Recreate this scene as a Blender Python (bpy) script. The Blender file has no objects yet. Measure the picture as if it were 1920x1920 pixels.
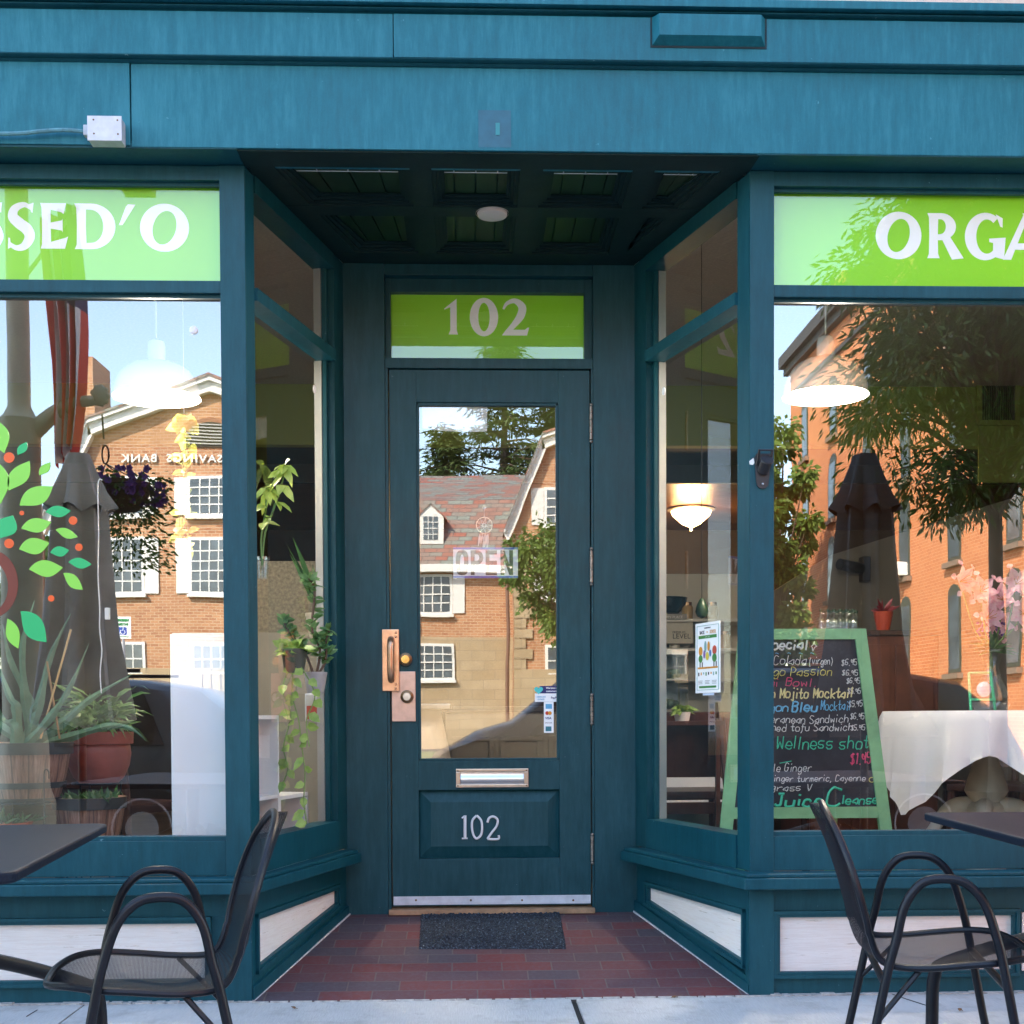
import bpy, bmesh, math, random
from mathutils import Vector, Matrix
random.seed(7)
PI = math.pi
SC = bpy.context.scene
COL = SC.collection

# ------------------------------------------------------------------ camera
CAM = Vector((0, -4.75, 1.05))
def _rot(y, p, r):
    cy, sy, cp, sp = math.cos(y), math.sin(y), math.cos(p), math.sin(p)
    F = Vector((sy*cp, cy*cp, sp)); Rt = Vector((cy, -sy, 0)); U = Rt.cross(F)
    return (Rt*math.cos(r)+U*math.sin(r), F, U*math.cos(r)-Rt*math.sin(r))
RV, FV, UV = _rot(.0348, -.0257, -.0046)
cd = bpy.data.cameras.new('camera'); cam = bpy.data.objects.new('camera', cd); COL.objects.link(cam)
m3 = Matrix((RV, UV, -FV)).transposed(); m4 = m3.to_4x4(); m4.translation = CAM
cam.matrix_world = m4
cd.sensor_width = 36; cd.lens = 45.0; cd.shift_x = -.001; cd.shift_y = .2323
cd.clip_start = .05; cd.clip_end = 3000
SC.camera = cam
# ------------------------------------------------------------------ sky, sun, exposure
SUN_EL = math.radians(40); SUN_AZ = math.radians(-38)      # azimuth from +Y towards +X
w = bpy.data.worlds.new('World'); SC.world = w; w.use_nodes = True
nt = w.node_tree; bg = nt.nodes['Background']
sky = nt.nodes.new('ShaderNodeTexSky'); sky.sky_type = 'NISHITA'; sky.sun_disc = False
sky.sun_elevation = SUN_EL; sky.sun_rotation = SUN_AZ; sky.air_density = 1.0; sky.dust_density = .6; sky.ozone_density = 1.2
nt.links.new(sky.outputs[0], bg.inputs[0]); bg.inputs[1].default_value = .15
sl = bpy.data.lights.new('sun', 'SUN'); sl.energy = 2.5; sl.angle = math.radians(.5); sl.color = (1, .93, .82)
so = bpy.data.objects.new('sun', sl); COL.objects.link(so)
sdir = Vector((math.sin(SUN_AZ)*math.cos(SUN_EL), math.cos(SUN_AZ)*math.cos(SUN_EL), math.sin(SUN_EL)))
so.rotation_euler = sdir.to_track_quat('Z', 'Y').to_euler(); so.location = (0, 0, 30)
SC.view_settings.view_transform = 'Standard'; SC.view_settings.look = 'None'
SC.view_settings.exposure = 2.92; SC.view_settings.gamma = 1
SC.view_settings.use_white_balance = True; SC.view_settings.white_balance_temperature = 7200; SC.view_settings.white_balance_tint = 10
try:
    SC.cycles.max_bounces = 10; SC.cycles.transparent_max_bounces = 16; SC.cycles.glossy_bounces = 5
except Exception: pass

# a plate measure (1920 wide) and a real depth Y give a world point
def at(px, py, Y):
    d = RV*((px-962)/2400)+FV+UV*((1406-py)/2400)
    return CAM+d*((Y-CAM.y)/d.y)
def R2(px, py, Yo, Ym=.05):
    q = at(px, py, 2*Ym-Yo); return Vector((q.x, Yo, q.z))
def hit(px, py, A, B):
    d = RV*((px-962)/2400)+FV+UV*((1406-py)/2400)
    n = Vector((B[1]-A[1], -(B[0]-A[0]), 0)); a = Vector((A[0], A[1], 0))
    q = CAM+d*((a-CAM).dot(n)/d.dot(n))
    L = Vector((B[0]-A[0], B[1]-A[1])).length
    return (Vector((q.x-A[0], q.y-A[1])).dot(Vector((B[0]-A[0], B[1]-A[1])))/L, q.z)

# ------------------------------------------------------------------ materials
def lin(c): return tuple(((v/255)/12.92 if v <= 10 else (((v/255)+.055)/1.055)**2.4) for v in c)
class NG:
    def __init__(s, name):
        s.m = bpy.data.materials.new(name); s.m.use_nodes = True; s.t = s.m.node_tree
        s.b = s.t.nodes['Principled BSDF']; s.out = s.t.nodes['Material Output']
    def n(s, k, **kw):
        o = s.t.nodes.new(k)
        for a, v in kw.items(): setattr(o, a, v)
        return o
    def l(s, a, b): s.t.links.new(a, b)
    def coord(s): return s.n('ShaderNodeTexCoord').outputs['Object']
    def pos(s): return s.n('ShaderNodeNewGeometry').outputs['Position']
    def mapped(s, src, sc=(1, 1, 1), loc=(0, 0, 0)):
        q = s.n('ShaderNodeMapping'); s.l(src, q.inputs[0]); q.inputs['Scale'].default_value = sc; q.inputs['Location'].default_value = loc; return q.outputs[0]
    def noise(s, src, scale, det=4, rough=.6):
        q = s.n('ShaderNodeTexNoise'); s.l(src, q.inputs['Vector']); q.inputs['Scale'].default_value = scale; q.inputs['Detail'].default_value = det; q.inputs['Roughness'].default_value = rough; return q.outputs['Fac']
    def ramp(s, f, stops):
        q = s.n('ShaderNodeValToRGB'); s.l(f, q.inputs[0]); e = q.color_ramp.elements
        while len(e) < len(stops): e.new(.5)
        for i, (p, c) in enumerate(stops): e[i].position = p; e[i].color = tuple(c)+(1,) if len(c) == 3 else c
        return q.outputs[0]
    def mix(s, f, a, b):
        q = s.n('ShaderNodeMix', data_type='RGBA')
        if isinstance(f, float): q.inputs[0].default_value = f
        else: s.l(f, q.inputs[0])
        for i, v in ((6, a), (7, b)):
            if isinstance(v, tuple): q.inputs[i].default_value = v+(1,)
            else: s.l(v, q.inputs[i])
        return q.outputs[2]
    def math(s, op, a, b=None):
        q = s.n('ShaderNodeMath', operation=op)
        for i, v in enumerate((a, b)):
            if v is None: continue
            if isinstance(v, (int, float)): q.inputs[i].default_value = v
            else: s.l(v, q.inputs[i])
        return q.outputs[0]
    def bump(s, h, st=.3, dist=.01):
        q = s.n('ShaderNodeBump'); q.inputs['Strength'].default_value = st; q.inputs['Distance'].default_value = dist
        s.l(h, q.inputs['Height']); s.l(q.outputs[0], s.b.inputs['Normal']); return q.outputs[0]
    def set(s, col=None, rough=.5, metal=0, spec=None):
        if col is not None:
            if isinstance(col, tuple): s.b.inputs['Base Color'].default_value = col+(1,)
            else: s.l(col, s.b.inputs['Base Color'])
        if isinstance(rough, (int, float)): s.b.inputs['Roughness'].default_value = rough
        else: s.l(rough, s.b.inputs['Roughness'])
        s.b.inputs['Metallic'].default_value = metal
        if spec is not None: s.b.inputs['Specular IOR Level'].default_value = spec
        return s.m
_M = {}
def plain(name, col, rough=.5, metal=0, var=.12, nscale=6, bump=0, spec=None):
    if name in _M: return _M[name]
    g = NG(name); p = g.pos(); f = g.noise(p, nscale)
    a = tuple(max(0, c*(1-var)) for c in col); b = tuple(min(1, c*(1+var)) for c in col)
    g.set(g.ramp(f, [(.3, a), (.7, b)]), rough, metal, spec)
    if bump: g.bump(g.noise(p, nscale*12, 3), bump, .004)
    _M[name] = g.m; return g.m
def paint(name, col, worn, wornamt=.62, streak=.5, rough=.42, specks=None):
    """weathered exterior paint: vertical rain streaks, chalky patches, small chips"""
    g = NG(name); p = g.pos()
    st = g.noise(g.mapped(p, (12, 12, 1.6)), 3.2, 6, .75)
    big = g.noise(p, 1.3, 5, .65)
    f = g.math('MULTIPLY', g.math('ADD', st, big), .5)
    base = g.ramp(f, [(.36, tuple(c*.70 for c in col)), (.5, col), (wornamt, worn)])
    fine = g.noise(p, 160, 2, .7)
    base = g.mix(g.ramp(fine, [(.35, (0, 0, 0)), (.75, (.16, .16, .16))]), base, worn)
    if specks:
        v = g.noise(p, 34, 4, .8)
        base = g.mix(g.ramp(v, [(.70, (0, 0, 0)), (.72, (1, 1, 1))]), base, specks)
    g.set(base, g.ramp(big, [(.3, (rough-.08,)*3), (.7, (rough+.16,)*3)]), 0, .28)
    g.bump(g.math('ADD', g.noise(g.mapped(p, (60, 60, 14)), 1.5, 4), g.math('MULTIPLY', fine, .5)), .22, .0016)
    return g.m
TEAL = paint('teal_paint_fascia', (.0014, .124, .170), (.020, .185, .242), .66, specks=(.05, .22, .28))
TEALF = paint('teal_paint_frames_shaded', (.0008, .058, .080), (.008, .085, .108), .70, specks=(.10, .22, .25))  # same paint as the fascia, shade of the lower front put into the colour
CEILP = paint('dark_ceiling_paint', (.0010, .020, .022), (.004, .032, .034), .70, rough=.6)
TEALD = paint('teal_paint_door_shaded', (.0012, .050, .063), (.012, .075, .092), .66, rough=.36, specks=(.10, .17, .19))  # same paint again, shade of the recess put into the colour
def bigcoord(g):
    p = g.pos(); s = g.n('ShaderNodeSeparateXYZ'); g.l(p, s.inputs[0]); c = g.n('ShaderNodeCombineXYZ')
    g.l(g.math('ADD', s.outputs[0], s.outputs[1]), c.inputs[0]); g.l(s.outputs[2], c.inputs[1]); return c.outputs[0]
def brick(name, c1, c2, mortar, w_=.215, h=.075, ms=.006, var=.35, vec=None, extra=None, bias=0.0, rough=.85):
    g = NG(name); v = vec(g) if vec else bigcoord(g)
    b = g.n('ShaderNodeTexBrick'); g.l(v, b.inputs['Vector']); b.inputs['Scale'].default_value = 1
    b.inputs['Brick Width'].default_value = w_; b.inputs['Row Height'].default_value = h; b.inputs['Mortar Size'].default_value = ms
    b.inputs['Color1'].default_value = c1+(1,); b.inputs['Color2'].default_value = c2+(1,); b.inputs['Mortar'].default_value = mortar+(1,); b.inputs['Bias'].default_value = bias
    b.inputs['Mortar Smooth'].default_value = .25
    p = g.pos(); n1 = g.noise(p, .5 if h > .02 and w_ < .5 else 2, 5)
    col = g.mix(g.ramp(n1, [(.3, (0, 0, 0)), (.8, (var,)*3)]), b.outputs[0], tuple(x*.55 for x in c1))
    n2 = g.noise(p, 55, 4, .7)
    col = g.mix(g.ramp(n2, [(.45, (0, 0, 0)), (.8, (var*.9,)*3)]), col, tuple(min(1, x*1.5+.03) for x in c2))
    if extra: col = extra(g, p, col)
    g.set(col, rough); g.bump(g.math('ADD', g.math('MULTIPLY', b.outputs[1], -1.0), g.math('MULTIPLY', n2, .4)), .5, .004)
    return g.m
BANKBR = brick('bank_brick', (.36, .14, .065), (.56, .29, .15), (.58, .47, .34), .24, .09, .012, .42)
ORBR = brick('orange_brick', (.58, .150, .038), (.74, .25, .08), (.80, .46, .28), .24, .09, .010, var=.25)
UPBR = brick('pale_brick', (.55, .45, .36), (.6, .5, .42), (.5, .45, .4))
def slatevec(g):
    p = g.pos(); s = g.n('ShaderNodeSeparateXYZ'); g.l(p, s.inputs[0]); c = g.n('ShaderNodeCombineXYZ')
    g.l(g.math('ADD', s.outputs[0], g.math('MULTIPLY', s.outputs[1], .3)), c.inputs[0]); g.l(g.math('SUBTRACT', s.outputs[2], g.math('MULTIPLY', s.outputs[1], .35)), c.inputs[1]); return c.outputs[0]
SLATE = brick('slate_shingles', (.22, .25, .22), (.36, .10, .06), (.07, .07, .07), .44, .19, .012, .12, slatevec, bias=-.12, rough=.6)
def pavevec(g):
    p = g.pos(); return g.mapped(p, (1, 1, 1), (.07, .02, 0))
PAVER = brick('red_grey_pavers', (.155, .034, .034), (.048, .056, .074), (.12, .10, .095), .198, .0975, .0032, .50, pavevec, bias=-.02, rough=.75)
STONE = brick('sandstone', (.40, .30, .18), (.48, .38, .25), (.3, .24, .17), .8, .33, .012, .5)

def conc():
    g = NG('sidewalk_concrete'); p = g.pos()
    br = g.noise(g.mapped(p, (40, 2.5, 1)), 6, 3); b2 = g.noise(p, 2, 5); fi = g.noise(p, 120, 3, .7)
    c = g.ramp(g.math('MULTIPLY', g.math('ADD', br, b2), .5), [(.35, (.38, .385, .38)), (.65, (.52, .525, .51))])
    c = g.mix(g.ramp(fi, [(.62, (0, 0, 0)), (.8, (.5, .5, .5))]), c, (.22, .21, .2))
    st = g.noise(p, 7, 5, .7); c = g.mix(g.ramp(st, [(.52, (0, 0, 0)), (.66, (.55, .55, .55))]), c, (.30, .29, .27)); g.set(c, .85); g.bump(g.math('ADD', br, fi), .6, .004); return g.m
CONC = conc()
ASPH = plain('asphalt', (.055, .055, .058), .9, 0, .25, 1.2, .6)
GRASS = plain('lawn_green', (.06, .13, .025), .9, 0, .4, 3)
EARTH = plain('earth', (.16, .15, .12), .95, 0, .3, .3)
def whitewood():
    g = NG('cream_peeling_board'); p = g.pos()
    gr = g.noise(g.mapped(p, (2.2, 2.2, 38)), 2.6, 7, .75); f = g.noise(p, 3, 4)
    c = g.ramp(gr, [(.42, (.70, .66, .62)), (.57, (.76, .74, .71)), (.62, (.70, .67, .62)), (.65, (.42, .36, .30))])
    g.set(c, .6); g.bump(gr, .5, .003); return g.m
CREAM = whitewood()
def glassmat(name, base=.27, tint=(.985, .99, .985), wav=.05):
    g = NG(name); g.t.nodes.remove(g.b)
    tr = g.n('ShaderNodeBsdfTransparent'); tr.inputs[0].default_value = tint+(1,)
    gl = g.n('ShaderNodeBsdfGlossy'); gl.inputs['Roughness'].default_value = 0; gl.inputs[0].default_value = (1, 1, 1, 1)
    lw = g.n('ShaderNodeLayerWeight'); lw.inputs[0].default_value = .35
    f = g.math('ADD', g.math('MULTIPLY', g.math('POWER', lw.outputs['Facing'], 4.0), .7), base)
    bn = g.n('ShaderNodeBump'); bn.inputs['Strength'].default_value = wav; bn.inputs['Distance'].default_value = .01
    g.l(g.noise(g.pos(), 1.6, 2, .4), bn.inputs['Height']); g.l(bn.outputs[0], gl.inputs['Normal'])
    mx = g.n('ShaderNodeMixShader'); g.l(f, mx.inputs[0]); g.l(tr.outputs[0], mx.inputs[1]); g.l(gl.outputs[0], mx.inputs[2]); g.l(mx.outputs[0], g.out.inputs[0])
    return g.m
GLASS = glassmat('shop_glass', .25, wav=.06)
GLASSG = glassmat('sign_glass', .085, wav=.03)
GLASSD = glassmat('door_glass', .22, wav=.05)
GLASSS = glassmat('side_glass', .17, wav=.015)
CLEAR = glassmat('vase_glass', .12, (.9, .97, .97), 0)
CARGL = plain('car_glass', (.012, .014, .016), .04, 0, 0, 1, 0, .9)
FARGL = plain('far_window_glass', (.10, .13, .15), .08, 0, .4, 1.5)
WHITE = plain('white_enamel', (.80, .80, .78), .35, 0, .03)
OFFW = plain('offwhite_trim', (.62, .62, .58), .5, 0, .08)
MELA = plain('white_board', (.88, .89, .90), .4, 0, .05, 2)
VGREEN = plain('green_vinyl', (.27, .70, .022), .4, 0, .03, 2)
VWHITE = plain('white_vinyl', (.93, .94, .93), .4, 0, .02)
IRON = plain('black_powder_coat', (.005, .007, .012), .36, 0, .25, 30, .15, .35)
RUBBER = plain('rubber', (.015, .015, .015), .8)
BRONZE = plain('worn_bronze', (.62, .37, .24), .30, .85, .2, 22)
BRASS = plain('brass', (.62, .42, .16), .22, 1, .15, 20)
DBRASS = plain('dark_brass', (.18, .11, .06), .3, .9, .2, 20)
STEEL = plain('steel', (.55, .55, .55), .3, 1, .1, 20)
ALU = plain('white_aluminium', (.62, .64, .68), .45, .1, .15, 20)
GALV = plain('galvanised_box', (.42, .44, .48), .55, .35, .15, 25, .2)
CHARC = plain('charcoal_plastic', (.018, .018, .022), .45)
WOODTH = plain('raw_threshold_wood', (.42, .24, .13), .7, 0, .3, 20, .3)
BROWN = plain('dark_brown_wood', (.075, .024, .014), .35, 0, .3, 9)
SEATR = plain('brown_leatherette', (.045, .018, .016), .4)
IWALL = plain('olive_wall', (.27, .31, .08), .8, 0, .04, .8)
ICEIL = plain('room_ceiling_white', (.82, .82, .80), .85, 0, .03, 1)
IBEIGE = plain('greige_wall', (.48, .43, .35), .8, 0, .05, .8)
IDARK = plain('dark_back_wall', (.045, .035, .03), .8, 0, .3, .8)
IFLOOR = plain('brown_floor', (.24, .18, .14), .5, 0, .3, 3)
TIN = plain('copper_tin_ceiling', (.20, .09, .04), .3, .8, .3, 5, .8)
CAB = plain('greige_cabinet', (.25, .225, .175), .6, 0, .08, 3)
CLOTH = plain('white_cloth', (.78, .79, .82), .8, 0, .03, 3)
IVORY = plain('ivory_carved_wood', (.72, .66, .52), .45, 0, .12, 8)
MINT = plain('mint_frame_paint', (.22, .50, .25), .5, 0, .18, 9)
def slateboard():
    g = NG('chalk_board_black'); p = g.pos(); f = g.noise(p, 5, 6, .7)
    g.set(g.ramp(f, [(.35, (.010, .013, .020)), (.58, (.025, .03, .04)), (.75, (.075, .085, .10))]), .6); return g.m
BOARD = slateboard()
TERRA = plain('terracotta_pot', (.30, .055, .035), .5, 0, .15, 8)
REDP = plain('red_pot', (.40, .05, .02), .45)
SOIL = plain('soil', (.03, .02, .015), .95)
def barrel():
    g = NG('barrel_staves'); c = g.coord(); s = g.n('ShaderNodeSeparateXYZ'); g.l(c, s.inputs[0])
    a = g.math('ARCTAN2', s.outputs[1], s.outputs[0]); v = g.n('ShaderNodeCombineXYZ'); g.l(a, v.inputs[0]); g.l(s.outputs[2], v.inputs[1])
    f = g.noise(g.mapped(v.outputs[0], (7, 3, 1)), 1.3, 6, .8); st = g.math('FRACT', g.math('MULTIPLY', a, 16/(2*PI)))
    col = g.ramp(f, [(.35, (.07, .03, .02)), (.5, (.24, .12, .08)), (.65, (.42, .26, .19))])
    col = g.mix(g.ramp(st, [(.0, (.8, .8, .8)), (.08, (0, 0, 0)), (.92, (0, 0, 0)), (1, (.8, .8, .8))]), col, (.015, .01, .01))
    g.set(col, .6); return g.m
BARREL = barrel()
def leafm(name, c1, c2, rough=.45, trans=.25, sc=14):
    g = NG(name); p = g.pos(); f = g.noise(p, sc, 3)
    col = g.ramp(f, [(.3, c1), (.7, c2)]); g.set(col, rough)
    t = g.n('ShaderNodeBsdfTranslucent'); g.l(col, t.inputs[0]); mx = g.n('ShaderNodeMixShader'); mx.inputs[0].default_value = trans
    g.l(g.b.outputs[0], mx.inputs[1]); g.l(t.outputs[0], mx.inputs[2]); g.l(mx.outputs[0], g.out.inputs[0]); return g.m
LALOE = leafm('aloe_green', (.045, .13, .07), (.12, .24, .14), .4, .05)
LDARK = leafm('dark_leaf', (.02, .08, .02), (.06, .17, .04))
LPOTH = leafm('pothos_leaf', (.14, .30, .05), (.34, .48, .12))
LYEL = leafm('lamplit_yellow_leaf', (.50, .50, .08), (.70, .62, .20), .5, .4)  # yellow lamp light is painted into the leaf colour
LTREE = leafm('street_tree_leaf', (.05, .12, .015), (.12, .21, .04), .5, .35, 1.5)
LFAR = leafm('far_tree_leaf', (.06, .14, .02), (.16, .24, .04), .6, .3, .7)
LCON = leafm('conifer_needles', (.03, .075, .015), (.10, .14, .035), .6, .2, .5)
BARK = plain('bark', (.10, .07, .05), .9, 0, .3, 8, .6)
STEM = plain('green_stem', (.12, .22, .06), .6)
PINKP = leafm('lily_petal', (.80, .34, .45), (.88, .66, .68), .5, .4, 30)
PURP = leafm('purple_petal', (.10, .03, .20), (.22, .10, .38), .6, .3, 30)
def emis(name, col, st):
    g = NG(name); g.set(tuple(col), .5); g.b.inputs['Emission Color'].default_value = tuple(col)+(1,); g.b.inputs['Emission Strength'].default_value = st; return g.m
GLOW = emis('lamp_glow', (1, .86, .66), .35)
GLOWS = emis('frosted_lamp_glow', (1, .66, .32), 1.8)
def meshmat():
    g = NG('expanded_metal_mesh'); g.set((.008, .010, .016), .6)
    uv = g.n('ShaderNodeUVMap'); s = g.n('ShaderNodeSeparateXYZ'); g.l(uv.outputs[0], s.inputs[0])
    k = 2*PI/.0125
    a = g.math('SINE', g.math('MULTIPLY', g.math('ADD', s.outputs[0], s.outputs[1]), k/1.0)); b = g.math('SINE', g.math('MULTIPLY', g.math('SUBTRACT', s.outputs[0], s.outputs[1]), k/1.0))
    f = g.math('GREATER_THAN', g.math('MULTIPLY', a, b), .66)
    f2 = g.math('LESS_THAN', g.math('MULTIPLY', a, b), -.66); f = g.math('ADD', f, f2); g.b.inputs['Specular IOR Level'].default_value = .15
    tr = g.n('ShaderNodeBsdfTransparent'); mx = g.n('ShaderNodeMixShader'); g.l(f, mx.inputs[0]); g.l(g.b.outputs[0], mx.inputs[1]); g.l(tr.outputs[0], mx.inputs[2]); g.l(mx.outputs[0], g.out.inputs[0])
    return g.m
MESHM = meshmat()
def matmat():
    g = NG('looped_mat'); p = g.pos(); f = g.noise(p, 130, 2, .6); v = g.n('ShaderNodeTexVoronoi'); g.l(p, v.inputs['Vector']); v.inputs['Scale'].default_value = 150
    g.set(g.ramp(f, [(.4, (.008, .012, .02)), (.62, (.035, .055, .08)), (.72, (.20, .26, .32))]), .9); g.bump(g.math('ADD', v.outputs[0], f), 1, .006); return g.m
MATM = matmat()
def ccol(name, c, r=.5): return plain(name, lin(c), r, 0, .02)
CH_W, CH_Y, CH_P, CH_B, CH_T = (ccol('chalk_white', (225, 225, 220)), ccol('chalk_yellow', (214, 204, 110)), ccol('chalk_pink', (225, 80, 120)), ccol('chalk_blue', (110, 190, 225)), ccol('chalk_teal', (60, 200, 160)))
CH_C = ccol('chalk_cream', (235, 222, 160))

# ------------------------------------------------------------------ mesh builder
class MB:
    def __init__(s): s.v = []; s.f = []; s.uv = None
    def add(s, vs, fs):
        o = len(s.v); s.v += [tuple(v) for v in vs]; s.f += [tuple(i+o for i in f) for f in fs]; return s
    def box(s, x0, x1, y0, y1, z0, z1, b=0):
        if b <= 0 or min(abs(x1-x0), abs(y1-y0), abs(z1-z0)) < 2.2*b:
            return s.add([(x, y, z) for z in (z0, z1) for y in (y0, y1) for x in (x0, x1)], [(0, 2, 3, 1), (4, 5, 7, 6), (0, 1, 5, 4), (2, 6, 7, 3), (0, 4, 6, 2), (1, 3, 7, 5)])
        c = Vector(((x0+x1)/2, (y0+y1)/2, (z0+z1)/2)); h = Vector(((x1-x0)/2, (y1-y0)/2, (z1-z0)/2))
        bm = bmesh.new(); bmesh.ops.create_cube(bm, size=2)
        for v in bm.verts: v.co = Vector((v.co.x*h.x, v.co.y*h.y, v.co.z*h.z))+c
        bmesh.ops.bevel(bm, geom=bm.edges[:], offset=b, segments=2, profile=.7, affect='EDGES')
        s.frombm(bm); return s
    def frombm(s, bm):
        bm.verts.ensure_lookup_table(); bm.verts.index_update()
        s.add([v.co[:] for v in bm.verts], [[v.index for v in f.verts] for f in bm.faces]); bm.free(); return s
    def prism(s, pts, z0, z1):            # polygon in xy, extruded in z
        n = len(pts); v = [(p[0], p[1], z0) for p in pts]+[(p[0], p[1], z1) for p in pts]
        return s.add(v, [tuple(range(n))[::-1], tuple(range(n, 2*n))]+[(i, (i+1) % n, (i+1) % n+n, i+n) for i in range(n)])
    def plate(s, pts, y0, y1):            # polygon in xz, extruded in y
        n = len(pts); v = [(p[0], y0, p[1]) for p in pts]+[(p[0], y1, p[1]) for p in pts]
        return s.add(v, [tuple(range(n)), tuple(range(n, 2*n))[::-1]]+[(i, i+n, (i+1) % n+n, (i+1) % n) for i in range(n)])
    def platex(s, pts, x0, x1):           # polygon in yz, extruded in x
        n = len(pts); v = [(x0, p[0], p[1]) for p in pts]+[(x1, p[0], p[1]) for p in pts]
        return s.add(v, [tuple(range(n)), tuple(range(n, 2*n))[::-1]]+[(i, i+n, (i+1) % n+n, (i+1) % n) for i in range(n)])
    def wall(s, A, B, u0, u1, z0, z1, t0, t1):   # box along wall AB; t outward = right of AB; z0/z1 may be (at u0, at u1)
        d = Vector((B[0]-A[0], B[1]-A[1])).normalized(); n = Vector((d.y, -d.x))
        za, zb = z0 if isinstance(z0, tuple) else (z0, z0); zc, zd = z1 if isinstance(z1, tuple) else (z1, z1)
        def P(u, t): q = Vector(A)+d*u+n*t; return q.x, q.y
        v = [P(u0, t0)+(za,), P(u1, t0)+(zb,), P(u1, t1)+(zb,), P(u0, t1)+(za,), P(u0, t0)+(zc,), P(u1, t0)+(zd,), P(u1, t1)+(zd,), P(u0, t1)+(zc,)]
        return s.add(v, [(0, 1, 2, 3), (7, 6, 5, 4), (0, 4, 5, 1), (1, 5, 6, 2), (2, 6, 7, 3), (3, 7, 4, 0)])
    def tube(s, pts, r, n=8, closed=False, cap=True):
        pts = [Vector(p) for p in pts]; m = len(pts); o = len(s.v); vs = []; up = None
        for i, p in enumerate(pts):
            a = pts[(i-1) % m] if (closed or i > 0) else p; b = pts[(i+1) % m] if (closed or i < m-1) else p
            t = (b-a); t = t.normalized() if t.length > 1e-9 else Vector((0, 0, 1))
            if up is None: up = Vector((0, 0, 1)) if abs(t.z) < .9 else Vector((1, 0, 0))
            x = t.cross(up); x = x.normalized() if x.length > 1e-6 else t.orthogonal().normalized(); up = x.cross(t)
            rr = r[i] if isinstance(r, (list, tuple)) else r
            for k in range(n):
                an = 2*PI*k/n; vs.append(p+(x*math.cos(an)+up*math.sin(an))*rr)
        fs = []
        for i in range(m if closed else m-1):
            j = (i+1) % m
            for k in range(n): k2 = (k+1) % n; fs.append((i*n+k, i*n+k2, j*n+k2, j*n+k))
        if cap and not closed: fs += [tuple(range(n))[::-1], tuple(range((m-1)*n, m*n))]
        return s.add(vs, fs)
    def lathe(s, prof, c=(0, 0, 0), n=28, axis='z'):
        vs = []; fs = []; m = len(prof)
        for i, (r, h) in enumerate(prof):
            for k in range(n):
                a = 2*PI*k/n; q = (r*math.cos(a), r*math.sin(a), h)
                if axis == 'y': q = (q[0], h, q[1])
                vs.append((q[0]+c[0], q[1]+c[1], q[2]+c[2]))
        for i in range(m-1):
            for k in range(n): k2 = (k+1) % n; fs.append((i*n+k, i*n+k2, (i+1)*n+k2, (i+1)*n+k))
        return s.add(vs, fs)
    def ball(s, c, r, n=10, sq=(1, 1, 1)):
        pr = [(max(1e-4, math.sin(PI*i/(n//2+2)))*r, -math.cos(PI*i/(n//2+2))*r) for i in range(n//2+3)]
        o = len(s.v); s.lathe(pr, (0, 0, 0), n)
        for i in range(o, len(s.v)): v = s.v[i]; s.v[i] = (v[0]*sq[0]+c[0], v[1]*sq[1]+c[1], v[2]*sq[2]+c[2])
        return s
    def leaf(s, b, d, L, W, n=None, droop=.0, fold=.15):
        b = Vector(b); d = Vector(d).normalized(); n = Vector(n) if n else Vector((random.uniform(-.5, .5), random.uniform(-1, .2), random.uniform(.2, 1)))
        x = d.cross(n); x = x.normalized() if x.length > 1e-5 else d.orthogonal(); nn = x.cross(d)
        def q(t, w_): return b+d*(L*t)+x*(W*w_)+nn*(abs(w_)*W*fold)+Vector((0, 0, -droop*L*t*t))
        vs = [q(0, 0), q(.3, -.42), q(.33, 0), q(.3, .42), q(.65, -.36), q(.68, 0), q(.65, .36), q(1, 0)]
        return s.add(vs, [(0, 1, 2), (0, 2, 3), (1, 4, 5, 2), (2, 5, 6, 3), (4, 7, 5), (5, 7, 6)])
    def build(s, name, mat, parent=None, smooth=False, bevel=0, local=False):
        me = bpy.data.meshes.new(name); off = Vector((0, 0, 0))
        if parent is not None and not local:
            off = parent.location.copy(); pp = parent.parent
            while pp is not None: off += pp.location; pp = pp.parent
        me.from_pydata([(v[0]-off.x, v[1]-off.y, v[2]-off.z) for v in s.v], [], s.f)
        if s.uv:
            ul = me.uv_layers.new(name='UVMap')
            for li, lp in enumerate(me.loops): ul.data[li].uv = s.uv[lp.vertex_index]
        me.materials.append(mat); me.validate()
        bm = bmesh.new(); bm.from_mesh(me)
        if not s.uv and len(bm.faces) < 60000 and getattr(s, 'fixn', True): bmesh.ops.recalc_face_normals(bm, faces=bm.faces)
        bm.to_mesh(me); bm.free()
        if smooth:
            for p in me.polygons: p.use_smooth = True
            try: me.set_sharp_from_angle(angle=math.radians(40))
            except Exception: pass
        o = bpy.data.objects.new(name, me); COL.objects.link(o); o.parent = parent
        if bevel:
            md = o.modifiers.new('bevel', 'BEVEL'); md.width = bevel; md.segments = 2; md.limit_method = 'ANGLE'
        return o
def tag(o, label=None, cat=None, group=None, kind=None):
    if label: o['label'] = label
    if cat: o['category'] = cat
    if group: o['group'] = group
    if kind: o['kind'] = kind
    return o
def thing(name, label, cat, loc=(0, 0, 0), rz=0, group=None):
    o = bpy.data.objects.new(name, None); COL.objects.link(o); o.location = loc; o.rotation_euler = (0, 0, rz); o.empty_display_size = .1
    return tag(o, label, cat, group)
def B(): return MB()
def arc(cx, cz, r, a0, a1, n=12, rz=None):
    rz = rz or r
    return [(cx+r*math.cos(math.radians(a0+(a1-a0)*i/n)), cz+rz*math.sin(math.radians(a0+(a1-a0)*i/n))) for i in range(n+1)]
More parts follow.
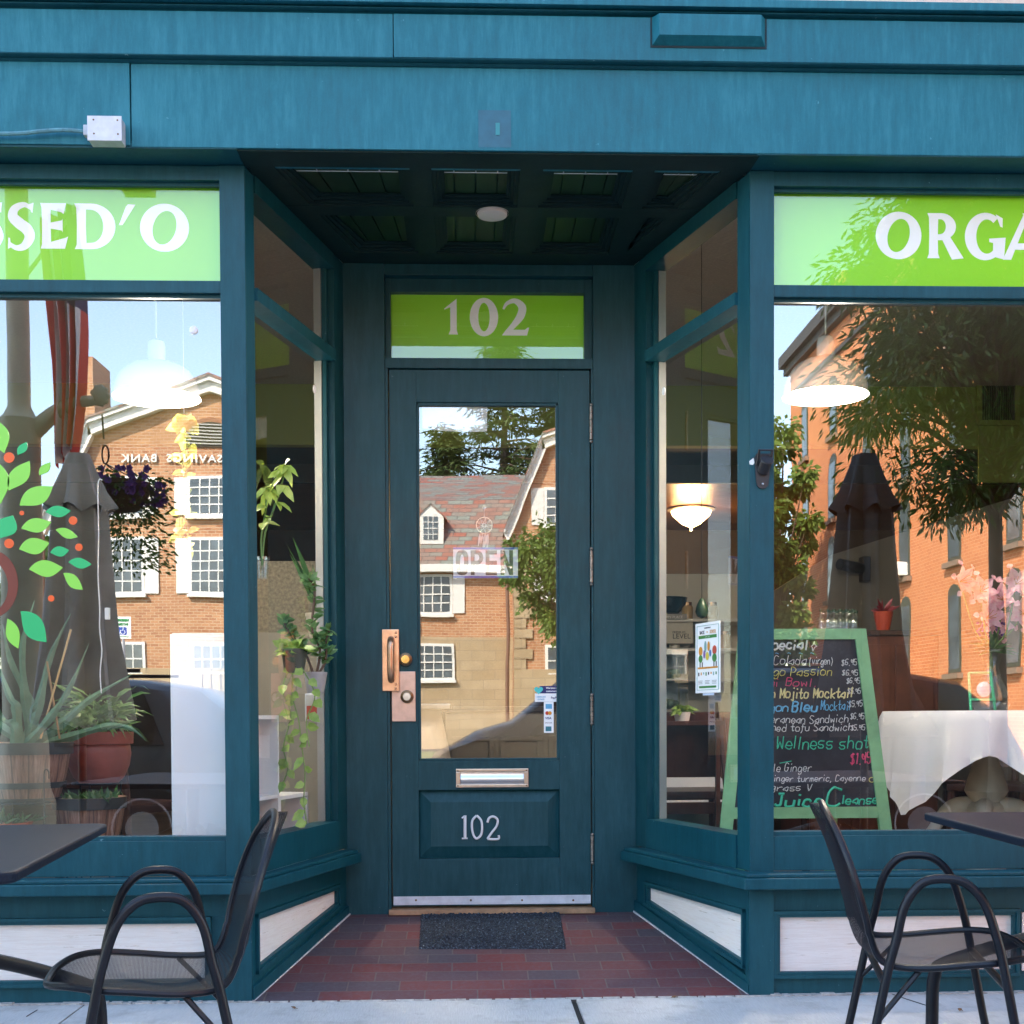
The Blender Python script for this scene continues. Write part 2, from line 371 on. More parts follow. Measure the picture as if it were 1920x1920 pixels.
def smooth_path(pts, n=6, closed=False):
    pts = [Vector(p) for p in pts]; m = len(pts); out = []
    for i in range(m if closed else m-1):
        p0 = pts[(i-1) % m] if closed or i > 0 else pts[0]; p1 = pts[i]; p2 = pts[(i+1) % m]; p3 = pts[(i+2) % m] if closed or i < m-2 else pts[-1]
        for k in range(n):
            t = k/n; out.append(.5*((2*p1)+(p2-p0)*t+(2*p0-5*p1+4*p2-p3)*t*t+(3*p1-p0-3*p2+p3)*t**3))
    if not closed: out.append(pts[-1])
    return out
def text(s, x, z, size, mat, y, name, parent, depth=.0008, ax='x', flip=False, bold=0, xs=1.0, align='LEFT', extra_rot=None):
    """lettering as a mesh; faces -Y (towards the street) unless flip"""
    cu = bpy.data.curves.new('t', 'FONT'); cu.body = s; cu.size = size; cu.extrude = depth; cu.offset = bold; cu.align_x = align; cu.resolution_u = 3
    ob = bpy.data.objects.new('t', cu); COL.objects.link(ob); bpy.context.view_layer.update()
    me = bpy.data.meshes.new_from_object(ob); bpy.data.objects.remove(ob)
    sg = -1 if flip else 1
    off = Vector((0, 0, 0)); pp = parent
    while pp is not None: off += pp.location; pp = pp.parent
    for v in me.vertices:
        a, b, c = v.co.x*xs, v.co.y, v.co.z
        v.co = Vector((x+sg*a, y-sg*c, z+b))-off
    me.materials.clear(); me.materials.append(mat)
    o = bpy.data.objects.new(name, me); COL.objects.link(o); o.parent = parent; return o

# ================================================================== GROUND
def structure(name, mb, mat, **k): o = mb.build(name, mat, **k); o['kind'] = 'structure'; return o
structure('ground', B().box(-900, 900, -900, 900, -.40, -.30), EARTH)
sw = B(); jx = .385
for x0, x1 in ((-12, -3.2), (-3.19, -1.42), (-1.412, jx-.011), (jx+.011, 2.18), (2.19, 12)): sw.box(x0, x1, -2.2, -.02, -.14, 0); sw.box(x0, x1, -4.7, -2.212, -.14, 0)
structure('sidewalk', sw, CONC)
structure('sidewalk_joint_bed', B().box(-12, 12, -4.7, -.02, -.2, -.012), plain('joint_dirt', (.03, .028, .025), .95))
structure('kerb', B().box(-40, 40, -4.9, -4.706, -.28, 0, .01), plain('kerb_granite', (.30, .30, .29), .8, 0, .2, 10))
structure('road', B().box(-200, 200, -22, -4.9, -.29, -.14), ASPH)
structure('far_pavement', B().box(-200, 200, -25, -22, -.29, -.02), CONC)
structure('lawn', B().box(-200, 200, -33.5, -25, -.29, -.015), GRASS)
pl = B()
for x in (-9, -6.2, -3.4, -.6, 2.2, 5, 7.8): pl.box(x, x+.1, -7.0, -4.95, -.139, -.135)
pl.box(-60, 60, -13.6, -13.45, -.139, -.135); pl.box(-60, 60, -13.3, -13.15, -.139, -.135)
structure('road_markings', pl, plain('road_paint', (.65, .62, .5), .7))
# hairline cracks
ck = B()
for pts in ([at(1669, 1879, 0), at(1700, 1900, -.1), at(1735, 1925, -.2)], [at(70, 1905, -.1), at(50, 1921, -.2)]):
    ck.tube([(p.x, p.y, .001) for p in pts], .002, 4)
structure('pavement_crack', ck, plain('crack', (.04, .04, .04), 1))

# ================================================================== SHOP BUILDING
shop = thing('shop_building', 'teal painted shopfront with a recessed central door between two big display windows', 'shopfront', (0, 0, 0))
ZS = 3.065
A_L, B_L = (-.805, 0.0), (-.545, 1.0)      # left splay wall (recess side is to the right of AB)
A_R, B_R = (.752, 1.0), (1.052, 0.0)       # right splay wall, running outwards, recess to the right
LLen = math.hypot(.26, 1); RLen = math.hypot(.30, 1)
FY = -.13
ZF0, ZF1, ZF2, ZF3 = at(900, 282, FY).z, at(900, 127, FY).z, at(900, 110, FY-.02).z, at(900, 29, FY-.02).z
# upper wall (casts the shade over the pavement)
B().box(-14, 14, .02, 9.6, ZF3+.067, 9.2).build('upper_wall', UPBR, shop)
B().box(-14, -6.0, .05, 9.6, 0, 3.69).build('side_wall', UPBR, shop); B().box(6.6, 14, .05, 9.6, 0, 3.69).build('side_wall', UPBR, shop)
# fascia
FY = -.13
fx0, fx1 = -8, 8
jl = at(245, 200, FY).x
f = B(); f.box(fx0, jl-.002, FY-.004, .04, ZF0+.004, ZF1, .003); f.box(jl+.002, fx1, FY, .04, ZF0, ZF1, .003); f.build('lower_fascia_board', TEAL, shop)
ju = at(738, 60, FY).x
f = B(); f.box(fx0, ju-.0015, FY-.022, .04, ZF2, ZF3, .002); f.box(ju+.0015, fx1, FY-.024, .04, ZF2, ZF3, .002); f.build('upper_fascia_board', TEAL, shop)
def mould(z0, z1, y0, y1, name, mat=TEALF):
    h = z1-z0; pr = [(y0, z0), (y1+.02, z0), (y1+.008, z0+h*.25)]+[(y1+.012-.02*math.sin(PI*t/8), z0+h*(.3+.6*t/8)) for t in range(9)]+[(y1+.01, z1), (y0, z1)]
    B().platex(pr, fx0, fx1).build(name, mat, shop)
mould(ZF1-.001, ZF2+.002, .0, FY-.026, 'fascia_moulding', TEALF)
mould(ZF3-.001, ZF3+.024, .0, FY-.03, 'crown_moulding')
B().box(fx0, fx1, FY-.055, .05, ZF3+.024, ZF3+.052, .003).build('cornice_cap', TEAL, shop)
B().box(fx0, fx1, FY-.02, .05, ZF3+.052, ZF3+.066, .003).build('drip_flashing', plain('weathered_flashing', (.5, .47, .44), .6, 0, .3, 20), shop)
rp0, rp1 = at(1224, 40, FY-.05), at(1438, 82, FY-.05)
bm = bmesh.new(); x0, x1, z0, z1 = rp0.x, rp1.x, rp1.z, at(1330, 24, FY-.06).z
mb = B(); y = FY-.024; yb = y-.036; i_ = .022
mb.add([(x0, y, z0), (x1, y, z0), (x1, y, z1), (x0, y, z1), (x0+i_, yb, z0+i_), (x1-i_, yb, z0+i_), (x1-i_, yb, z1-.004), (x0+i_, yb, z1-.004)], [(4, 5, 6, 7), (0, 1, 5, 4), (1, 2, 6, 5), (3, 7, 6, 2), (0, 4, 7, 3)])
mb.build('raised_panel', TEAL, shop)
B().box(x0-.005, x1+.005, FY-.026, FY-.0245, z0-.006, z1).build('panel_edge_shade', plain('painted_edge_shade', (.004, .02, .028), .8), shop)  # dark rim painted in as the shadow around the raised panel
B().box(at(897, 200, FY).x, at(958, 200, FY).x, FY-.0008, FY+.001, at(927, 276, FY).z, at(927, 207, FY).z).build('paint_patch', plain('faded_paint_patch', (.008, .098, .150), .5, 0, .15, 20), shop)
B().box(at(929, 200, FY).x, at(937, 200, FY).x, FY-.0025, FY, at(0, 243, FY).z, at(0, 220, FY).z).build('screw_scar', plain('turquoise_scar', (.01, .20, .23), .5), shop)
# soffits
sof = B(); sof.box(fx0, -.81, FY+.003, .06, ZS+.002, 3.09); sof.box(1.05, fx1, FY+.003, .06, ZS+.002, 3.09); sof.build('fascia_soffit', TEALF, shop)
# coffered recess ceiling
def wallx_l(y): return -.805+.26*y
def wallx_r(y): return 1.052-.30*y
cf = B(); z0c, z1c = ZS, ZS+.035
def rail(y0, y1): cf.prism([(wallx_l(y0), y0), (wallx_r(y0), y0), (wallx_r(y1), y1), (wallx_l(y1), y1)], z0c, z1c)
cf.prism([(-.81, FY+.012), (1.06, FY+.012), (1.052, .01), (-.805, .01)], z0c, z1c)
rail(.365, .462); rail(.872, 1.06)
for y0, y1 in ((.01, .365), (.462, .872)):
    for x0, x1 in ((-.205, -.125), (.204, .287), (.62, .70)): cf.box(x0, x1, y0, y1, z0c+.0005, z1c)
    cf.prism([(wallx_l(y0), y0), (wallx_l(y0)+.10, y0), (wallx_l(y1)+.10, y1), (wallx_l(y1), y1)], z0c+.001, z1c)
    cf.prism([(wallx_r(y0)-.10, y0), (wallx_r(y0), y0), (wallx_r(y1), y1), (wallx_r(y1)-.10, y1)], z0c+.001, z1c)
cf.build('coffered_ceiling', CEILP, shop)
cm = B(); pk = B()
for y0, y1 in ((.01, .365), (.462, .872)):
    for x0, x1, a in ((None, -.205, 0), (-.125, .204, 1), (.287, .62, 1), (.70, None, 2)):
        xa0 = wallx_l(y0)+.10 if x0 is None else x0; xa1 = wallx_l(y1)+.10 if x0 is None else x0
        xb0 = wallx_r(y0)-.10 if x1 is None else x1; xb1 = wallx_r(y1)-.10 if x1 is None else x1
        for k, (ins, zz) in enumerate(((.0, .008), (.016, .016), (.03, .026))):
            t = .016; P = [(xa0+ins, y0+ins), (xb0-ins, y0+ins), (xb1-ins, y1-ins), (xa1+ins, y1-ins)]
            Q = [(xa0+ins+t, y0+ins+t), (xb0-ins-t, y0+ins+t), (xb1-ins-t, y1-ins-t), (xa1+ins+t, y1-ins-t)]
            for i in range(4): j = (i+1) % 4; cm.prism([P[i], P[j], Q[j], Q[i]], ZS+zz, ZS+.034)
        n = 4
        for i in range(n):
            u0, u1 = (i+.03)/n, (i+.97)/n
            pk.prism([(xa0+(xb0-xa0)*u0, y0), (xa0+(xb0-xa0)*u1, y0), (xa1+(xb1-xa1)*u1, y1), (xa1+(xb1-xa1)*u0, y1)], ZS+.036, ZS+.05)
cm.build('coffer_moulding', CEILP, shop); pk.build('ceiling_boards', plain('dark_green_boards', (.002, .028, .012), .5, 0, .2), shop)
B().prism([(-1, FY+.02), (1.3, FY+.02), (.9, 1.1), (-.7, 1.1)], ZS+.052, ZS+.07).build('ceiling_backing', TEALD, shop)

# front posts and frames ------------------------------------------------
ZG0, ZG1, ZT0, ZT1 = .610, 2.605, 2.650, 3.012
for nm, x0, x1 in (('left', -.897, -.805), ('right', 1.052, 1.142)):
    p = B(); p.box(x0, x1, 0, .10, .465, ZS, .003); p.build('post', TEALF, shop)
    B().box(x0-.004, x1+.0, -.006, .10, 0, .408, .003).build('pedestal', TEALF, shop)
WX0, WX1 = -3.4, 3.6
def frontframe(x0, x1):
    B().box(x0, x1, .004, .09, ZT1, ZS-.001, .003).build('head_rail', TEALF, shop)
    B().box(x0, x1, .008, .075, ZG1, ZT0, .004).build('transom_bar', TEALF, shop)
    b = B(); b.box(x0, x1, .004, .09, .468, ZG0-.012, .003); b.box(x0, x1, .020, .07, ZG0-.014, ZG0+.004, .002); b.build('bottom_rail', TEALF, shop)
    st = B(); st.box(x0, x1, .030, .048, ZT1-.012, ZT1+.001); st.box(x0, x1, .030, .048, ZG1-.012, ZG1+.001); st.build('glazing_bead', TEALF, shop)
frontframe(WX0, -.897); frontframe(1.142, WX1)
B().box(WX0-.3, WX0, 0, .12, 0, ZS).build('post', TEALF, shop); B().box(WX1, WX1+.3, 0, .12, 0, ZS).build('post', TEALF, shop)
B().box(-6, WX0-.3, .02, .12, 0, ZS).build('facade_panel', TEALF, shop); B().box(WX1+.3, 6.6, .02, .12, 0, ZS).build('facade_panel', TEALF, shop)
GY = .05
def pane(name, x0, x1, z0, z1, mat, y=GY, lab=None):
    m_ = B().add([(x0, y, z0), (x1, y, z0), (x1, y, z1), (x0, y, z1)], [(0, 1, 2, 3)]); m_.fixn = False
    o = m_.build(name, mat, shop); return tag(o, lab)
pane('window_pane', WX0, -.895, ZG0-.005, ZG1, GLASS); pane('window_pane', 1.14, WX1, ZG0-.005, ZG1, GLASS)
# sills
sL = B().prism([(WX0, .003), (WX0, -.095), (-.775, -.095), (-.477, .925), (-.566, .925), (-.802, .003)], .410, .452)
sL.build('sill', TEALF, shop, bevel=.004)
sR = B().prism([(WX1, .003), (WX1, -.095), (1.012, -.095), (.675, .925), (.776, .925), (1.05, .003)], .410, .452); sR.build('sill', TEALF, shop, bevel=.004)
sl2 = B().prism([(WX0, .003), (WX0, -.080), (-.787, -.080), (-.489, .915), (-.566, .915), (-.802, .003)], .452, .467); sl2.build('sill_cap', TEALF, shop, bevel=.004)
sl2 = B().prism([(WX1, .003), (WX1, -.080), (1.024, -.080), (.687, .915), (.776, .915), (1.05, .003)], .452, .467); sl2.build('sill_cap', TEALF, shop, bevel=.004)
# stall risers with cream panels
def riser(x0, x1, p0, p1):
    b = B(); b.box(x0, x1, .012, .09, .314, .409, .002); b.box(x0, x1, .012, .09, 0, .064, .002); b.box(x0, p0, .012, .09, .064, .314); b.box(p1, x1, .012, .09, .064, .314); b.build('stall_riser', TEALF, shop)
    t = B()
    for a, k, d in ((.0, .014, -.006), (.013, .012, .001)):
        t.box(p0+a-.004, p1-a+.004, d, .03, .317-a-k, .317-a, .002); t.box(p0+a-.004, p1-a+.004, d, .03, .061+a, .061+a+k, .002)
        t.box(p0+a-.004, p0+a-.004+k, d+.001, .03, .061+a, .317-a, .002); t.box(p1-a+.004-k, p1-a+.004, d+.001, .03, .061+a, .317-a, .002)
    t.build('panel_moulding', TEALF, shop)
    B().box(p0, p1, .022, .05, .056, .322).build('cream_panel', CREAM, shop)
riser(WX0, -.897, -2.0, at(396, 1780, .02).x); riser(1.142, WX1, 1.146, 2.075)
B().box(2.09, 3.5, .005, .05, .08, .302, .003).build('cream_panel', CREAM, shop)


# splayed side walls ----------------------------------------------------
def rampz(y): return .166*max(0, min(1, y+0.01))
def splay(A, Bp, L, outer_first, u_g0, u_g1, nm):
    # u from A to B; ramp height at each end
    za = 0.0 if outer_first else .166; zb = .166 if outer_first else 0.0
    def rz(u): return za+(zb-za)*u/L
    def w_(u0, u1, z0, z1, t0, t1, name, mat=TEALF, par=shop, bev=0): return B().wall(A, Bp, u0, u1, z0, z1, t0, t1).build(name, mat, par, bevel=bev)
    D = TEALF
    w_(.001 if outer_first else u_g1, u_g0 if outer_first else L-.001, .467, ZS-.001, -.09, -.004, 'corner_stile', D)
    i0, i1 = (u_g1, L-.002) if outer_first else (.002, u_g0)
    w_(i0, i1, .467, ZS-.001, -.09, .0, 'inner_stile', TEALD)
    w_(u_g0, u_g1, 3.0, ZS-.001, -.09, .003, 'head_rail', TEALD)
    w_(u_g0, u_g1, ZG1-.002, ZT0, -.075, .008, 'transom_bar', D)
    w_(u_g0, u_g1, .467, .596, -.09, .003, 'bottom_rail', D)
    # pale inner stops
    s0, s1 = (u_g1-.024, u_g1+.0) if outer_first else (u_g0, u_g0+.024)
    st = B(); st.wall(A, Bp, s0, s1, .597, ZG1-.003, -.085, -.052); st.wall(A, Bp, s0, s1, ZT0+.001, 2.999, -.085, -.052); st.build('glazing_stop', plain('aged_putty', (.34, .34, .31), .6, 0, .1), shop)
    s0, s1 = (u_g1-.022, u_g1) if outer_first else (u_g0, u_g0+.022)
    st = B(); st.wall(A, Bp, s0, s1, .597, ZG1-.003, -.05, -.03); st.wall(A, Bp, s0, s1, ZT0+.001, 2.999, -.05, -.03); st.build('glazing_bead', OFFW if False else TEALD, shop)
    d = Vector((Bp[0]-A[0], Bp[1]-A[1])).normalized(); n = Vector((d.y, -d.x))
    for z0, z1 in ((.59, ZG1+.001), (ZT0-.001, 3.002)):
        a = Vector(A)+d*u_g0-n*.05; b = Vector(A)+d*u_g1-n*.05
        g = B().add([(a.x, a.y, z0), (b.x, b.y, z0), (b.x, b.y, z1), (a.x, a.y, z1)], [(0, 1, 2, 3)]); g.fixn = False; g.build('side_pane', GLASSS, shop)
    # lower riser
    e = .10
    pa, pb = (.045, L-.10) if outer_first else (.10, L-.045)
    b = B(); b.wall(A, Bp, 0, L, .318, .409, -.09, -.006); b.wall(A, Bp, 0, L, (rz(0)-.03, rz(L)-.03), (rz(0)+.088, rz(L)+.06), -.09, -.006)
    b.wall(A, Bp, 0, pa, (rz(0), rz(pa)), .318, -.09, -.0065); b.wall(A, Bp, pb, L, (rz(pb), rz(L)), .318, -.09, -.0065); b.build('stall_riser', TEALF, shop)
    def lo(u): return rz(u)+(.088 if outer_first else .06)+((-.028 if outer_first else .028)*u/L)
    t = B()
    for k, (a, th, dd) in enumerate(((0, .013, .008), (.012, .012, .0))):
        t.wall(A, Bp, pa+a, pb-a, .318-a-th, .318-a, -.03, dd); t.wall(A, Bp, pa+a, pb-a, (lo(pa)+a-.002, lo(pb)+a-.002), (lo(pa)+a+th, lo(pb)+a+th), -.03, dd)
        t.wall(A, Bp, pa+a, pa+a+th, (lo(pa)+a, lo(pa)+a), .318-a, -.03, dd-.001); t.wall(A, Bp, pb-a-th, pb-a, (lo(pb)+a, lo(pb)+a), .318-a, -.03, dd-.001)
    t.build('panel_moulding', TEALF, shop)
    w_(pa, pb, (lo(pa), lo(pb)), .316, -.05, -.018, 'cream_panel', CREAM)
    # base shoe
    w_(0, L, (rz(0)-.03, rz(L)-.03), (rz(0)+.055, rz(L)+.040), -.02, .008, 'base_shoe', TEALF)
    w_(0, L, (rz(0)-.03, rz(L)-.03), (rz(0)+.006, rz(L)+.006), -.02, .012, 'caulk_line', plain('white_caulk', (.6, .6, .6), .8, 0, .3, 60))
ugl0 = hit(477.5, 380, A_L, B_L)[0]; ugl1 = hit(634, 1534, A_L, B_L)[0]
splay(A_L, B_L, LLen, True, ugl0, ugl1, 'L')
ugr0 = hit(1211, 514, A_R, B_R)[0]; ugr1 = hit(1381, 380, A_R, B_R)[0]
splay(A_R, B_R, RLen, False, ugr0, ugr1, 'R')

# door wall --------------------------------------------------------------
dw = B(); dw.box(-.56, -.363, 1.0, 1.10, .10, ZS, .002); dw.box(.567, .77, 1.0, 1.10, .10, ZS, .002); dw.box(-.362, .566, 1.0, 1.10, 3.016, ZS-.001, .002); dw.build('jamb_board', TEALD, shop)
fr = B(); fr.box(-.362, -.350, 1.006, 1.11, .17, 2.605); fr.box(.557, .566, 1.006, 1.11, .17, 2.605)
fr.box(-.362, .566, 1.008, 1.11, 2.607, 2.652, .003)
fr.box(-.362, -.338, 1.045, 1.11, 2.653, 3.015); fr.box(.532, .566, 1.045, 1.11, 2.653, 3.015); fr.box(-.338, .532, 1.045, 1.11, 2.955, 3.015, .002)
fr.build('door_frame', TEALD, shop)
g = B().add([(-.34, 1.075, 2.65), (.534, 1.075, 2.65), (.534, 1.075, 2.957), (-.34, 1.075, 2.957)], [(0, 1, 2, 3)]); g.fixn = False; g.build('transom_pane', glassmat('transom_glass', .09, wav=.03), shop)
B().box(-.35, .545, 1.083, 1.088, 2.645, 2.965).build('green_sign_band', VGREEN, shop)
B().box(-.36, .566, .97, 1.14, .165, .188, .004).build('threshold', WOODTH, shop)
# ---- door
door = bpy.data.objects.new('door', None); COL.objects.link(door); door.parent = shop; door.location = (.555, 1.03, 0)
DX0, DX1, DZ0, DZ1 = -.345, .552, .197, 2.602; GX0, GX1, GZ0, GZ1 = -.225, .411, .855, 2.458
dl = B(); y0, y1 = 1.018, 1.062
dl.box(DX0, GX0, y0, y1, DZ0, DZ1, .002); dl.box(GX1, DX1, y0, y1, DZ0, DZ1, .002)
dl.box(GX0, GX1, y0+.0005, y1, GZ1, DZ1, .002); dl.box(GX0, GX1, y0+.0005, y1, .722, GZ0, .002); dl.box(GX0, GX1, y0+.0005, y1, DZ0, .412, .002)
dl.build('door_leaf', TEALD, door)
# raised panel
mb = B(); a0, a1, c0, c1 = -.218, .424, .412, .722; a0, a1 = -.2265, .4125; i_ = .055; yb, yf = 1.046, 1.024
mb.add([(a0, yb, c0), (a1, yb, c0), (a1, yb, c1), (a0, yb, c1), (a0+i_, yf, c0+i_), (a1-i_, yf, c0+i_), (a1-i_, yf, c1-i_), (a0+i_, yf, c1-i_)], [(4, 5, 6, 7), (0, 1, 5, 4), (1, 2, 6, 5), (3, 7, 6, 2), (0, 4, 7, 3)])
mb.build('raised_panel', TEALD, door)
b = B()
for (x0, x1, z0, z1) in ((GX0, GX1, GZ1-.014, GZ1), (GX0, GX1, GZ0, GZ0+.010), (GX0, GX0+.012, GZ0, GZ1), (GX1-.012, GX1, GZ0, GZ1)): b.box(x0, x1, 1.024, 1.05, z0, z1, .003)
b.build('glazing_bead', TEALD, door)
g = B().add([(GX0, 1.040, GZ0), (GX1, 1.040, GZ0), (GX1, 1.040, GZ1), (GX0, 1.040, GZ1)], [(0, 1, 2, 3)]); g.fixn = False; g.build('door_pane', GLASSD, door)
b = B(); b.box(DX0+.004, DX1-.002, 1.010, 1.02, at(900, 1696, 1.01).z, at(900, 1680, 1.01).z, .002); b.build('door_sweep', ALU, door)
b = B()
for px in (780, 883, 979, 1075): q = at(px, 1688, 1.008); B().lathe([(.0001, 1.0065), (.004, 1.007), (.005, 1.010)], (q.x, 0, q.z), 10, 'y').build('screw', DBRASS, door)
for py0, py1 in ((762, 824), (1032, 1092), (1306, 1353), (1568, 1615)):
    za, zb = at(1108, py1, 1.0).z, at(1108, py0, 1.0).z; hb = B(); n = 5
    for i in range(n): hb.lathe([(.0001, za+(zb-za)*i/n+.001), (.0075, za+(zb-za)*i/n+.001), (.0075, za+(zb-za)*(i+1)/n-.001), (.0001, za+(zb-za)*(i+1)/n-.001)], (.556, 1.003, 0), 10)
    hb.ball((.556, 1.003, za-.008), .008); hb.ball((.556, 1.003, zb+.008), .008); hb.build('hinge', plain('old_hinge_steel', (.3, .26, .22), .45, .7, .4, 40), door, smooth=True)
# mail slot
q0, q1 = at(855, 1477, 1.0), at(991, 1441, 1.0); x0, x1, z0, z1 = q0.x, q1.x, q0.z, q1.z
ms = B()
for (a, b_, c, d) in ((x0, x1, z1-.014, z1), (x0, x1, z0, z0+.014), (x0, x0+.02, z0+.014, z1-.014), (x1-.02, x1, z0+.014, z1-.014)): ms.box(a, b_, 1.006, 1.02, c, d, .003)
slot = ms.build('mail_slot', plain('satin_brass', (.58, .46, .36), .32, .9, .1, 30), door)
fl = B(); n = 10; zz0, zz1 = z0+.014, z1-.014
vs = []
for i in range(n+1):
    t = i/n; vs += [(x0+.021, 1.016-.007*math.sin(PI*min(1, t*1.35)), zz0+(zz1-zz0)*t), (x1-.021, 1.016-.007*math.sin(PI*min(1, t*1.35)), zz0+(zz1-zz0)*t)]
fl.add(vs, [(2*i, 2*i+1, 2*i+3, 2*i+2) for i in range(n)]); fl.build('slot_flap', plain('satin_nickel', (.62, .60, .60), .28, 1, .05, 20), slot, smooth=True)
b = B()
for a in (x0+.009, x1-.009):
    for c in (z0+.008, z1-.008): B().lathe([(.0001, 1.004), (.0035, 1.0045), (.004, 1.007)], (a, 0, c), 8, 'y').build('slot_screw', DBRASS, slot)
# latch guard, pull, locks
q0, q1 = at(717, 1296, .99), at(748, 1180, .99)
lg = B().box(q0.x, q1.x, .990, 1.004, q0.z, q1.z, .003).build('latch_guard', BRONZE, door)
c0, c1 = at(733, 1277, .96), at(733, 1195, .96)
hb = B(); hb.tube(smooth_path([(c0.x, 1.0, c0.z+.005), (c0.x, .972, c0.z+.012), (c0.x, .955, c0.z+.035), (c0.x, .952, (c0.z+c1.z)/2), (c0.x, .955, c1.z-.035), (c0.x, .972, c1.z-.012), (c0.x, 1.0, c1.z-.005)], 5), .0155, 12); hb.build('pull_handle', BRONZE, lg, smooth=True)
b = B()
for py in (1186, 1194, 1283, 1291): q = at(742, py, .985); B().ball((q.x, .989, q.z), .0058, 8).build('bolt_head', BRONZE, lg, smooth=True)
q0, q1 = at(735, 1353, 1.01), at(779, 1259, 1.01)
kp = B().box(q0.x, q1.x, 1.009, 1.0175, q0.z, q1.z, .003).build('lock_plate', plain('rose_copper_plate', (.62, .42, .34), .4, .75, .12, 30), door)
for (px, py, par) in ((760, 1236, door), (763, 1306, kp)):
    q = at(px, py, .99)
    lk = B().lathe([(.033*.9, 1.016), (.033*.9, 1.004), (.029, .996), (.020, .993), (.019, .993)], (q.x, 0, q.z), 24, 'y').build('lock_cylinder', DBRASS, par, smooth=True)
    if par is door:
        B().lathe([(.019, .9935), (.018, .989), (.0001, .9885)], (q.x, 0, q.z), 20, 'y').build('lock_core', BRASS, lk, smooth=True)
    else:
        b2 = B().lathe([(.019, .9935), (.017, .990), (.0001, .9895)], (q.x, 0, q.z), 20, 'y'); b2.build('key_core', STEEL, door, smooth=True)
# floor of the recess
rf = B(); rf.add([(-.80, -.022, 0.002), (1.05, -.022, 0.002), (.76, 1.04, .172), (-.56, 1.04, .172), (-.80, -.022, -.2), (1.05, -.022, -.2), (.76, 1.04, -.2), (-.56, 1.04, -.2)], [(0, 1, 2, 3), (0, 4, 5, 1), (1, 5, 6, 2), (2, 6, 7, 3), (3, 7, 4, 0)])
structure('recess_paving', rf, PAVER)

# ------------------------------------------------------------------ interior shell
B().box(-6, 6.6, .10, 9.4, .06, .19).build('room_floor', IFLOOR, shop) if False else None
fl = B(); fl.prism([(-6, .095), (-.93, .095), (-.66, 1.1), (.87, 1.1), (1.17, .095), (6.6, .095), (6.6, 9.4), (-6, 9.4)], .10, .19); fl.build('room_floor', IFLOOR, shop)
B().box(-6, 6.6, .13, 5.15, 4.0, 4.05).build('room_ceiling', ICEIL, shop)
B().box(-6, 6.6, 5.15, 5.25, 3.14, 4.0).build('bulkhead_wall', IWALL, shop)
B().box(3.98, 6.6, 5.13, 5.149, 2.86, 4.0).build('bulkhead_drop', IWALL, shop)
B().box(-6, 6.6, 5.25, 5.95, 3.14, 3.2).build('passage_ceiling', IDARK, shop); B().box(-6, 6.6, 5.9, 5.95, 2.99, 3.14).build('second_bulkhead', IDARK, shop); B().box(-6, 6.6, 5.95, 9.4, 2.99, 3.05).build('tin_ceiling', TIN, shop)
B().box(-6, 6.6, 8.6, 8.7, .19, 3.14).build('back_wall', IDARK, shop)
B().box(-6.1, -6, .12, 9.4, .19, 4.0).build('party_wall', IBEIGE, shop); B().box(6.6, 6.7, .12, 9.4, .19, 4.0).build('party_wall', IBEIGE, shop)
B().box(-6, 6.6, .125, .13, 3.10, 4.0).build('front_lining', ICEIL, shop)
rb = B(); rb.wall(A_L, B_L, 0, LLen, 3.08, 4.0, -.10, -.09); rb.box(-.62, .83, 1.10, 1.12, 3.07, 4.0); rb.wall(A_R, B_R, 0, RLen, 3.08, 4.0, -.10, -.09); rb.build('recess_lining', ICEIL, shop)
# greige stair enclosure on the right, ivory back partition
q0, q1 = at(1550, 1120, 4.4), at(1700, 1000, 4.4)
pts = [at(1440, 1300, 4.6), at(1440, 1115, 4.6), at(1560, 1040, 4.6), at(2100, 870, 4.6), at(2100, 1330, 4.6)]
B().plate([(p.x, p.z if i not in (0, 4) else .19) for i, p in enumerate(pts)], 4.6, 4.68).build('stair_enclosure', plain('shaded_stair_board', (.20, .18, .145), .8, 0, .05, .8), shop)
# vent grille in the bulkhead
va, vb = at(1832, 797, 5.1), at(1914, 708, 5.1)
vg = thing('air_vent', 'square wall air vent high on the olive wall behind the right window', 'vent', (va.x, 5.1, va.z))
t = B()
for (x0, x1, z0, z1) in ((va.x, vb.x, va.z, va.z+.04), (va.x, vb.x, vb.z-.04, vb.z), (va.x, va.x+.04, va.z+.04, vb.z-.04), (vb.x-.04, vb.x, va.z+.04, vb.z-.04)): t.box(x0, x1, 5.10, 5.129, z0, z1, .003)
t.build('vent_frame', IWALL, vg)
t = B()
for i in range(15): x = va.x+.045+(vb.x-va.x-.09)*i/14; t.box(x-.003, x+.003, 5.105, 5.118, va.z+.04, vb.z-.04)
t.build('louvre', plain('vent_metal', (.12, .14, .07), .5), vg)
B().box(va.x+.03, vb.x-.03, 5.12, 5.129, va.z+.03, vb.z-.03).build('vent_duct', IDARK, vg)

